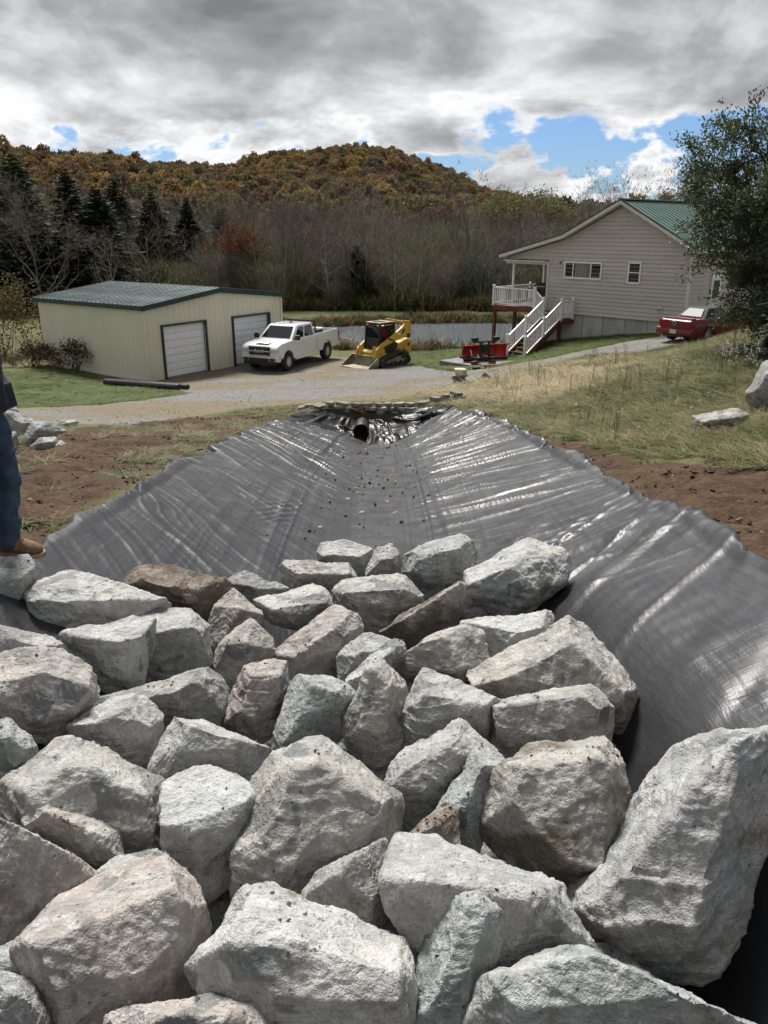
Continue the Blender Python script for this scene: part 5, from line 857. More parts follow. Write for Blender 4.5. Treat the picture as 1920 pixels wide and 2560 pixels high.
def build_garage():
    ga = Vector((.569,.822,0)).normalized(); gb = Vector((-.822,.569,0)).normalized()
    g = thing('garage', 'tan ribbed steel garage with two white doors and low green roof', 'garage'); frame(g, ga, gb, Vector((0,0,1)), (-10.2,33.9,-.02))
    W, DP, HE, HR = 8.65, 7.6, 3.2, 3.68
    doors = [(.92,3.40,2.28),(5.2,7.68,2.28)]
    st = M['steel_tan']
    def top(x): return HE-.02+(HR-HE)*(1-abs(x-W/2)/(W/2))
    # front wall pieces round the two openings
    def piece(x0, x1, zb): 
        xs = [x0]+([W/2] if x0 < W/2 < x1 else [])+[x1]
        return [(x0,zb),(x1,zb)]+[(x,top(x)) for x in reversed(xs)]
    wall = MB()
    for x0, x1, zb in ((0,doors[0][0],0),(doors[0][0],doors[0][1],doors[0][2]),(doors[0][1],doors[1][0],0),(doors[1][0],doors[1][1],doors[1][2]),(doors[1][1],W,0)): wall.prism(piece(x0,x1,zb), 0, .05)
    fw = wall.build('front_wall', st, g)
    q = .14
    while q < W-.1:
        zb = next((d[2]+.12 for d in doors if d[0]-.12 < q < d[1]+.12), 0.0)
        t_ = top(q)-.18; MB().add([(q-.045,0,zb),(q+.045,0,zb),(q+.022,-.020,zb),(q-.022,-.020,zb),(q-.045,0,t_),(q+.045,0,t_),(q+.022,-.020,t_),(q-.022,-.020,t_)],[(3,2,1,0),(4,5,6,7),(0,1,5,4),(1,2,6,5),(2,3,7,6),(3,0,4,7)]).build('rib', st, fw)
        q += .305
    sw = MB().box((.025,DP/2,HE/2),(.05,DP-.1,HE)).build('side_wall', st, g); MB().box((W-.025,DP/2,HE/2),(.05,DP-.1,HE)).build('side_wall', st, g); MB().box((W/2,DP-.025,HE/2),(W,.05,HE)).build('rear_wall', st, g)
    r0 = None; q = .2
    while q < DP:
        if r0 is None: r0 = MB().add([(0,q-.045-.2,.02),(0,q+.045-.2,.02),(-.016,q+.02-.2,.02),(-.016,q-.02-.2,.02),(0,q-.045-.2,HE-.2),(0,q+.045-.2,HE-.2),(-.016,q+.02-.2,HE-.2),(-.016,q-.02-.2,HE-.2)],[(3,2,1,0),(4,5,6,7),(0,1,5,4),(1,2,6,5),(2,3,7,6),(3,0,4,7)]).build('rib', st, sw); c = r0
        else: c = r0.copy(); COL.objects.link(c); c.parent = sw
        c.location.y = q; q += .305
    MB().box((0,0,HE/2-.05),(.12,.12,HE-.1)).build('corner_trim', st, g); MB().box((W,0,HE/2-.05),(.12,.12,HE-.1)).build('corner_trim', st, g)
    MB().box((-.02,DP/2,.05),(.08,DP,.10)).build('base_trim', M['trim'], g)
    # roof
    def slab(x0,z0,x1,z1): return MB().add([(x0,-.12,z0),(x1,-.12,z1),(x1,DP+.12,z1),(x0,DP+.12,z0),(x0,-.12,z0-.05),(x1,-.12,z1-.05),(x1,DP+.12,z1-.05),(x0,DP+.12,z0-.05)],[(0,1,2,3),(7,6,5,4),(0,4,5,1),(1,5,6,2),(2,6,7,3),(3,7,4,0)])
    for x0, x1 in ((-.12,W/2),(W+.12,W/2)):
        ro = slab(x0,HE+.05,x1,HR+.06).build('roof', M['roof_grey'], g); d0 = Vector((x1-x0,0,HR-HE+.01)); nr = Vector((-d0.z,0,d0.x)).normalized(); nr = nr if nr.z > 0 else -nr
        b0 = None
        for i in range(26):
            if b0 is None: b0 = MB().bar(Vector((x0,0,HE+.05))+nr*.016,Vector((x1,0,HR+.06))+nr*.016,.05,.035,up=nr).build('roof_rib', M['roof_grey'], ro); c = b0
            else: c = b0.copy(); COL.objects.link(c); c.parent = ro
            c.location.y = i*.304
    for s in (0, 1):
        x0, x1 = ((-.14,W/2),(W+.14,W/2))[s]
        MB().bar((x0,-.15,HE-.06),(x1,-.15,HR-.05),.07,.22).build('eave_trim', M['green_trim'], g)
    MB().box((-.15,DP/2,HE-.06),(.06,DP+.3,.19)).build('eave_trim', M['green_trim'], g); MB().box((W+.15,DP/2,HE-.06),(.06,DP+.3,.19)).build('eave_trim', M['green_trim'], g)
    # doors
    for x0, x1, zt in doors:
        for a, b, w in (((x0-.04,0),(x0-.04,zt+.08),.08),((x1+.04,0),(x1+.04,zt+.08),.08)): MB().box((a[0],-.02,(zt+.08)/2),(.08,.14,zt+.08)).build('door_jamb', M['green_trim'], g)
        MB().box(((x0+x1)/2,-.025,zt+.04),(x1-x0,.13,.08)).build('door_head', M['green_trim'], g)
        d = MB().box(((x0+x1)/2,.10,zt/2),(x1-x0,.03,zt)).build('garage_door', M['door_white'], g)
        nr_, nc = 7, 4; pw, ph = (x1-x0)/nc, zt/nr_
        MB().box(((x0+x1)/2,.075,.03),(x1-x0,.04,.06)).build('bottom_seal', M['pad'], d)
        p0 = None
        for r_ in range(nr_):
            if r_: MB().box(((x0+x1)/2,.083,r_*ph),(x1-x0-.02,.006,.012)).build('section_joint', M['pad'], d)
            for c_ in range(nc):
                cx, cz_ = x0+pw*(c_+.5), ph*(r_+.5)+.01
                if p0 is None:
                    m_ = MB(); o_, i_ = (pw*.40, ph*.34), (pw*.33, ph*.22)
                    P = [(sx*o_[0],.0,sz*o_[1]) for sx,sz in ((-1,-1),(1,-1),(1,1),(-1,1))]+[(sx*i_[0],-.010,sz*i_[1]) for sx,sz in ((-1,-1),(1,-1),(1,1),(-1,1))]
                    m_.add(P,[(4,5,6,7),(0,1,5,4),(1,2,6,5),(2,3,7,6),(3,0,4,7),(3,2,1,0)]); p0 = m_.build('door_panel', M['door_white'], d); k_ = p0
                else: k_ = p0.copy(); COL.objects.link(k_); k_.parent = d
                k_.location = (cx,.084,cz_)
    MB().box((W/2,.9,1.0),(W-.2,1.2,1.9)).build('inner_dark', M['dark_in'], g)
build_garage()
def build_pad():
    c = Vector((4.55,37.3,0)); zt = .36
    me = MB().box((0,0,-.15),(2.9,2.5,.3)); o = me.build('concrete_pad', M['pad'], None, bevel=.01); frame(o, HU, HB, Vector((0,0,1)), (c.x,c.y,zt)); tag(o, kind='structure')
build_pad()
# ------------------------------------------------------------------ culvert, dry-stone headwall, loose pipes
M['pipe'] = pmat('black_corrugated_pipe', (.012,.012,.013), (.02,.02,.02), 5, .45)
M['fieldstone'] = pmat('flat_fieldstone', (.13,.12,.10), (.27,.25,.21), 5, .9, bump=.5, bscale=14, spread=.22)
def build_culvert():
    prof = []
    for i in range(26): prof += [(.225 if i % 2 else .205, i*.06)]
    p = MB(); inner = [(.19, .0)]; o = MB().lathe([(.19,1.5),(.19,0)]+prof, (-.66,21.95,.80), (0,1,-.03), 28)
    o.f = [f for f in o.f if len(f) < 10]; ob = o.build('culvert_pipe', M['pipe'], None, smooth=True); tag(ob, 'round black drain pipe opening in the plastic below the stone headwall', 'pipe')
build_culvert()
def flat_stone(rng, L, D, T):
    bm = bmesh.new()
    n = 7; ph = rng.random()*6
    for z in (-.5, .5):
        for i in range(n):
            a = 2*math.pi*i/n+ph+rng.uniform(-.25,.25); r = rng.uniform(.8,1.1)
            bm.verts.new((math.cos(a)*L/2*r, math.sin(a)*D/2*r, z*T*rng.uniform(.8,1.15)))
    r_ = bmesh.ops.convex_hull(bm, input=bm.verts); bmesh.ops.bevel(bm, geom=list(bm.edges), offset=min(T,L)*.09, segments=1, affect='EDGES')
    me = bpy.data.meshes.new('stone'); bm.to_mesh(me); bm.free(); return me
def build_headwall():
    rng = random.Random(3); w = thing('stone_headwall', 'low dry-stone headwall of flat fieldstones above the drain pipe', 'stone wall', (-.6,23.3,.95))
    for row in range(3):
        x = -2.0+row*.12
        while x < 2.2:
            L = rng.uniform(.22,.5); T = rng.uniform(.09,.14)
            xx = x+L/2; zz = np.interp(xx,[-2,-1,1,2.2],[1.16,1.10,1.10,1.36])+row*.105-.02; yy = 23.14+row*.06+rng.uniform(-.05,.05)+.35*max(0,xx-.9)
            if not (row == 0 and -1.05 < xx < -.3):
                o = obj('stone', flat_stone(rng, L*1.08, .36, T), M['fieldstone'], w, (xx+.6,yy-23.3,zz-.95)); o.rotation_euler = (rng.uniform(-.15,.1),rng.uniform(-.12,.12),rng.uniform(-.4,.4))
            x += L*.97
    for q in range(9):
        x = rng.choice([rng.uniform(1.6,2.9),rng.uniform(-2.5,-1.8)]); y = 23.2+.5*max(0,x-.8)+rng.uniform(-.2,.3)
        o = obj('stone', flat_stone(rng, rng.uniform(.2,.4), .28, .09), M['fieldstone'], w, (x+.6,y-23.3,Hs(x,y)+.06-.95)); o.rotation_euler = (rng.uniform(-.2,.2),rng.uniform(-.2,.2),rng.random()*3)
build_headwall()
def build_cairn():
    rng = random.Random(8); x, y = 2.8, 28.7; z = Hs(x, y)
    w = thing('stone_stack', 'small stack of flat stones with a pale one on top, at the drive edge', 'stone stack', (x,y,z))
    pale = pmat('pale_sandstone', (.42,.37,.28), (.58,.53,.43), 4, .9, bump=.4)
    for i, (L, T, m_, dx) in enumerate(((.75,.10,M['fieldstone'],.02),(.62,.09,M['fieldstone'],-.04),(.70,.09,M['fieldstone'],.0),(.60,.22,pale,.02))):
        o = obj('stone', flat_stone(rng, L, L*.75, T), m_, w, (dx,0,[.04,.14,.23,.37][i])); o.rotation_euler = (0,rng.uniform(-.08,.08),rng.random()*3)
    x, y = 3.75, 28.1; o = obj('flat_stone', flat_stone(rng,.55,.4,.22), M['fieldstone'], None, (x,y,Hs(x,y)+.07)); o.rotation_euler=(.2,.5,.4); tag(o,'dark tilted stone in the grass right of the stone stack','stone')
build_cairn()
def build_loose_pipes():
    for i, (a, b, r, lab) in enumerate((((-11.7,32.6),(-8.05,30.45),.13,'long black drain pipe on the lawn by the garage, the nearer of two'),((-11.3,33.1),(-7.75,30.65),.11,'black drain pipe lying behind the nearer one on the lawn by the garage'))):
        za, zb = Hs(*a)+r, Hs(*b)+r
        pts = [Vector((a[0],a[1],za)).lerp(Vector((b[0],b[1],zb)), t/30) for t in range(31)]
        o = MB().tube(pts, [r*(1.0 if t % 2 else .93) for t in range(31)], 12).build('drain_pipe', M['pipe'], None, smooth=True); tag(o, lab, 'pipe', 'drain pipes on the lawn')
    for i, (x, y, lab) in enumerate(((4.0,33.9,'short dark timber offcut at the end of the concrete pad, left one'),(4.75,34.1,'longer dark timber offcut by the concrete pad, right one'))):
        o = MB().box((0,0,.05),(.35+.5*i,.14,.1)).build('timber_offcut', M['redwood'] if i else M['black_plastic'], None, bevel=.01, loc=(x,y,Hs(x,y))); o.rotation_euler.z=.35; tag(o, lab, 'timber')
build_loose_pipes()
# ------------------------------------------------------------------ vehicles and machines
M['paint_white'] = pmat('white_car_paint', (.74,.75,.76), (.78,.79,.80), 1.5, .22, .04, coat=.6)
M['paint_red'] = pmat('dark_red_car_paint', (.13,.006,.010), (.17,.010,.014), 1.5, .40, .05, coat=.15)
M['chrome'] = pmat('chrome', (.66,.67,.68), (.74,.74,.75), 2, .30, .05, metal=.6)
M['tyre'] = pmat('tyre_rubber', (.016,.016,.016), (.028,.027,.026), 8, .85, bump=.2)
M['carglass'] = glass_dark('tinted_glass', (.010,.012,.013), .03)
M['lamp_clear'] = pmat('headlamp', (.45,.46,.47), (.6,.6,.6), 14, .12, .05)
M['lamp_red'] = pmat('tail_lamp', (.30,.006,.008), (.40,.012,.012), 8, .15, .05)
M['yellow'] = pmat('machine_yellow', (.52,.32,.035), (.60,.39,.05), 2.2, .45, bump=.05, contrast=(.3,.7))
M['bucket'] = pmat('worn_steel', (.17,.14,.10), (.33,.29,.22), 3.0, .6, metal=.3, bump=.15)
M['bucket_edge'] = pmat('muddy_edge', (.33,.20,.10), (.42,.30,.18), 5, .8)
M['rubber_track'] = pmat('rubber_track', (.035,.033,.031), (.07,.066,.06), 6, .85, bump=.2)
M['plow_red'] = pmat('plow_red', (.33,.012,.014), (.45,.022,.022), 2.5, .4, bump=.05)
M['softtop'] = pmat('black_canvas', (.018,.018,.02), (.032,.032,.035), 6, .8, bump=.1)
M['plate'] = pmat('number_plate', (.55,.50,.30), (.62,.58,.42), 9, .5)
def arch(cx, cz, r, n=9, a0=180, a1=0):
    return [(cx+r*math.cos(R(a0+(a1-a0)*i/n)), cz+r*math.sin(R(a0+(a1-a0)*i/n))) for i in range(n+1)]
def wheel(parent, x, y, r, w, side, rim_r, spokes=6):
    s = side; t = MB().lathe([(rim_r,-w/2),(r*.93,-w/2),(r,-w*.36),(r,w*.36),(r*.93,w/2),(rim_r,w/2)], (x,y,r), (0,1,0), 28)
    t.f = [f for f in t.f if len(f) < 20]; wh = t.build('wheel', M['tyre'], parent, smooth=True)
    rm = MB().lathe([(rim_r+.005,-w*.45),(rim_r+.005,w*.42),(rim_r*.86,w*.42),(rim_r*.80,w*.2)], (x,y,r), (0,s,0), 28).build('rim', M['chrome'], wh, smooth=True)
    MB().lathe([(rim_r*.8,w*.18),(rim_r*.79,w*.185)], (x,y,r), (0,s,0), 24).build('brake_disc', M['dark_in'], wh)
    for i in range(spokes):
        a = 2*math.pi*i/spokes; d = Vector((math.cos(a),0,math.sin(a))); c = Vector((x,y+s*w*.33,r))
        MB().bar(c+d*.03, c+d*rim_r*.9, rim_r*.24, .05, up=(0,1,0)).build('spoke', M['chrome'], wh)
    MB().lathe([(rim_r*.26,w*.2),(rim_r*.24,w*.44),(.01,w*.46)], (x,y,r), (0,s,0), 14).build('hub', M['chrome'], wh)
def quad_panel(name, m_, parent, pts, th=.012):
    P = [Vector(p) for p in pts]; n = (P[1]-P[0]).cross(P[2]-P[0]).normalized()
    k = len(P); return MB().add([p+n*th for p in P]+[p-n*th for p in P], [tuple(range(k)), tuple(reversed(range(k, 2*k)))]+[(i,(i+1)%k,(i+1)%k+k,i+k) for i in range(k)]).build(name, m_, parent)
def build_truck():
    f = Vector((-.415,-.91,0)).normalized(); l = Vector((-f.y,f.x,0))
    t = thing('pickup_truck', 'white crew-cab pickup truck with black grille parked before the garage', 'pickup truck'); frame(t, f, l, Vector((0,0,1)), (-5.35,37.15,.0))
    pw = M['paint_white']; HW = 1.0
    def tumble(p):  # sides lean in above the belt
        x, y, z = p; k = 1-.05*max(0, (z-.95)/.5)-.04*max(0,(x-.6)/.4); return (x, y*k, z)
    # front clip + cab lower body with wheel openings
    body = [(.93,.62),(.50,.62)]+arch(0,.42,.50)[::-1][0:]+[(-.52,.50),(-2.78,.50),(-2.78,1.36),(-.52,1.36),(.55,1.27),(.90,1.18)]
    body = [(.93,.62)]+[(x,z) for x,z in arch(0,.45,.50,10,20,160)]+[(-.50,.50),(-2.78,.50),(-2.78,1.36),(-.52,1.36),(.5,1.29),(.86,1.20),(.93,1.10)]
    MB().prism(body,-HW,HW,tumble).build('body', pw, t, bevel=.035, seg=3, smooth=True)
    MB().box((.15,0,1.335),(1.15,.75,.05),taper=(.8,.7)).build('hood_bulge', pw, t, bevel=.02, smooth=True)
    # bed
    bed = [(-2.84,.55)]+[(x,z) for x,z in arch(-3.8,.45,.50,10,170,10)][::-1][::-1]+[(-5.02,.62),(-5.05,1.40),(-2.84,1.40)]
    bed = [(-2.84,.55),(-3.31,.55)]+[(x,z) for x,z in arch(-3.8,.45,.50,10,20,160)]+[(-4.30,.58),(-5.02,.62),(-5.05,1.42),(-2.84,1.40)]
    for s in (-1,1): MB().prism(bed, s*(HW-.09), s*(HW-.005), tumble).build('bed_side', pw, t, bevel=.02, smooth=True)
    MB().box((-3.94,0,.78),(2.2,1.8,.08)).build('bed_floor', M['dark_in'], t); MB().box((-2.87,0,1.1),(.05,1.8,.6)).build('bed_front', pw, t)
    tg = MB().box((-5.02,0,1.02),(.07,1.78,.78)).build('tailgate', pw, t, bevel=.02); MB().box((-5.065,0,1.2),(.03,.3,.07)).build('handle', M['black_plastic'], tg)
    # cab
    zb, zt = 1.35, 1.97
    B = [(-.42,-.93),(-.42,.93),(-2.74,.93),(-2.74,-.93)]; T = [(-1.22,-.74),(-1.22,.74),(-2.62,.74),(-2.62,-.74)]
    mid = lambda a, b, q: tuple(a[i]*(1-q)+b[i]*q for i in range(2))
    rings = [[(x,y,zb) for x,y in B],[(*mid(b,c,.88),zb+.56) for b,c in zip(B,T)],[(x,y,zt) for x,y in T]]
    MB().loft(rings).build('cab', pw, t, bevel=.045, seg=3, smooth=True)
    def P(bi, ti, u, v, out=.012):   # point on cab flank between base edge and roof edge
        b = Vector((*mid(B[bi],B[ti],u),zb)); c = Vector((*mid(T[bi],T[ti],u),zt)); return b.lerp(c, v)
    quad_panel('windshield', M['carglass'], t, [P(0,1,.07,.10),P(0,1,.93,.10),P(0,1,.92,.86),P(0,1,.08,.86)], .016)
    quad_panel('rear_window', M['carglass'], t, [P(2,3,.1,.12),P(2,3,.9,.12),P(2,3,.9,.84),P(2,3,.1,.84)], .014)
    for s, (a, b) in ((1,(1,2)),(-1,(0,3))):
        for u0, u1, u2, u3 in ((.10,.46,.48,.14),(.52,.90,.93,.52)):
            quad_panel('side_window', M['carglass'], t, [P(a,b,u0,.08),P(a,b,u1,.08),P(a,b,u2-.03,.82),P(a,b,u3,.82)], .012)
        for x0, x1 in ((-.56,-1.66),(-1.69,-2.66)):
            d = MB().prism([(x0,.60),(x0,1.33),(x1,1.33),(x1,.60)], s*(HW-.02), s*(HW+.006), tumble).build('door', pw, t, bevel=.012)
            MB().box((x1+.16,s*(HW-.005),1.20),(.20,.04,.045)).build('handle', pw, d, bevel=.01)
        mr = MB().box((-.62,s*1.13,1.46),(.12,.24,.22)).build('mirror', M['black_plastic'], t, bevel=.03); MB().box((-.62,s*1.0,1.40),(.06,.2,.06)).build('arm', M['black_plastic'], mr)
        MB().tube([(-.6,s*.98,.47),(-2.9,s*.98,.47)],.05,10).build('step_bar', M['chrome'], t)
        MB().box((.90,s*.80,1.02),(.16,.36,.20)).build('headlight', M['lamp_clear'], t, bevel=.03, smooth=True)
        MB().box((-5.04,s*.94,1.12),(.06,.12,.42)).build('tail_light', M['lamp_red'], t)
        MB().box((1.03,s*.72,.62),(.05,.22,.12)).build('fog_lamp', M['black_plastic'], t)
        for nm, x in (('front', 0), ('rear', -3.8)): wheel(t, x, s*.87, .42, .28, s, .235, 8)
        MB().tube([(x,s*.90,z) for x,z in arch(0,.45,.52,8,15,165)],.035,6).build('wheel_lip', M['black_plastic'], t); MB().tube([(x,s*.90,z) for x,z in arch(-3.8,.45,.52,8,15,165)],.035,6).build('wheel_lip', M['black_plastic'], t)
    gr = MB().box((.93,0,.98),(.08,1.14,.36)).build('grille', M['black_plastic'], t, bevel=.03)
    MB().box((.965,0,.985),(.03,1.16,.05)).build('grille_bar', M['chrome'], gr)
    MB().box((.93,0,1.19),(.06,1.2,.045)).build('grille_surround', M['chrome'], gr); MB().box((.93,0,.79),(.06,1.2,.04)).build('grille_surround', M['chrome'], gr)
    tx = obj('lettering', text_mesh('RAM', .22, .012, 1.25, .004), M['chrome'], gr, (.995,0,.985)); tx.rotation_euler = (R(90),0,R(90))
    bp = MB().prism([(.80,.50),(.80,.76),(1.02,.76),(1.06,.66),(1.04,.50)],-1.0,1.0,lambda p:(p[0]-.12*abs(p[1])**3,p[1],p[2])).build('bumper', M['chrome'], t, bevel=.02, smooth=True)
    MB().box((1.045,0,.61),(.03,1.05,.14)).build('intake', M['black_plastic'], bp); MB().box((.93,0,.44),(.16,1.7,.12)).build('air_dam', M['black_plastic'], bp)
    rb = MB().box((-5.18,0,.62),(.2,1.9,.2)).build('rear_bumper', M['chrome'], t, bevel=.03); MB().box((-5.32,0,.58),(.2,.1,.1)).build('hitch', M['black_plastic'], rb)
    # headache rack, tool box, load
    k = MB()
    for s in (-1,1): k.bar((-2.98,s*.82,1.4),(-2.92,s*.74,2.0),.08,.06); k.bar((-2.98,s*.86,1.43),(-3.55,s*.86,1.43),.08,.05)
    k.bar((-2.92,-.76,2.0),(-2.92,.76,2.0),.08,.07)
    for q in range(9): k.bar((-2.95,-.72+q*.18,1.45),(-2.92,-.72+q*.18,1.98),.03,.03)
    k.build('headache_rack', M['black_plastic'], t)
    MB().box((-3.35,0,1.43),(.55,1.7,.22)).build('tool_box', M['black_plastic'], t, bevel=.02); MB().box((-3.85,.35,1.42),(.4,.6,.28)).build('cooler', M['white'], t, bevel=.03)
    MB().box((-1.95,0,2.0),(.12,.12,.06)).build('roof_antenna', M['black_plastic'], t, bevel=.015)
    for q in range(5): MB().box((-1.3,-.5+q*.25,1.975),(.07,.07,.025)).build('marker_lamp', M['black_plastic'], t)
    MB().box((-2.2,0,.55),(4.6,1.1,.25)).build('chassis', M['dark_in'], t)
build_truck()
def build_loader():
    f = Vector((-.70,-.714,0)).normalized(); l = Vector((-f.y,f.x,0))
    t = thing('track_loader', 'yellow compact track loader with its bucket lowered on the gravel', 'track loader'); frame(t, f, l, Vector((0,0,1)), (-.15,38.35,.04))
    y_, bk = M['yellow'], M['black_plastic']
    # tracks: a slanted loop, one each side
    for s in (-1,1):
        loop = [(.95,.16),(.80,.02),(-.80,.02),(-1.05,.10),(-1.10,.28),(-.90,.58),(-.66,.72),(-.40,.70),(.85,.40),(.98,.30)]
        tr = MB(); n = len(loop); cx = sum(p[0] for p in loop)/n; cz = sum(p[1] for p in loop)/n
        inner = [(cx+(x-cx)*.90, cz+(z-cz)*.80) for x,z in loop]
        ya, yb = s*.62, s*.98
        V = [(x,yy,z) for yy in (ya,yb) for x,z in loop]+[(x,yy,z) for yy in (ya,yb) for x,z in inner]
        F = []
        for i in range(n):
            j = (i+1)%n; F += [(i,j,n+j,n+i),(2*n+i,2*n+j,3*n+j,3*n+i),(i,j,2*n+j,2*n+i),(n+i,n+j,3*n+j,3*n+i)]
        tk = MB().add(V,F).build('track', M['rubber_track'], t)
        for i in range(n):
            a, b = Vector((loop[i][0],0,loop[i][1])), Vector((loop[(i+1)%n][0],0,loop[(i+1)%n][1])); m_ = max(1,int((b-a).length/.105)); d = (b-a).normalized()
            for q in range(m_):
                p = a.lerp(b,(q+.5)/m_); MB().bar(p+Vector((0,s*.62,0))+Vector((d.z,0,-d.x))*-.0, p+Vector((0,s*.985,0)), .05, .045, up=(d.z,0,-d.x)).build('lug', M['rubber_track'], tk)
        fr = MB().prism([(.72,.14),(-.78,.14),(-.88,.34),(-.62,.52),(.62,.28)], s*.66, s*.90).build('track_frame', M['dark_in'] if 0 else M['bucket'], t)
        for x, z, r_ in ((.78,.22,.15),(-.66,.50,.17),(-.86,.19,.14),(-.45,.15,.10),(-.1,.15,.10),(.25,.15,.10),(.55,.15,.10)): MB().lathe([(r_,-.02),(r_,.1),(r_*.5,.12)], (x,s*.86,z), (0,s,0), 16).build('roller', bk, fr)
    # chassis and rear engine hood
    MB().prism([(.85,.30),(.85,.72),(.30,.90),(-.55,1.02),(-1.30,1.20),(-1.42,1.12),(-1.42,.45),(-.9,.35)],-.60,.60).build('body', y_, t, bevel=.03, smooth=True)
    MB().box((-1.425,0,.85),(.04,.9,.5)).build('rear_door', bk, t)
    # cab
    c = MB(); zt = 1.98
    corners = [(.62,-.46),(.62,.46),(-.42,.46),(-.42,-.46)]; tops = [(.50,-.46),(.50,.46),(-.42,.46),(-.42,-.46)]
    for (x,y),(xt,yt) in zip(corners,tops): c.bar((x,y,.75),(xt,yt,zt),.085,.085)
    for z in (zt,): 
        for i in range(4): a,b = tops[i],tops[(i+1)%4]; c.bar((a[0],a[1],z),(b[0],b[1],z),.08,.08)
    for i in range(4): a,b = corners[i],corners[(i+1)%4]; c.bar((a[0],a[1],.85),(b[0],b[1],.85),.09,.12)
    cab = c.build('cab', bk, t)
    MB().box((.04,0,zt+.045),(1.02,.98,.05)).build('roof', M['bucket'], cab, bevel=.02); MB().box((.15,.0,zt+.08),(.4,.5,.03)).build('roof_hatch', bk, cab)
    quad_panel('pane', M['carglass'], cab, [(.60,-.40,.95),(.60,.40,.95),(.51,.40,1.90),(.51,-.40,1.90)], .006)
    for s in (-1,1):
        MB().box((.05,s*.455,1.42),(.86,.012,.95)).build('pane', M['carglass'], cab)
        g = MB()
        for q in range(7): g.bar((-.36+q*.13,s*.475,.95),(-.36+q*.13,s*.475,1.9),.012,.012)
        for q in range(6): g.bar((-.4,s*.475,1.0+q*.16),(.5,s*.475,1.0+q*.16),.012,.012)
        g.build('side_screen', bk, cab)
    MB().box((-.1,0,1.05),(.4,.45,.5)).build('seat', M['bucket'], cab, bevel=.05)
    # lift arms: pivot high at the rear, slope down to the front
    for s in (-1,1):
        arm = [(-1.38,1.98),(-1.12,2.02),(-.85,1.80),(-.2,1.45),(.55,1.12),(.98,.85),(1.12,.42),(.98,.36),(.84,.74),(.42,.96),(-.35,1.16),(-1.0,1.28),(-1.30,1.20),(-1.42,1.45)]
        a = MB().prism(arm, s*.56, s*.68).build('lift_arm', y_, t, bevel=.015)
        MB().prism([(-.72,1.44),(-.9,1.50),(-1.02,1.68),(-.86,1.66)], s*.675, s*.688).build('slot', bk, a)
        MB().prism([(.30,.62),(.38,.92),(-.30,1.12),(-.52,1.06),(-.50,.80),(-.1,.62)], s*.60, s*.63).build('side_cover', bk, t)
        MB().prism([(-1.40,1.15),(-1.14,1.15),(-.98,.70),(-1.16,.52),(-1.42,.52)], s*.55, s*.70).build('rear_post', y_, t, bevel=.01)
        pn = MB().box((-1.22,s*.705,1.34),(.22,.012,.20)).build('decal_panel', bk, a); MB().box((-1.22,s*.705,.92),(.16,.012,.16)).build('decal_panel', bk, t)
        tx = obj('lettering', text_mesh('KOMATSU', .145, .004, 1.05, .004), bk, a, (.02,s*.687,1.245)); tx.rotation_euler = (R(90),R(24 if s > 0 else -24),R(180) if s > 0 else 0)
        MB().box((-.55,s*.687,1.47),(.18,.006,.07)).build('white_sticker', M['white'], a)
        MB().tube([(.55,s*.50,.45),(.92,s*.50,.80)],.045,10).build('tilt_cylinder', M['chrome'], t); MB().bar((.98,s*.47,.34),(.90,s*.47,.98),.14,.12).build('coupler_arm', y_, t)
        MB().bar((-1.3,s*.62,2.0),(-.95,s*.62,2.02),.12,.07).build('arm_cap', y_, a)
    MB().bar((-1.34,-.6,1.93),(-1.34,.6,1.93),.1,.12).build('cross_tube', y_, t); MB().box((.86,0,.52),(.12,.95,.34)).build('front_plate', y_, t, bevel=.02)
    # bucket
    sec = [(1.02,.52),(1.06,.16),(1.16,.05),(1.80,.02),(1.80,.045),(1.20,.085),(1.10,.18),(1.07,.50)]
    b = MB().prism(sec,-.92,.92).build('bucket', M['bucket'], t)
    for s in (-1,1): MB().prism([(1.04,.52),(1.06,.16),(1.16,.05),(1.78,.03),(1.72,.14),(1.22,.46)], s*.90, s*.925).build('side_plate', M['bucket'], b)
    MB().box((1.76,0,.035),(.16,1.86,.03)).build('cutting_edge', M['bucket_edge'], b); MB().box((1.06,0,.53),(.10,1.84,.05)).build('bucket_lip', M['bucket'], b)
    for s in (-1,1): MB().box((.54,s*.36,1.93),(.05,.14,.07)).build('work_lamp', M['lamp_clear'], cab)
build_loader()
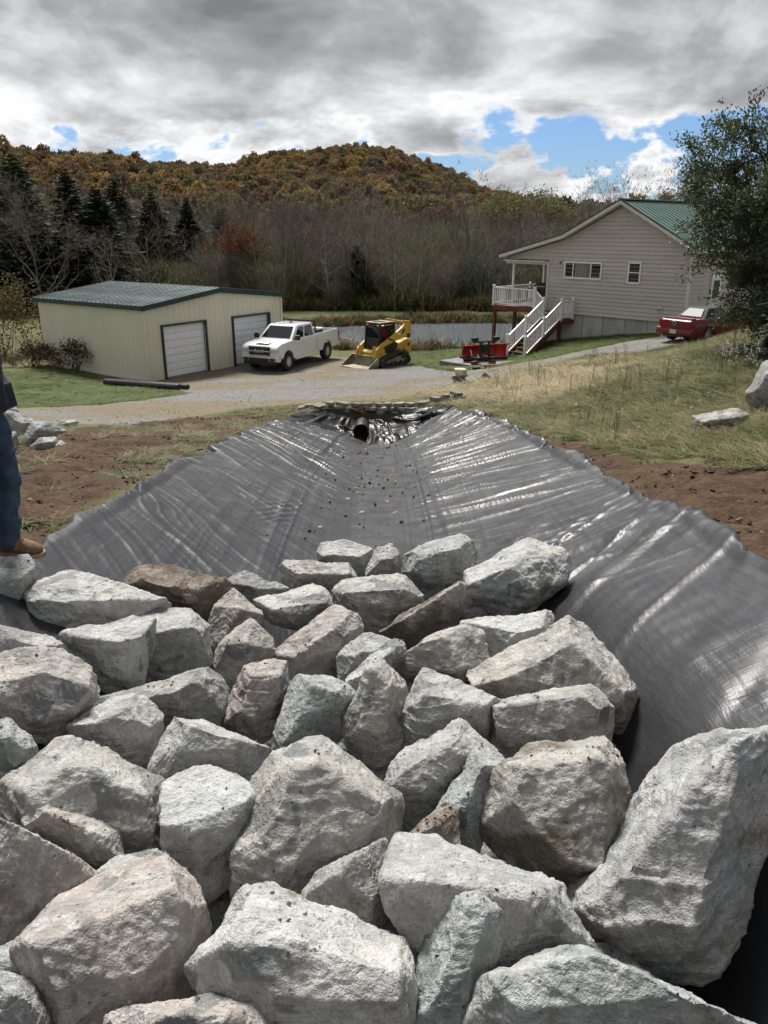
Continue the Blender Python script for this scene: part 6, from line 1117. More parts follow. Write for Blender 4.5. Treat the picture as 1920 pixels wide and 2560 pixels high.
def build_car():
    f = Vector((.83,.56,0)).normalized(); l = Vector((-f.y,f.x,0))
    t = thing('convertible_car', 'dark red convertible with black soft top parked beside the tan house', 'car'); frame(t, f, l, Vector((0,0,1)), (14.0,34.3,1.78)); t.rotation_mode = 'XYZ'
    red = M['paint_red']; HW = .92
    def sh(p):
        x, y, z = p; k = 1-.16*max(0,(z-.62)/.45)-.10*max(0,(.42-z)/.3)-.10*max(0,(-x-1.9)/.35)**2-.12*max(0,(x-2.0)/.4)**2; return (x,y*k,z)
    low = [(-2.33,.42),(-2.20,.26),(-1.78,.24)]+[(x,z) for x,z in arch(-1.36,.34,.39,9,190,-10)]+[(-.9,.22),(.95,.22)]+[(x,z) for x,z in arch(1.36,.34,.39,9,190,-10)]+[(1.8,.24),(2.32,.28),(2.40,.55),(2.25,.76),(.85,.96),(-1.15,1.0),(-2.18,1.0),(-2.32,.93),(-2.38,.62)]
    MB().prism(low,-HW,HW,sh).build('body', red, t, bevel=.05, seg=3, smooth=True)
    MB().prism([(-2.24,.995),(-2.20,1.06),(-2.02,1.05),(-1.95,1.0)],-.70,.70).build('spoiler', red, t, bevel=.02)
    # soft top
    B = [(.48,.72),(-1.45,.72),(-1.45,-.72),(.48,-.72)]; T = [(-.12,.54),(-.95,.52),(-.95,-.52),(-.12,-.54)]
    def lp(q, z): return [(B[i][0]*(1-q)+T[i][0]*q, B[i][1]*(1-q)+T[i][1]*q, z) for i in range(4)]
    MB().loft([lp(0,.97),lp(.55,1.18),lp(.9,1.36),lp(1.02,1.39)]).build('soft_top', M['softtop'], t, bevel=.05, seg=3, smooth=True)
    def P(i, j, u, v):
        b = Vector((B[i][0]*(1-u)+B[j][0]*u, B[i][1]*(1-u)+B[j][1]*u, .97)); c = Vector((T[i][0]*(1-u)+T[j][0]*u, T[i][1]*(1-u)+T[j][1]*u, 1.385)); return b.lerp(c, v)
    gl = glass_dark('rear_glass', (.02,.021,.022), .55)
    quad_panel('rear_window', gl, t, [P(1,2,.14,.16),P(1,2,.86,.16),P(1,2,.82,.86),P(1,2,.18,.86)], .03)
    for i, j in ((0,1),(3,2)): quad_panel('side_window', M['carglass'], t, [P(i,j,.12,.10),P(i,j,.72,.10),P(i,j,.62,.80),P(i,j,.22,.80)], .03)
    quad_panel('windshield', M['carglass'], t, [P(0,3,.06,.08),P(0,3,.94,.08),P(0,3,.92,.9),P(0,3,.08,.9)], .03)
    bp = MB().prism([(-2.36,.30),(-2.44,.42),(-2.42,.62),(-2.30,.66),(-2.1,.30)],-.86,.86).build('rear_bumper', red, t, bevel=.03, smooth=True)
    MB().box((-2.38,0,.83),(.04,1.5,.22)).build('tail_panel', red, t, bevel=.01)
    for s in (-1,1):
        tl = MB().box((-2.395,s*.56,.83),(.05,.40,.19)).build('tail_light', M['lamp_red'], t, bevel=.01)
        for q in range(2): MB().box((-2.425,s*(.49+q*.13),.83),(.02,.015,.17)).build('divider', red, tl)
        d = MB().prism([(-.62,.34),(-.70,.92),(.62,.92),(.60,.34)], s*(HW-.09), s*(HW-.062)).build('door', red, t, bevel=.01); MB().box((-.5,s*(HW-.045),.80),(.18,.03,.03)).build('handle', red, d)
        MB().box((.45,s*.95,1.0),(.12,.18,.12)).build('mirror', red, t, bevel=.03)
        for x in (-1.36,1.36): wheel(t, x, s*.80, .34, .24, s, .22, 5)
        MB().tube([(-2.36,s*.5,.27),(-2.46,s*.5,.27)],.04,10).build('exhaust_tip', M['chrome'], t)
    em = MB().lathe([(.085,0),(.085,.03),(.07,.035)], (-2.40,0,.83), (-1,0,0), 20).build('emblem', M['chrome'], t); MB().lathe([(.068,.0),(.062,.006)], (-2.436,0,.83), (-1,0,0), 20).build('emblem_face', M['black_plastic'], em)
    MB().box((-2.45,0,.50),(.02,.31,.16)).build('number_plate', M['plate'], t)
    MB().box((-2.40,0,.34),(.08,1.0,.1)).build('valance', M['black_plastic'], t)
build_car()
def build_plow():
    f = HU; t = thing('snow_plow', 'red snow plow blade with black mount and twin lights on the pad', 'snow plow'); frame(t, Vector((.93,.36,0)).normalized(), Vector((-.36,.93,0)).normalized(), Vector((0,0,1)), (4.35,37.3,.365))
    bk = M['black_plastic']; n = 9; ring = []
    sec = [(.25*math.sin(a)-.05, .36-.36*math.cos(a)) for a in [R(20+i*16) for i in range(n)]]
    outer = [(y, z+.02) for y, z in sec]; inner = [(y+.02, z+.02) for y, z in reversed(sec)]
    prof = outer+inner; k = MB(); nn = len(prof)
    k.add([(x,y,z) for x in (-.62,1.75) for y, z in prof],[tuple(range(nn)),tuple(reversed(range(nn,2*nn)))]+[(i,i+nn,(i+1)%nn+nn,(i+1)%nn) for i in range(nn)])
    bl = k.build('blade', M['plow_red'], t, smooth=True)
    for q in range(6):
        x = -.57+q*.44; m_ = MB(); pp = [(y-.03,z+.02) for y,z in sec]+[(y,z+.02) for y,z in reversed(sec)]
        m_.add([(xx,y,z) for xx in (x-.02,x+.02) for y,z in pp],[tuple(range(len(pp))),tuple(reversed(range(len(pp),2*len(pp))))]+[(i,i+len(pp),(i+1)%len(pp)+len(pp),(i+1)%len(pp)) for i in range(len(pp))]); m_.build('blade_rib', M['plow_red'], bl)
    MB().bar((-.64,.05,.72),(1.77,.05,.72),.07,.05).build('blade_lip', M['plow_red'], bl); MB().bar((-.62,.03,.03),(1.75,.03,.03),.03,.12).build('cutting_edge', bk, bl)
    fr = MB()
    for s in (-.42,.42): fr.bar((s,-.08,.22),(s*.8,-1.0,.26),.09,.1)
    fr.bar((-.5,-1.0,.26),(.5,-1.0,.26),.1,.12); fr.bar((-.9,-.14,.24),(.9,-.14,.24),.09,.09); fr.bar((0,-.1,.3),(-.3,-.95,.26),.08,.08); fr.bar((0,-.1,.3),(.3,-.95,.26),.08,.08)
    fr.build('a_frame', bk, t)
    MB().bar((-.22,-.92,.2),(-.22,-.85,1.0),.09,.09).build('lift_post', bk, t); MB().bar((.22,-.92,.2),(.22,-.85,1.0),.09,.09).build('lift_post', bk, t)
    MB().tube([(0,-.8,.5),(0,-.62,.92)],.08,10).build('hydraulic_ram', bk, t); MB().box((0,-.9,.74),(.3,.22,.34)).build('pump_box', bk, t, bevel=.02)
    for s in (-.45,.5): MB().tube([(s*.8,-.15,.55),(s,-.5,.3)],.035,8).build('trip_spring', bk, t)
    MB().bar((-.62,-.88,1.02),(.62,-.88,1.02),.05,.06).build('light_bar', bk, t)
    for s in (-.55,.55):
        lm = MB().box((s,-.9,1.14),(.30,.16,.17)).build('plow_light', bk, t, bevel=.02); MB().box((s,-.82,1.14),(.24,.02,.12)).build('lens', M['lamp_clear'], lm)
    for p in ((-.55,-.95),(.35,-1.0),(.6,-.2)): MB().box((p[0],p[1],.08),(.30,.16,.16)).build('wood_block', M['redwood'], t)
    MB().tube([(-.95,-.05,.72),(-.97,-.07,1.15)],.012,6).build('guide_rod', bk, t)
build_plow()
# ------------------------------------------------------------------ the person standing on the boulder at the left edge
def skin_mesh(joints, edges, sub=2, root=0):
    me = bpy.data.meshes.new('skin'); me.from_pydata([j[0] for j in joints], edges, []); o = bpy.data.objects.new('skin', me); COL.objects.link(o)
    sk = o.modifiers.new('s', 'SKIN'); sk.use_smooth_shade = True
    if not me.skin_vertices: 
        bpy.context.view_layer.objects.active = o
    for i, (_, r) in enumerate(joints):
        me.skin_vertices[0].data[i].radius = r if isinstance(r, tuple) else (r, r)
        me.skin_vertices[0].data[i].use_root = (i == root)
    ss = o.modifiers.new('ss', 'SUBSURF'); ss.levels = sub; ss.render_levels = sub
    dg = bpy.context.evaluated_depsgraph_get(); dg.update(); r = bpy.data.meshes.new_from_object(o.evaluated_get(dg)); bpy.data.objects.remove(o)
    r.polygons.foreach_set('use_smooth', [True]*len(r.polygons)); r.materials.clear(); return r
def build_person():
    M['denim'] = pmat('blue_denim', (.012,.028,.058), (.030,.060,.105), 9, .85, bump=.35, bscale=22, bdist=.03); M['hoodie'] = pmat('dark_purple_fleece', (.008,.008,.020), (.018,.016,.036), 7, .9, bump=.4, bscale=14, bdist=.04)
    M['boot'] = pmat('brown_suede', (.105,.058,.030), (.20,.125,.075), 9, .85, bump=.35, bscale=40); M['sole'] = pmat('tan_sole', (.16,.11,.07), (.24,.18,.12), 8, .8)
    M['skin'] = pmat('skin', (.42,.24,.17), (.50,.30,.22), 8, .5); M['hair'] = pmat('brown_hair', (.03,.02,.013), (.06,.04,.025), 30, .7, stretch=(1,1,.2)); M['eye'] = pmat('eye', (.5,.5,.5), (.6,.6,.6), 4, .2)
    # x: the way the person faces; feet at z=0
    p = thing('person', 'person in dark purple sweatshirt, blue jeans and brown boots standing on a boulder', 'person', (-2.40,4.52,4.335), R(-8))
    J = []; 
    def L(s, dz): return [(.0,s*.10,.93)]
    def leg(s, fx, fz): return [((.0,s*.095,.90),(.105,.10)),((.03,s*.105,.68),(.098,.095)),((.045+fx*.5,s*.11,.47+fz*.5),(.074,.072)),((.0+fx,s*.11,.27+fz),(.072,.068)),((-.01+fx,s*.11,.11+fz),(.074,.07)),((-.005+fx,s*.11,.035+fz),(.078,.072))]
    # jeans
    jt = [((0,0,.94),(.135,.155)),((0,0,1.03),(.13,.155))]; e = [(0,1)]
    for s, fx, fz in ((1,.0,.0),(-1,-.14,-.14)):
        b = len(jt); L6 = leg(s, fx, fz); jt += L6; e += [(0,b)]+[(b+i,b+i+1) for i in range(len(L6)-1)]
    jeans = obj('jeans', skin_mesh(jt, e, 4), M['denim'], p)
    # body: torso core, neck, head, forearms and hands in one surface
    bj = [((0,0,.95),(.11,.14)),((.0,0,1.15),(.105,.14)),((-.01,0,1.36),(.115,.165)),((-.015,0,1.47),(.075,.09)),((.005,0,1.535),(.055,.055)),((.02,0,1.60),(.075,.068)),((.025,0,1.69),(.095,.078)),((.015,0,1.76),(.085,.07))]; e = [(i,i+1) for i in range(7)]
    for s in (1,-1):
        b = len(bj); bj += [((-.015,s*.17,1.40),(.062,.06)),((-.03,s*.225,1.16),(.046,.044)),((.08,s*.185,1.03),(.034,.032)),((.115,s*.14,1.02),(.022,.036)),((.125,s*.10,1.015),(.02,.034))]; e += [(2,b)]+[(b+i,b+i+1) for i in range(4)]
        h = len(bj)-1
        for q, (dx, ln) in enumerate(((.032,.075),(.011,.085),(-.011,.078),(-.032,.062))):
            k = len(bj); bx = 1.015+dx
            bj += [((.130,s*.075,bx),.0095),((.137,s*(.075-ln*.5),bx-.004),.009),((.132,s*(.075-ln*.95),bx-.012),.008)]; e += [(h,k),(k,k+1),(k+1,k+2)]
        k = len(bj); bj += [((.135,s*.125,1.06),.012),((.145,s*.10,1.07),.011),((.148,s*.075,1.075),.009)]; e += [(h-1,k),(k,k+1),(k+1,k+2)]
    body = obj('body', skin_mesh(bj, e), M['skin'], p)
    # face
    nose = MB().loft([[(.105,-.012,1.70),(.105,.012,1.70),(.10,.010,1.72),(.10,-.010,1.72)],[(.138,-.016,1.655),(.138,.016,1.655),(.12,.012,1.668),(.12,-.012,1.668)],[(.10,-.018,1.645),(.10,.018,1.645),(.1,.01,1.65),(.1,-.01,1.65)]]).build('nose', M['skin'], body, smooth='all')
    for s in (1,-1):
        MB().lathe([(.004,-.013),(.012,-.006),(.013,0),(.010,.007),(.004,.012)], (.105,s*.031,1.70), (1,s*.2,0), 10).build('eye', M['eye'], body, smooth='all')
        MB().lathe([(.01,-.01),(.03,-.004),(.032,.004),(.012,.010)], (.015,s*.082,1.685), (0,1,0), 12).build('ear', M['skin'], body, smooth='all')
    MB().box((.108,0,1.615),(.02,.05,.012)).build('mouth', M['redwood'], body, bevel=.004)
    hr = MB(); rings = []
    for i in range(9):
        a = R(-15+i*13); rr = .108*math.cos(a); zz = 1.70+.098*math.sin(a)+.03
        rings.append([(-.005+rr*math.cos(q*math.pi/8)*1.02-(.025 if math.cos(q*math.pi/8)>.3 and i<3 else 0), rr*.84*math.sin(q*math.pi/8), zz) for q in range(16)])
    hr.loft(rings).build('hair', M['hair'], body, smooth='all')
    # sweatshirt: torso and sleeves to the wrist
    sj = [((.01,0,.93),(.148,.180)),((.015,0,.99),(.152,.186)),((.01,0,1.15),(.14,.178)),((-.01,0,1.34),(.145,.195)),((-.02,0,1.46),(.09,.11)),((-.01,0,1.51),(.075,.075))]; e = [(i,i+1) for i in range(5)]
    for s in (1,-1):
        b = len(sj); sj += [((-.015,s*.20,1.38),(.085,.08)),((-.03,s*.25,1.26),(.074,.07)),((-.035,s*.245,1.13),(.068,.064)),((.05,s*.205,1.045),(.062,.058)),((.10,s*.15,1.02),(.055,.05))]; e += [(3,b)]+[(b+i,b+i+1) for i in range(4)]
    sw = obj('sweatshirt', skin_mesh(sj, e, 4), M['hoodie'], p)
    MB().lathe([(.115,-.02),(.125,.02),(.10,.06)], (-.03,0,1.47), (-.3,0,1), 20).build('hood', M['hoodie'], sw, smooth='all')
    MB().loft([[(.165,y,z) for y,z in ((-.16,.96),(.16,.96),(.13,1.10),(-.13,1.10))],[(.155,y,z) for y,z in ((-.17,.95),(.17,.95),(.14,1.11),(-.14,1.11))]]).build('pouch_pocket',M['hoodie'],sw,bevel=.01)
    for ob_, am in ((jeans,.010),(sw,.009)):
        me_ = ob_.data; n_ = len(me_.vertices); co = np.empty(n_*3); no = np.empty(n_*3); me_.vertices.foreach_get('co', co); me_.vertices.foreach_get('normal', no); co = co.reshape(-1,3); no = no.reshape(-1,3)
        x_, y_, z_ = co.T; w_ = am*(1-np.abs(vnoise(z_*13+x_*5, y_*4+x_*2, seed=3))*2.2).clip(-.6,1)*(.5+sstep(.75,.45,z_)*.6+sstep(.35,.1,z_)*.8)+am*.5*vnoise(x_*16,y_*16,z_*16,seed=5)
        me_.vertices.foreach_set('co', (co+no*w_[:,None]).ravel()); me_.update()
    # boots
    for s, fx, fz in ((1,.0,.0),(-1,-.14,-.14)):
        def ring(x, w, z0, z1, n=14): return [(x+fx, s*.11+w*math.cos(2*math.pi*i/n)*(1 if math.sin(2*math.pi*i/n) < 0 else .88), fz+(z0+z1)/2+(z1-z0)/2*math.sin(2*math.pi*i/n)) for i in range(n)]
        bt = MB().loft([ring(-.125,.022,.02,.09),ring(-.11,.040,.012,.125),ring(-.06,.050,.01,.155),ring(.0,.052,.01,.150),ring(.05,.052,.01,.115),ring(.10,.056,.01,.092),ring(.15,.054,.01,.080),ring(.185,.042,.014,.066),ring(.20,.018,.02,.045)]).build('boot', M['boot'], p, smooth='all')
        so = [(x, w) for x, w in ((-.14,.02),(-.12,.042),(-.06,.055),(.0,.054),(.06,.056),(.12,.06),(.17,.055),(.205,.035),(.215,.012))]
        pts = [(x+fx, s*.11+w) for x, w in so]+[(x+fx, s*.11-w) for x, w in reversed(so)]; n = len(pts)
        MB().add([(x,y,fz-.012) for x,y in pts]+[(x,y,fz+.018) for x,y in pts],[tuple(reversed(range(n))),tuple(range(n,2*n))]+[(i,(i+1)%n,(i+1)%n+n,i+n) for i in range(n)]).build('sole', M['sole'], bt)
        lc = MB()
        for q in range(4): lc.tube([(.03+q*.022+fx,s*.11-.03,.118-q*.012+fz),(.035+q*.022+fx,s*.11,.13-q*.013+fz),(.03+q*.022+fx,s*.11+.03,.118-q*.012+fz)],.004,5)
        lc.build('laces', M['sole'], bt)
build_person()
# ------------------------------------------------------------------ vegetation
def leafmat(name, c1, c2, rough=.7, trans=.25, tint=False, spread=.0):
    m = bpy.data.materials.new(name); m.use_nodes = True; k = NT(m.node_tree); b = k.n['Principled BSDF']; out = k.n['Material Output']
    g = k.a('ShaderNodeNewGeometry'); tc = k.a('ShaderNodeTexCoord')
    col = k.mix(g.outputs['Random Per Island'], c1, c2)
    if tint:
        at = k.a('ShaderNodeAttribute', attribute_name='tint', attribute_type='INSTANCER')
        col = k.mix(1.0, at.outputs['Color'], k.mix(g.outputs['Random Per Island'], (.72,.72,.72), (1.28,1.28,1.28)), 'MULTIPLY')
    if spread:
        oi = k.a('ShaderNodeObjectInfo'); hv = k.a('ShaderNodeHueSaturation', i_Color=col, i_Value=k.map(oi.outputs['Random'],0,1,1-spread,1+spread,False)); col = hv.outputs[0]
    k.set(b.inputs['Base Color'], col); b.inputs['Roughness'].default_value = rough; b.inputs['Specular IOR Level'].default_value = .25
    if trans:
        tr = k.a('ShaderNodeBsdfTranslucent', i_Color=col); mx = k.a('ShaderNodeMixShader', i_0=trans); k.l.new(b.outputs[0], mx.inputs[1]); k.l.new(tr.outputs[0], mx.inputs[2]); k.l.new(mx.outputs[0], out.inputs['Surface'])
    return m
M['bark'] = pmat('grey_bark', (.075,.065,.055), (.16,.145,.125), 8, .9, bump=.3, stretch=(1,1,.2))
M['bark_dark'] = pmat('dark_bark', (.035,.028,.022), (.07,.058,.046), 8, .9, bump=.3, stretch=(1,1,.2))
M['twig'] = leafmat('twigs', (.115,.098,.082), (.225,.195,.168), .9, 0, spread=.25)
M['needle'] = leafmat('spruce_needles', (.024,.038,.023), (.056,.080,.046), .8, .15, spread=.3)
def rv(rng, s=1.0): return Vector((rng.gauss(0,s), rng.gauss(0,s), rng.gauss(0,s)))
class Tri:
    """fast triangle / quad soup"""
    def __init__(s): s.v = []; s.f = []
    def quad(s, a, b, c, d): n = len(s.v); s.v += [a, b, c, d]; s.f.append((n, n+1, n+2, n+3))
    def leaf(s, p, d, n, L, W):
        d = d.normalized(); sd = d.cross(n)
        if sd.length < 1e-4: sd = d.orthogonal()
        sd = sd.normalized()*W; s.quad(tuple(p), tuple(p+d*L*.5+sd), tuple(p+d*L), tuple(p+d*L*.5-sd))
    def mesh(s, name, m): 
        me = bpy.data.meshes.new(name); me.from_pydata(s.v, [], s.f); me.materials.append(m); return me
def limb(mb, p, d, L, r, depth, rng, tips, spread=.55, up=.12, n=5, kids=(2,3), shrink=.68):
    """recursive tapered branch; collects tips"""
    pts = [p.copy()]; rad = [r]; seg = 4 if depth > 1 else 3; q = p.copy(); dd = d.copy()
    for i in range(seg):
        dd = (dd+rv(rng,.10)+Vector((0,0,up*.5))).normalized(); q = q+dd*(L/seg); pts.append(q.copy()); rad.append(r*(1-.45*(i+1)/seg))
    mb.tube(pts, rad, n if depth > 2 else 3, caps=False)
    if depth <= 0: tips.append((q, dd, L)); return
    for i in range(rng.randint(*kids)):
        t = rng.uniform(.45,1.0) if i else 1.0; k = min(seg, max(1, round(t*seg))); b = pts[k]
        nd = (dd+rv(rng,spread)).normalized(); nd.z += up; limb(mb, b, nd.normalized(), L*shrink*rng.uniform(.75,1.15), rad[k]*.62, depth-1, rng, tips, spread, up, n, kids, shrink)
def bare_tree_meshes(seed, h, spread=.5, kids=(2,4), depth=4, thick=1.0, lean=.05):
    """trunk and twiggy crown of a leafless tree, base at the origin"""
    rng = random.Random(seed); tr = MB(); cr = MB(); tips = []
    pts = []; p = Vector((0,0,-.2)); d = Vector((rng.uniform(-lean,lean),rng.uniform(-lean,lean),1)).normalized(); n = 9; rad = []
    for i in range(n+1):
        pts.append(p.copy()); rad.append(h*.014*thick*(1-i/n)**.8+.012); d = (d+rv(rng,.045)+Vector((0,0,.05))).normalized(); p = p+d*(h*.9/n)
    tr.tube(pts, rad, 7, caps=False)
    for i in range(2, n+1):
        for _ in range(rng.randint(2,3)):
            a = rng.random()*6.283; el = rng.uniform(.35,.9); dv = Vector((math.cos(a)*math.cos(el),math.sin(a)*math.cos(el),math.sin(el)))
            limb(cr, pts[i], dv, h*(.34*(1-i/(n+3))+.06)*rng.uniform(.7,1.2), rad[i]*.55+.006, depth-1 if i < n-1 else depth-2, rng, tips, spread, .14, 5, kids)
    def mm(b, name, m):
        me = bpy.data.meshes.new(name); me.from_pydata(b.v, [], b.f); me.materials.append(m); me.polygons.foreach_set('use_smooth',[True]*len(me.polygons)); return me
    # twig spray at the tips
    tw = Tri()
    for q, dd, L in tips:
        for _ in range(4):
            nd = (dd+rv(rng,.5)+Vector((0,0,.2))).normalized(); ln = rng.uniform(.35,.8)*max(.35,h*.05); sd = nd.orthogonal().normalized()*.011; tw.quad(tuple(q-sd),tuple(q+sd),tuple(q+nd*ln+sd*.3),tuple(q+nd*ln-sd*.3))
    cr.add(tw.v, tw.f)
    return tr, cr, tips, mm
def spruce_meshes(seed, h, wid, dens=1.0):
    rng = random.Random(seed); tr = MB().tube([(0,0,-.3),(0,0,h*.5),(0,0,h*.99)],[h*.016+.03,h*.009+.015,.01],7,caps=False)
    t = Tri(); z = h*.05; 
    while z < h*.985:
        u = z/h; R0 = wid*(1-u)**.85*rng.uniform(.82,1.12)+.05; nb = int((8+5*(1-u))*dens)
        for i in range(nb):
            a = rng.random()*6.283; L = R0*rng.uniform(.6,1.08); droop = -.28*(1-u)-.05+.25*u
            d = Vector((math.cos(a),math.sin(a),droop)).normalized(); side = Vector((-math.sin(a),math.cos(a),0))
            m = max(3,int(L/(.20*max(1,h/9)))) ; base = Vector((0,0,z+rng.uniform(-.1,.1)*h*.03))
            for j in range(m):
                f = (j+.6)/m; p = base+d*L*f+Vector((0,0,.12*L*f*f)); s = L/m*1.7*(1.05-.45*f)+.05
                for sg in (-1,1):
                    dv = (d*.75+side*sg*rng.uniform(.4,1.0)+Vector((0,0,rng.uniform(-.35,.1)))).normalized(); t.leaf(p, dv, Vector((0,0,1))+rv(rng,.35), s*rng.uniform(.9,1.45), s*.27)
                if j == m-1: t.leaf(p, d, Vector((0,0,1))+rv(rng,.2), s*1.2, s*.2)
                if rng.random() < .6: t.leaf(p, (d*.3+Vector((0,0,-1))+rv(rng,.25)), d, s*.9, s*.22)
        z += h*.026*rng.uniform(.8,1.2)/max(.6,dens**.5)
    return tr, t
def place_tree(proto, name, label, x, y, s, rz, group=None, cat='tree', dz=0.0, sz=None, wide=1.0):
    """proto: list of (part name, mesh, children)"""
    o = thing(name, label, cat, (x,y,Hs(x,y)-.05+dz), rz, group); o.scale = (s*wide,s*wide,sz or s)
    for pn, me in proto:
        c = bpy.data.objects.new(pn, me); COL.objects.link(c); c.parent = o
    return o
SPRUCE = []
for sd, h, w in ((1,10,2.9),(2,10,2.5),(3,10,3.2)):
    tr, t = spruce_meshes(sd, h, w, 1.5); tm = bpy.data.meshes.new('trunk'); tm.from_pydata(tr.v,[],tr.f); tm.materials.append(M['bark_dark']); SPRUCE.append([('trunk',tm),('crown',t.mesh('crown',M['needle']))])
BARE = []
for sd, h, sp, kd in ((11,10,.42,(2,4)),(12,10,.5,(2,4)),(13,10,.36,(2,4)),(14,10,.6,(2,3)),(15,10,.45,(2,4))):
    tr, cr, tips, mm = bare_tree_meshes(sd, h, sp, kd, 4, .8); BARE.append([('trunk',mm(tr,'trunk',M['bark'])),('crown',mm(cr,'crown',M['twig']))])
LEAFY = {}
def leafy_proto(key, seed, h, c1, c2, nleaf, lsz, spread=.5):
    rng = random.Random(seed); tr, cr, tips, mm = bare_tree_meshes(seed, h, spread, (2,3), 3, .9); t = Tri()
    for _ in range(nleaf):
        q, dd, L = rng.choice(tips); p = q+rv(rng,h*.045); t.leaf(p, rv(rng)+Vector((0,0,-.3)), rv(rng), lsz*rng.uniform(.7,1.3), lsz*.32)
    LEAFY[key] = [('trunk',mm(tr,'trunk',M['bark'])),('limbs',mm(cr,'limbs',M['twig'])),('crown',t.mesh('crown',leafmat(key+'_leaves',c1,c2,.7,.3)))]
leafy_proto('orange', 31, 8, (.12,.045,.016), (.24,.10,.035), 2600, .26)
leafy_proto('yellowgreen', 32, 10, (.10,.105,.035), (.22,.205,.08), 5200, .30)
leafy_proto('rust', 33, 8, (.09,.040,.022), (.16,.075,.04), 2400, .26)
def far_at(px_over, Y): return px_over*Y
# spruces on the left, behind the garage
SP = [(-29.0,66,1.22,0,'tallest dark spruce of the stand at the left'),(-34.0,64,1.10,2,'broad dark spruce at the far left edge of the woods'),(-26.3,70,1.12,1,'slim dark spruce just right of the tallest one'),(-23.4,68,.98,2,'full dark spruce behind the left end of the garage roof'),(-20.6,74,.98,0,'dark spruce right of the full one behind the garage'),(-18.2,77,.92,1,'narrow dark spruce, second from the right in the left stand'),(-15.4,80,.86,2,'smaller dark spruce at the right end of the left stand'),(-31.5,73,1.22,1,'dark spruce behind the tallest one of the left stand'),(-38,70,1.15,0,'dark spruce half cut by the left edge, behind the bare tree'),(-25,78,1.10,0,'dark spruce at the back of the left stand'),
      (-2.3,69.5,.52,2,'small wide dark spruce standing alone beyond the pond'),(-12.6,118,.92,1,'lone dark spruce halfway up the woods left of centre'),(17.6,128,1.08,0,'dark spruce standing above the yellow-green trees'),(18.6,116,.72,1,'dark spruce below the tallest one above the yellow-green trees'),(24.5,112,.62,2,'dark little spruce right of the yellow-green trees'),(-3.4,190,1.15,1,'dark spruce up the hillside in the centre'),(-9.5,170,.95,2,'dark spruce up the hillside left of the central one'),(-24,140,1.0,0,'dark conifer showing above the left stand')]
for i, (x,y,s,v,lab) in enumerate(SP): place_tree(SPRUCE[v],'spruce_tree',lab,x,y,s,i*1.3,'dark spruces',wide=1.5)
# the grey wood beyond the pond: leafless trees one can tell apart
_r = random.Random(77); n = 0
for i in range(150):
    Y = _r.uniform(69,118); a = _r.uniform(-.34,.46); x = a*Y
    if a < -.21 and Y < 76: continue
    s = _r.uniform(.62,.95)*(1+.0*Y); place_tree(BARE[i%5],'bare_tree','leafless grey tree in the wood beyond the pond',x,Y,s,_r.random()*6.28,'leafless trees beyond the pond',sz=s*_r.uniform(.9,1.15))
M['bark_pale'] = pmat('pale_bark', (.20,.185,.165), (.34,.32,.29), 8, .9, bump=.2, stretch=(1,1,.2))
PALE = []
for sd in (51,52,53):
    tr, cr, tips, mm = bare_tree_meshes(sd, 10, .42, (2,3), 4, .75); PALE.append([('trunk',mm(tr,'trunk',M['bark_pale'])),('crown',mm(cr,'crown',M['twig']))])
for i in range(22):
    Y = 66.8+_r.random()*4.5; a = -.16+.58*(i+_r.random()*.8)/22; place_tree(PALE[i%3],'pale_trunk_tree','leafless pale-trunked tree in the front row of the wood across the pond',a*Y,Y,_r.uniform(.5,.78),_r.random()*6,'pale-trunked trees across the pond')
_t, _c, _tp, _mm = bare_tree_meshes(96, 11, .45, (2,4), 5, .42)
place_tree([('trunk',_mm(_t,'trunk',M['bark'])),('crown',_mm(_c,'crown',M['twig']))],'bare_tree','large spreading leafless tree in front of the spruces, left of the garage',-21.0,50,.74,.5,'leafless trees by the garage')
place_tree(BARE[0],'bare_tree','leafless tree rising behind the garage roof, against the dark spruces',-16.2,56,.72,2.2,'leafless trees by the garage')
place_tree(BARE[1],'bare_tree','leafless sapling behind the middle of the garage roof',-19.4,58,.60,1.2,'leafless trees by the garage')
for x, y, s, lab in ((19.0,62,1.0,'tall leafless tree rising behind the house ridge, the right one'),(16.6,70,1.0,'leafless tree behind the left slope of the house roof'),(28.5,64,1.12,'leafless tree against the sky right of the house ridge'),(31,68,1.05,'thin leafless tree at the far right behind the leafy tree')): place_tree(BARE[int(x)%5],'bare_tree',lab,x,y,s,x,'leafless trees behind the house')
place_tree(LEAFY['orange'],'orange_tree','tree with orange-brown leaves behind the right end of the garage',-12.2,72,.80,0,'autumn trees')
place_tree(LEAFY['rust'],'rust_tree','rust coloured tree in the grey wood left of centre',-7.8,82,.80,1,'autumn trees')
place_tree(LEAFY['yellowgreen'],'yellow_green_tree','pale yellow-green tree, the left one above the house gable',15.6,108,1.0,0,'autumn trees')
place_tree(LEAFY['yellowgreen'],'yellow_green_tree','pale yellow-green tree, the right one above the house gable',20.8,106,1.0,2,'autumn trees')
place_tree(LEAFY['yellowgreen'],'yellow_green_tree','slender yellow-green tree in the middle of the grey wood',-2.9,96,.72,4,'autumn trees')
place_tree(LEAFY['orange'],'orange_tree','small orange tree low in the wood right of centre',21.0,90,.55,3,'autumn trees')
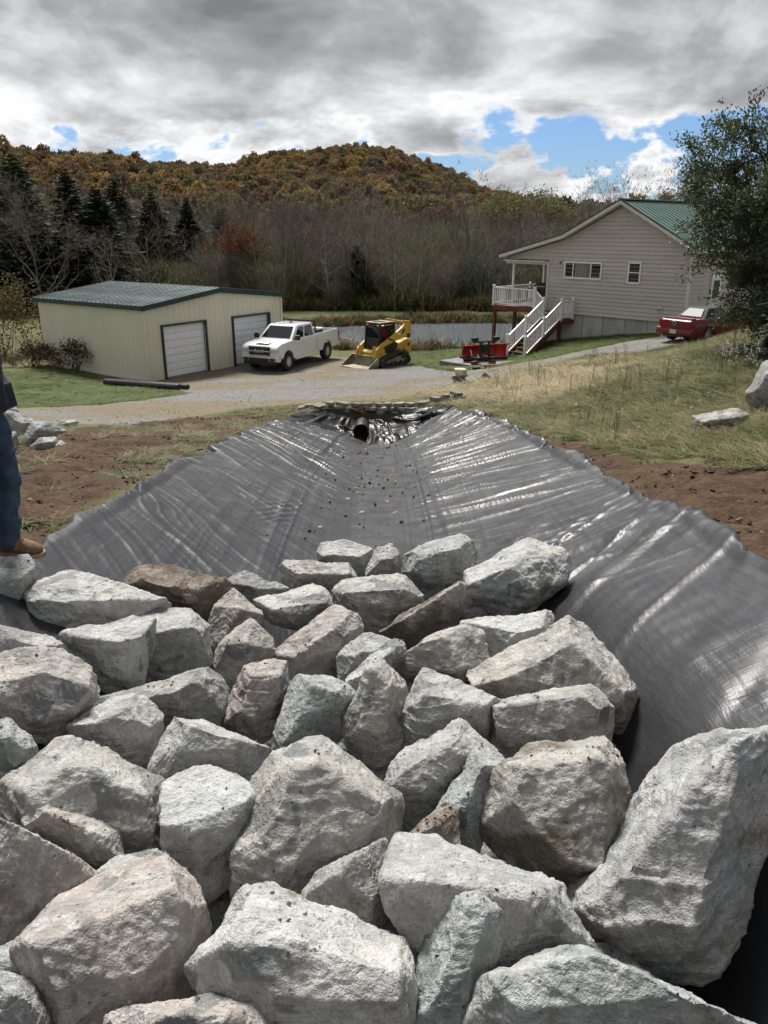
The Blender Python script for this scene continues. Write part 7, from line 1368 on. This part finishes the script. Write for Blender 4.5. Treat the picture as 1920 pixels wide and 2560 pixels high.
# ------------------------------------------------------------------ scatter helper (uncountable growth only)
def scatter(name, P, rot, scl, tint, idx, protos, label=None):
    n = len(P); me = bpy.data.meshes.new(name); me.vertices.add(n); me.vertices.foreach_set('co', np.asarray(P,np.float32).ravel())
    for an, ty, key, arr in (('rot','FLOAT_VECTOR','vector',rot),('scl','FLOAT_VECTOR','vector',scl),('tint','FLOAT_COLOR','color',tint),('pick','INT','value',idx)):
        at = me.attributes.new(an, ty, 'POINT'); at.data.foreach_set(key, np.asarray(arr, np.int32 if ty == 'INT' else np.float32).ravel())
    o = obj(name, me, None); tag(o, label, None, None, 'stuff')
    col = bpy.data.collections.new(name+'_kinds')
    for q, pm in enumerate(protos):
        po = bpy.data.objects.new('%s_kind_%02d' % (name, q), pm); col.objects.link(po)
    ng = bpy.data.node_groups.new(name+'_scatter','GeometryNodeTree'); ng.interface.new_socket('Geometry',in_out='INPUT',socket_type='NodeSocketGeometry'); ng.interface.new_socket('Geometry',in_out='OUTPUT',socket_type='NodeSocketGeometry')
    N, Lk = ng.nodes, ng.links; gi = N.new('NodeGroupInput'); go = N.new('NodeGroupOutput'); ci = N.new('GeometryNodeCollectionInfo'); ci.inputs['Collection'].default_value = col; ci.inputs['Separate Children'].default_value = True; ci.inputs['Reset Children'].default_value = True
    ip = N.new('GeometryNodeInstanceOnPoints'); ip.inputs['Pick Instance'].default_value = True
    def attr(nm, ty):
        a = N.new('GeometryNodeInputNamedAttribute'); a.data_type = ty; a.inputs['Name'].default_value = nm; return a.outputs['Attribute']
    Lk.new(gi.outputs[0], ip.inputs['Points']); Lk.new(ci.outputs[0], ip.inputs['Instance']); Lk.new(attr('pick','INT'), ip.inputs['Instance Index'])
    e2 = N.new('FunctionNodeEulerToRotation'); Lk.new(attr('rot','FLOAT_VECTOR'), e2.inputs[0]); Lk.new(e2.outputs[0], ip.inputs['Rotation']); Lk.new(attr('scl','FLOAT_VECTOR'), ip.inputs['Scale'])
    Lk.new(ip.outputs[0], go.inputs[0]); md = o.modifiers.new('scatter','NODES'); md.node_group = ng
    return o
RS = np.random.default_rng(12)
def tuft(seed, n, w, lean, h=1.0, wid=.02):
    rng = random.Random(seed); t = Tri()
    for _ in range(n):
        a = rng.random()*6.283; r = w*math.sqrt(rng.random()); p = Vector((math.cos(a)*r,math.sin(a)*r,-.03)); b = rng.random()*6.283; ln = lean*rng.random()
        d = Vector((math.cos(b)*ln,math.sin(b)*ln,1)); hh = h*rng.uniform(.5,1.1); sd = Vector((-math.sin(b),math.cos(b),0))*wid
        m1 = p+d*hh*.55; m2 = p+d*hh*.9+Vector((math.cos(b),math.sin(b),-.25))*ln*hh*.45
        t.quad(tuple(p-sd),tuple(p+sd),tuple(m1+sd*.8),tuple(m1-sd*.8)); t.quad(tuple(m1-sd*.8),tuple(m1+sd*.8),tuple(m2+sd*.15),tuple(m2-sd*.15))
    return t
M['grass'] = leafmat('grass_blades', (.1,.1,.1), (.2,.2,.2), .7, .25, tint=True)
M['crown'] = leafmat('autumn_crowns', (.1,.1,.1), (.2,.2,.2), .8, .3, tint=True)
TUFT = [tuft(s, 22, .17, .7, 1.0, .009).mesh('tuft',M['grass']) for s in (1,2,3)]
REED = [tuft(s, 30, .35, .35, 1.0, .016).mesh('tuft',M['grass']) for s in (4,5)]
def jit(base, var, n): return np.clip(np.asarray(base)[None,:]*(1+RS.normal(0,var,(n,1)))*(1+RS.normal(0,var*.35,(n,3))),.003,.9)
def rgba(c): return np.concatenate([c,np.ones((len(c),1))],1)
def grass_field(name, label, n, xr, yr, keep, hfun, cfun, protos=TUFT, wide=1.0):
    x = RS.uniform(*xr,n); y = RS.uniform(*yr,n); k = keep(x,y); x, y = x[k], y[k]; n = len(x); z = H(x,y)
    hh = hfun(x,y)*RS.uniform(.6,1.25,n); rot = np.stack([RS.normal(0,.12,n),RS.normal(0,.12,n),RS.uniform(0,6.28,n)],1)
    w = RS.uniform(.8,1.3,n)*wide
    return scatter(name, np.stack([x,y,z],1), rot, np.stack([w*(.5+hh*1.2),w*(.5+hh*1.2),hh],1), rgba(cfun(x,y,n)), RS.integers(0,len(protos),n), protos, label)
def chan_t(x, y):
    cz, t = chan_z(x, y); return np.where((y < 22.9), t, 9)
def bank_keep(x, y):
    dr, dg = pdist(x,y,DIRTR), pdist(x,y,GRAVEL)
    return (dr < -.22+.25*vnoise(x*2,y*2,seed=6)) & (dg < -.15) & (chan_t(x,y) > 1.08) & (x > 1.2+.0*y) & (y < 34) & ~((x > 2) & (y < 6.5) & (x < 4.2))
def bank_col(x, y, n):
    d = sstep(-1.5,1.2,pdist(x,y,DRYG)+1.1*vnoise(x*.7,y*.7,seed=3)); s = sstep(-.3,.5,fbm(x*.45,y*.45,oct=3,seed=7))
    g = jit((.082,.102,.032),.28,n); t = jit((.21,.18,.09),.22,n); dryc = jit((.40,.335,.205),.14,n)
    m = (RS.random(n) < .32+.35*s)[:,None]; c = np.where(m,t,g); return np.where((RS.random(n) < d*.85)[:,None],dryc,c)
grass_field('rough_grass','uneven rough grass of green and straw blades on the bank',60000,(1.2,20),(6.5,34),bank_keep,lambda x,y: .060+.035*vnoise(x*.8,y*.8,seed=5)+.05*sstep(-1,1,pdist(x,y,DRYG)),bank_col)
def left_keep(x, y):
    dl, dg, dw = pdist(x,y,DIRTL), pdist(x,y,GRAVEL), pdist(x,y,LAWN); f = fbm(x*.55,y*.55,oct=3,seed=17)
    strip = (np.abs(chan_t(x,y)-1.22) < .14) & (f > -.35)
    return (chan_t(x,y) > 1.06) & (dg < -.2) & (dw < 0) & (x < 0) & ((f > .25) | strip) & (y > 5.5)
grass_field('sparse_grass','sparse low grass growing through the churned soil left of the channel',9000,(-14,0),(5.5,24.5),left_keep,lambda x,y: .055+.02*vnoise(x,y),lambda x,y,n: np.where((RS.random(n) < .5)[:,None],jit((.085,.10,.032),.2,n),jit((.20,.165,.085),.2,n)))
grass_field('lawn_grass','short mown lawn grass beside the track, garage and house',42000,(-26,12),(22,46),lambda x,y: ((pdist(x,y,LAWN) > -.1)|((x > 0)&(y > 34.3)&(pdist(x,y,GRAVEL) < -.1)&(pond_r(x,y) > 1.08)&(np.hypot(x-4.55,y-37.3) > 1.9))),lambda x,y: .04+0*x,lambda x,y,n: np.where((RS.random(n) < .22)[:,None],jit((.15,.155,.05),.2,n),jit((.078,.118,.022),.2,n)))
def shore(x, y):
    r = pond_r(x,y); return ((r > .98) & (r < 1.13) & (y > 50)) | ((r > .99) & (r < 1.10) & (y <= 50) & (vnoise(x*.7,y*.7,seed=2) > -.3))
grass_field('pond_reeds','tan and olive reeds and weeds round the pond',8000,(-13,24),(45,64.5),shore,lambda x,y: np.where(y > 52,.55,.75)+.2*vnoise(x*.5,y*.5),lambda x,y,n: np.where((RS.random(n) < .55)[:,None],jit((.20,.155,.085),.25,n),jit((.085,.085,.032),.25,n)),REED)
grass_field('wood_edge_weeds','tall tangled weeds and goldenrod along the edge of the wood',12000,(-34,40),(66.5,78),lambda x,y: (vnoise(x*.3,y*.5,seed=3) > -.55),lambda x,y: 1.15+.5*vnoise(x*.4,y*.4,seed=8),lambda x,y,n: np.where((RS.random(n) < .4)[:,None],jit((.14,.115,.055),.3,n),jit((.075,.078,.030),.3,n)),REED,1.3)
# fallen leaves, clods and chips on the soil
def chunk(seed):
    rng = random.Random(seed); bm = bmesh.new()
    for _ in range(9): bm.verts.new(rv(rng).normalized()*rng.uniform(.7,1.1))
    bmesh.ops.convex_hull(bm, input=bm.verts); me = bpy.data.meshes.new('clod'); bm.to_mesh(me); bm.free(); me.materials.append(M['crown']); return me
CLOD = [chunk(s) for s in (1,2,3,4)]
def crumbs(name, label, n, xr, yr, keep, s0, s1, cols, flat=.6, zoff=0.0, zf=None):
    x = RS.uniform(*xr,n); y = RS.uniform(*yr,n); k = keep(x,y); x, y = x[k], y[k]; n = len(x); z = (H(x,y) if zf is None else zf(x,y))+zoff
    s = s0+(s1-s0)*RS.random(n)**4; c = np.array(cols)[RS.integers(0,len(cols),n)]*(1+RS.normal(0,.2,(n,1)))
    return scatter(name, np.stack([x,y,z],1), RS.uniform(-.6,.6,(n,3))+np.stack([np.zeros(n),np.zeros(n),RS.uniform(0,6,n)],1), np.stack([s,s*RS.uniform(.5,1,n),s*flat],1), rgba(np.clip(c,.004,.9)), RS.integers(0,4,n), CLOD, label)
SOILC = [(.10,.06,.038),(.14,.088,.056),(.075,.045,.03),(.19,.13,.09)]
crumbs('soil_clods','loose brown clods and shale chips on the bare earth',34000,(-11,6),(2,23),lambda x,y: ((pdist(x,y,DIRTL) > -.3)|(pdist(x,y,DIRTR) > -.15))&(chan_t(x,y) > 1.07),.006,.055,SOILC,.45,.01)
crumbs('gravel_chips','grey crushed stone chips on the drive',14000,(-15,20),(19.5,42),lambda x,y: pdist(x,y,GRAVEL) > -.3,.010,.045,[(.30,.295,.29),(.40,.39,.38),(.20,.195,.19),(.24,.20,.15)],.6)
# ------------------------------------------------------------------ the wooded hill: thousands of crowns that read as one mass
def crown_ball(seed, n, rx, rz, leaf, base=.0):
    rng = random.Random(seed); t = Tri(); lumps = [(rv(rng).normalized(), rng.uniform(.25,.5)) for _ in range(9)]
    for _ in range(n):
        d = rv(rng).normalized()
        if d.z < -.45: d.z = -d.z
        r = .72+sum(a*max(0,d.dot(v)-.45) for v, a in lumps)*.9; r *= rng.uniform(.72,1.0)
        p = Vector((d.x*rx*r,d.y*rx*r,base+rz+d.z*rz*r)); t.leaf(p-d*leaf*.3, (d+rv(rng,.9)), (d+rv(rng,.6)).cross(rv(rng)), leaf*rng.uniform(.7,1.3), leaf*.42)
    for _ in range(1):
        a = Vector((.16,0,0)); t.quad((-.16,0,0),(.16,0,0),(.1,0,base+rz),(-.1,0,base+rz)); t.quad((0,-.16,0),(0,.16,0),(0,.1,base+rz),(0,-.1,base+rz))
    return t.mesh('crown',M['crown'])
def bare_ball(seed, n, rx, h):
    rng = random.Random(seed); t = Tri()
    for _ in range(n):
        a = rng.random()*6.283; rr = rx*math.sqrt(rng.random()); z = rng.uniform(.25,1)*h; f = math.sin(min(1,(z/h-.2)/.8)*2.6)**.5 if z > .2*h else .2
        p = Vector((math.cos(a)*rr*f,math.sin(a)*rr*f,z)); d = Vector((math.cos(a)*.5,math.sin(a)*.5,1))+rv(rng,.35); L = rng.uniform(.6,1.7); sd = d.cross(rv(rng)).normalized()*rng.uniform(.018,.05)
        q = p+d.normalized()*L; t.quad(tuple(p-sd),tuple(p+sd),tuple(q+sd*.3),tuple(q-sd*.3))
    for _ in range(3):
        x, y = rng.uniform(-.9,.9), rng.uniform(-.9,.9)
        for sx, sy in ((.11,0),(0,.11)): t.quad((x-sx,y-sy,0),(x+sx,y+sy,0),(x*1.6+sx*.4,y*1.6+sy*.4,h*.9),(x*1.6-sx*.4,y*1.6-sy*.4,h*.9))
    return t.mesh('crown',M['crown'])
def conifer_small(seed, h, w):
    tr, t = spruce_meshes(seed, h, w, .45); t.v = [tuple(p) for p in t.v]; return t.mesh('crown',M['crown'])
KINDS = [crown_ball(1,420,3.6,3.8,.95,3.0),crown_ball(2,420,4.2,3.4,1.0,3.5),crown_ball(3,360,3.0,4.2,.9,2.5),crown_ball(7,420,3.8,3.6,.95,3.2),bare_ball(4,420,3.0,9.5),bare_ball(5,420,3.4,10.5),bare_ball(8,420,2.6,9.0),conifer_small(6,11,2.6)]
def build_hill_forest():
    pts = []
    d = 112.0
    while d < 640:
        sp = 3.7+d*.0040; na = int(d*1.25/sp)
        a = -.58+1.25*(np.arange(na)+RS.random(na))/na; dd = d+RS.uniform(-sp*.5,sp*.5,na); pts.append(np.stack([np.sin(a)*dd,np.cos(a)*dd],1)); d += sp*1.0
    P = np.concatenate(pts); x, y = P.T; d = np.hypot(x,y); D = np.interp(np.clip(x/y,-.9,1),_SX,_SD)
    k = d < D+14; x, y, d, D = x[k], y[k], d[k], D[k]; z = H(x,y,False); n = len(x)
    up = np.clip((d-115)/(D-115),0,1)                       # 0 foot of the slope, 1 crest
    patch = fbm(x/45,y/45,oct=3,seed=61); patch2 = fbm(x/22,y/22,oct=2,seed=62)
    r = RS.random(n)
    bare = r < np.clip(.62-1.9*up-.5*patch,.04,.9)
    con = (~bare) & (RS.random(n) < .05*(1-up))
    gold, olive, rust, brown, greenish = (.245,.172,.072),(.158,.132,.064),(.158,.10,.062),(.145,.11,.077),(.105,.107,.054)
    pal = np.array([gold,olive,rust,brown,greenish]); az = x/y
    wg = np.clip(.25+.9*up+.9*np.exp(-((az-.02)/.14)**2)*up+.5*patch,.05,3); wo = np.full(n,.55)+.4*patch2.clip(0,1); wr = np.clip(.55-.5*patch+.3*patch2,.08,2)*(1.2-.7*up); wb = np.full(n,.55)*(1.3-up); wgr = np.clip(.16+.3*patch2,.03,1)  # gold grows uphill; the extra share at mid crest paints in a sunlit patch
    W = np.stack([wg,wo,wr,wb,wgr],1); W /= W.sum(1,keepdims=True); c = (RS.random(n)[:,None] > np.cumsum(W,1)).sum(1).clip(0,4)
    col = pal[c]*(1+RS.normal(0,.16,(n,1)))*(1+RS.normal(0,.05,(n,3)))
    bcol = np.array([(.135,.115,.094)])*(1+RS.normal(0,.2,(n,1)))*(1+.15*patch2[:,None])+np.where((RS.random(n) < .22)[:,None],np.array([(.035,.005,-.004)]),0)
    col = np.where(bare[:,None],bcol,col); col = np.where(con[:,None],np.array([(.018,.030,.018)]),col)
    idx = np.where(bare,RS.integers(4,7,n),np.where(con,7,RS.integers(0,4,n)))
    s = RS.uniform(.50,.95,n)*(1+.10*up); s = np.where(bare,s*.95,s)
    scatter('hillside_forest', np.stack([x,y,z-.4],1), np.stack([RS.normal(0,.04,n),RS.normal(0,.04,n),RS.uniform(0,6.28,n)],1), np.stack([s,s,s*RS.uniform(.88,1.15,n)],1), rgba(np.clip(col,.006,.8)), idx, KINDS, 'autumn forest of gold, rust and grey crowns covering the hill')
build_hill_forest()
def build_understory():
    n = 2600; x = RS.uniform(-.5,.62,n); y = 67+RS.random(n)**1.2*52; x = x*y; z = H(x,y,False); k = (y > 70)|(RS.random(n) < .4); x,y,z = x[k],y[k],z[k]; n = len(x)
    col = np.where((RS.random(n) < .35)[:,None],jit((.13,.13,.065),.25,n),jit((.135,.115,.095),.25,n)); s = RS.uniform(.30,.72,n)*np.interp(y,[67,75,118],[.55,.85,1.1])
    scatter('woodland_brush', np.stack([x,y,z-.2],1), np.stack([np.zeros(n),np.zeros(n),RS.uniform(0,6.28,n)],1), np.stack([s*1.3,s*1.3,s],1), rgba(col), RS.integers(4,7,n), KINDS, 'grey-brown brush and saplings filling the wood beyond the pond')
build_understory()
# ------------------------------------------------------------------ trees and bushes close by
def build_leaf_tree():
    rng = random.Random(42); x, y = 11.4, 22.3; z = Hs(x,y); t = thing('leafy_tree','bushy tree with narrow dark green leaves at the right edge beside the house','tree',(x,y,z-.05))
    tr = MB(); cr = MB(); tips = []
    for q in range(6):
        a = q*1.05+rng.random(); d = Vector((math.cos(a)*.42-.08,math.sin(a)*.30,1)).normalized(); p = Vector((math.cos(a)*.12,math.sin(a)*.12,-.1)); pts=[p.copy()]; rad=[.085]
        for i in range(7): d = (d+rv(rng,.07)).normalized(); p = p+d*.72; pts.append(p.copy()); rad.append(.085*(1-(i+1)/8)+.012)
        tr.tube(pts,rad,7,caps=False)
        for i in range(1,8):
            for _ in range(5):
                b = rng.random()*6.283; dv = Vector((math.cos(b),math.sin(b)*.8,rng.uniform(-.25,.8))); limb(cr,pts[i],dv.normalized(),rng.uniform(.9,1.5)*(1.1-.06*i),rad[i]*.5+.008,2,rng,tips,.5,.05,4,(2,3),.7)
    tr.build('trunk',M['bark_dark'],t,smooth='all'); cr.build('limbs',M['bark_dark'],t,smooth='all')
    lf = Tri()
    for q,dd,L in tips:
        for _ in range(52):
            p = q-dd*rng.uniform(-.05,L*1.9)+rv(rng,.085); lf.leaf(p,(dd*.6+rv(rng,.7)),rv(rng),rng.uniform(.08,.14),.024)
    o = obj('foliage',lf.mesh('foliage',leafmat('olive_leaves',(.042,.058,.027),(.115,.132,.066),.45,.35)),None,t)
build_leaf_tree()
def build_near_spruce():
    x, y = 10.5, 18.6; tr, tt = spruce_meshes(71,4.6,1.8,1.8); t = thing('young_spruce','young dark green spruce with low boughs at the right edge above the boulder','tree',(x,y,Hs(x,y)-.1))
    tr.build('trunk',M['bark_dark'],t); o = obj('foliage',tt.mesh('foliage',leafmat('near_needles',(.012,.024,.012),(.035,.055,.026),.75,.1)),None,t)
build_near_spruce()
def bush(name, label, x, y, rx, h, c1, c2, n, leaf, seed, stems=9):
    rng = random.Random(seed); t = thing(name,label,'bush',(x,y,Hs(x,y)-.03)); st = MB(); tips=[]
    for _ in range(stems):
        a = rng.random()*6.283; d = Vector((math.cos(a)*.6*rx/h,math.sin(a)*.6*rx/h,1)).normalized(); limb(st,Vector((rng.uniform(-.3,.3)*rx,rng.uniform(-.3,.3)*rx,0)),d,h*.5,.02,3,rng,tips,.55,.05,4,(2,3),.62)
    st.build('stems',M['bark_dark'],t,smooth='all'); lf = Tri()
    for _ in range(n):
        q,dd,L = rng.choice(tips); lf.leaf(q-dd*rng.uniform(0,L*1.6)+rv(rng,.09*h),rv(rng),rv(rng),leaf*rng.uniform(.7,1.3),leaf*.36)
    obj('foliage',lf.mesh('foliage',leafmat(name+'_leaves',c1,c2,.7,.2)),None,t)
bush('bramble_bush','dark reddish brown bramble against the garage side wall',-14.6,36.5,1.5,1.5,(.045,.022,.016),(.10,.06,.032),2600,.10,1,14)
bush('bramble_bush','lower dark bramble left of the reddish one by the garage',-16.6,37.3,1.5,1.2,(.035,.028,.016),(.085,.065,.032),2200,.10,2,12)
bush('olive_bush','tall olive-brown bush left of the garage behind the brambles',-20.0,41.5,2.4,3.6,(.07,.060,.024),(.15,.12,.05),4200,.14,3,16)
bush('olive_bush','shorter yellowish bush at the left edge of the lawn',-21.5,38.5,1.8,2.4,(.085,.065,.025),(.16,.12,.05),2600,.13,4,12)
bush('olive_bush','rounded olive bush behind the left rear corner of the garage',-17.8,45,2.0,2.8,(.055,.05,.022),(.11,.09,.04),2600,.13,5,12)
# ------------------------------------------------------------------ litter: grit on the boulders, clods and leaves on the sheet and the bank
def build_grit():
    pts = []; rng = np.random.default_rng(4)
    for o in [q for q in bpy.data.objects if q.name.startswith('boulder') and q.location.y < 8]:
        e = o.get('earth', .1); me = o.data; n = len(me.vertices); co = np.empty(n*3, np.float32); no = np.empty(n*3, np.float32)
        me.vertices.foreach_get('co', co); me.vertices.foreach_get('normal', no); co = co.reshape(-1, 3); no = no.reshape(-1, 3)
        if o.get('group') == 'stones deep in the gaps': continue
        up = np.where(no[:, 2] > .72)[0]
        if len(up) < 20: continue
        sel = fbm(co[up, 0]*5+o.location.x*9, co[up, 1]*5, co[up, 2]*5, 2, seed=9) > .42-.75*e
        up = up[sel]
        if len(up) == 0: continue
        k = rng.choice(up, int(min(len(up), 4+75*e))); pts.append(co[k]+np.array(o.location)+no[k]*.002+rng.normal(0, .004, (len(k), 3))*[1, 1, 0])
    P = np.concatenate(pts); n = len(P); s = .003+.011*rng.random(n)**4; c = np.array([(.16,.125,.095),(.22,.185,.15),(.34,.33,.31),(.11,.085,.065),(.18,.11,.08)])[rng.integers(0, 5, n)]
    scatter('rock_grit', P, rng.uniform(-1, 1, (n, 3)), np.stack([s, s*.8, s*.6], 1), rgba(c), rng.integers(0, 4, n), CLOD, 'brown soil grit and small chips scattered on the boulder tops')
build_grit()
def leaf_card(seed):
    rng = random.Random(seed); t = Tri(); pts = [Vector((0,-.5,0)),Vector((.28,-.15,.10)),Vector((.22,.2,.02)),Vector((0,.55,.12)),Vector((-.22,.2,.05)),Vector((-.28,-.15,.14))]
    t.v += [tuple(p) for p in pts]; t.f.append((0,1,2,3)); t.f.append((0,3,4,5)); return t.mesh('leaf', M['crown'])
LEAVES = [leaf_card(1), leaf_card(2)]
def sheet_z(x, y): return chan_z(x, y)[0]+.055
def build_sheet_litter():
    n = 170; x = RS.normal(-.15, .55, n); y = RS.uniform(7.5, 21, n); z = sheet_z(x, y); s = .012+.035*RS.random(n)**3
    c = np.array([(.03,.024,.02),(.06,.045,.035),(.14,.11,.08)])[RS.integers(0, 3, n)]
    scatter('sheet_crumbs', np.stack([x, y, z], 1), RS.uniform(-1, 1, (n, 3)), np.stack([s, s, s*.6], 1), rgba(c), RS.integers(0, 4, n), CLOD, 'dark soil crumbs lying along the floor of the plastic sheet')
    n = 34; x = RS.normal(-.2, .7, n); y = RS.uniform(8, 21, n); z = sheet_z(x, y)+.01; s = RS.uniform(.05, .11, n)
    c = np.array([(.42,.33,.14),(.36,.22,.09),(.5,.45,.33),(.2,.11,.06)])[RS.integers(0, 4, n)]
    scatter('fallen_leaves', np.concatenate([np.stack([x, y, z], 1)]), np.stack([RS.normal(0,.3,n), RS.normal(0,.3,n), RS.uniform(0,6,n)], 1), np.stack([s, s, s], 1), rgba(c), RS.integers(0, 2, n), LEAVES, 'fallen autumn leaves lying on the plastic sheet')
    n = 700; x = RS.uniform(1.5, 15, n); y = RS.uniform(8, 32, n); k = bank_keep(x, y); x, y = x[k], y[k]; n = len(x); z = H(x, y)+RS.uniform(.03,.10,n); s = RS.uniform(.05, .11, n)
    c = np.array([(.42,.33,.12),(.34,.19,.07),(.55,.52,.42),(.22,.10,.05),(.5,.45,.12)])[RS.integers(0, 5, n)]
    scatter('bank_leaves', np.stack([x, y, z], 1), np.stack([RS.normal(0,.5,n), RS.normal(0,.5,n), RS.uniform(0,6,n)], 1), np.stack([s, s, s], 1), rgba(c), RS.integers(0, 2, n), LEAVES, 'fallen leaves scattered over the grassy bank')
build_sheet_litter()
def weed_stalk(seed, flower):
    rng = random.Random(seed); t = Tri()
    for q in range(5):
        b = rng.random()*6.28; d = Vector((math.cos(b)*.22, math.sin(b)*.22, 1)); p = Vector((rng.uniform(-.1,.1), rng.uniform(-.1,.1), 0)); h = rng.uniform(.6, 1.0); sd = Vector((-math.sin(b), math.cos(b), 0))*.006
        e = p+d*h; t.quad(tuple(p-sd), tuple(p+sd), tuple(e+sd*.5), tuple(e-sd*.5))
        for i in range(9 if flower else 5):
            a = e+rv(rng, .035)-Vector((0,0,rng.uniform(0,.25)))*(0 if flower else 1); t.leaf(a, rv(rng), rv(rng), .035, .016)
    me = t.mesh('stalk', M['grass'])
    if flower:
        me.materials.append(M['needle']); me.polygons.foreach_set('material_index', [1 if i % 10 == 0 else 0 for i in range(len(me.polygons))])
    return me
def build_weeds():
    n = 420; x = RS.uniform(3, 14, n); y = RS.uniform(12, 31, n); k = bank_keep(x, y) & (vnoise(x*.5, y*.5, seed=77) > -.05); x, y = x[k], y[k]; n = len(x); z = H(x, y); s = RS.uniform(.35, .75, n)
    c = np.where((RS.random(n) < .6)[:, None], jit((.09,.065,.04), .25, n), jit((.14,.12,.06), .25, n))
    scatter('weed_stalks', np.stack([x, y, z], 1), np.stack([RS.normal(0,.1,n), RS.normal(0,.1,n), RS.uniform(0,6,n)], 1), np.stack([s, s, s], 1), rgba(c), RS.integers(0, 2, n), [weed_stalk(1, False), weed_stalk(2, False)], 'dry brown weed stalks standing in the bank grass')
    n = 40; x = RS.normal(8.9, .7, n); y = RS.normal(18.0, 1.2, n); z = H(x, y); s = RS.uniform(.3, .75, n)
    scatter('white_flowers', np.stack([x, y, z+.05], 1), np.stack([RS.normal(0,.1,n), RS.normal(0,.1,n), RS.uniform(0,6,n)], 1), np.stack([s, s, s], 1), rgba(jit((.62,.62,.58), .1, n)), RS.integers(0, 1, n), [weed_stalk(3, True)], 'small white wildflowers below the young spruce')
build_weeds()
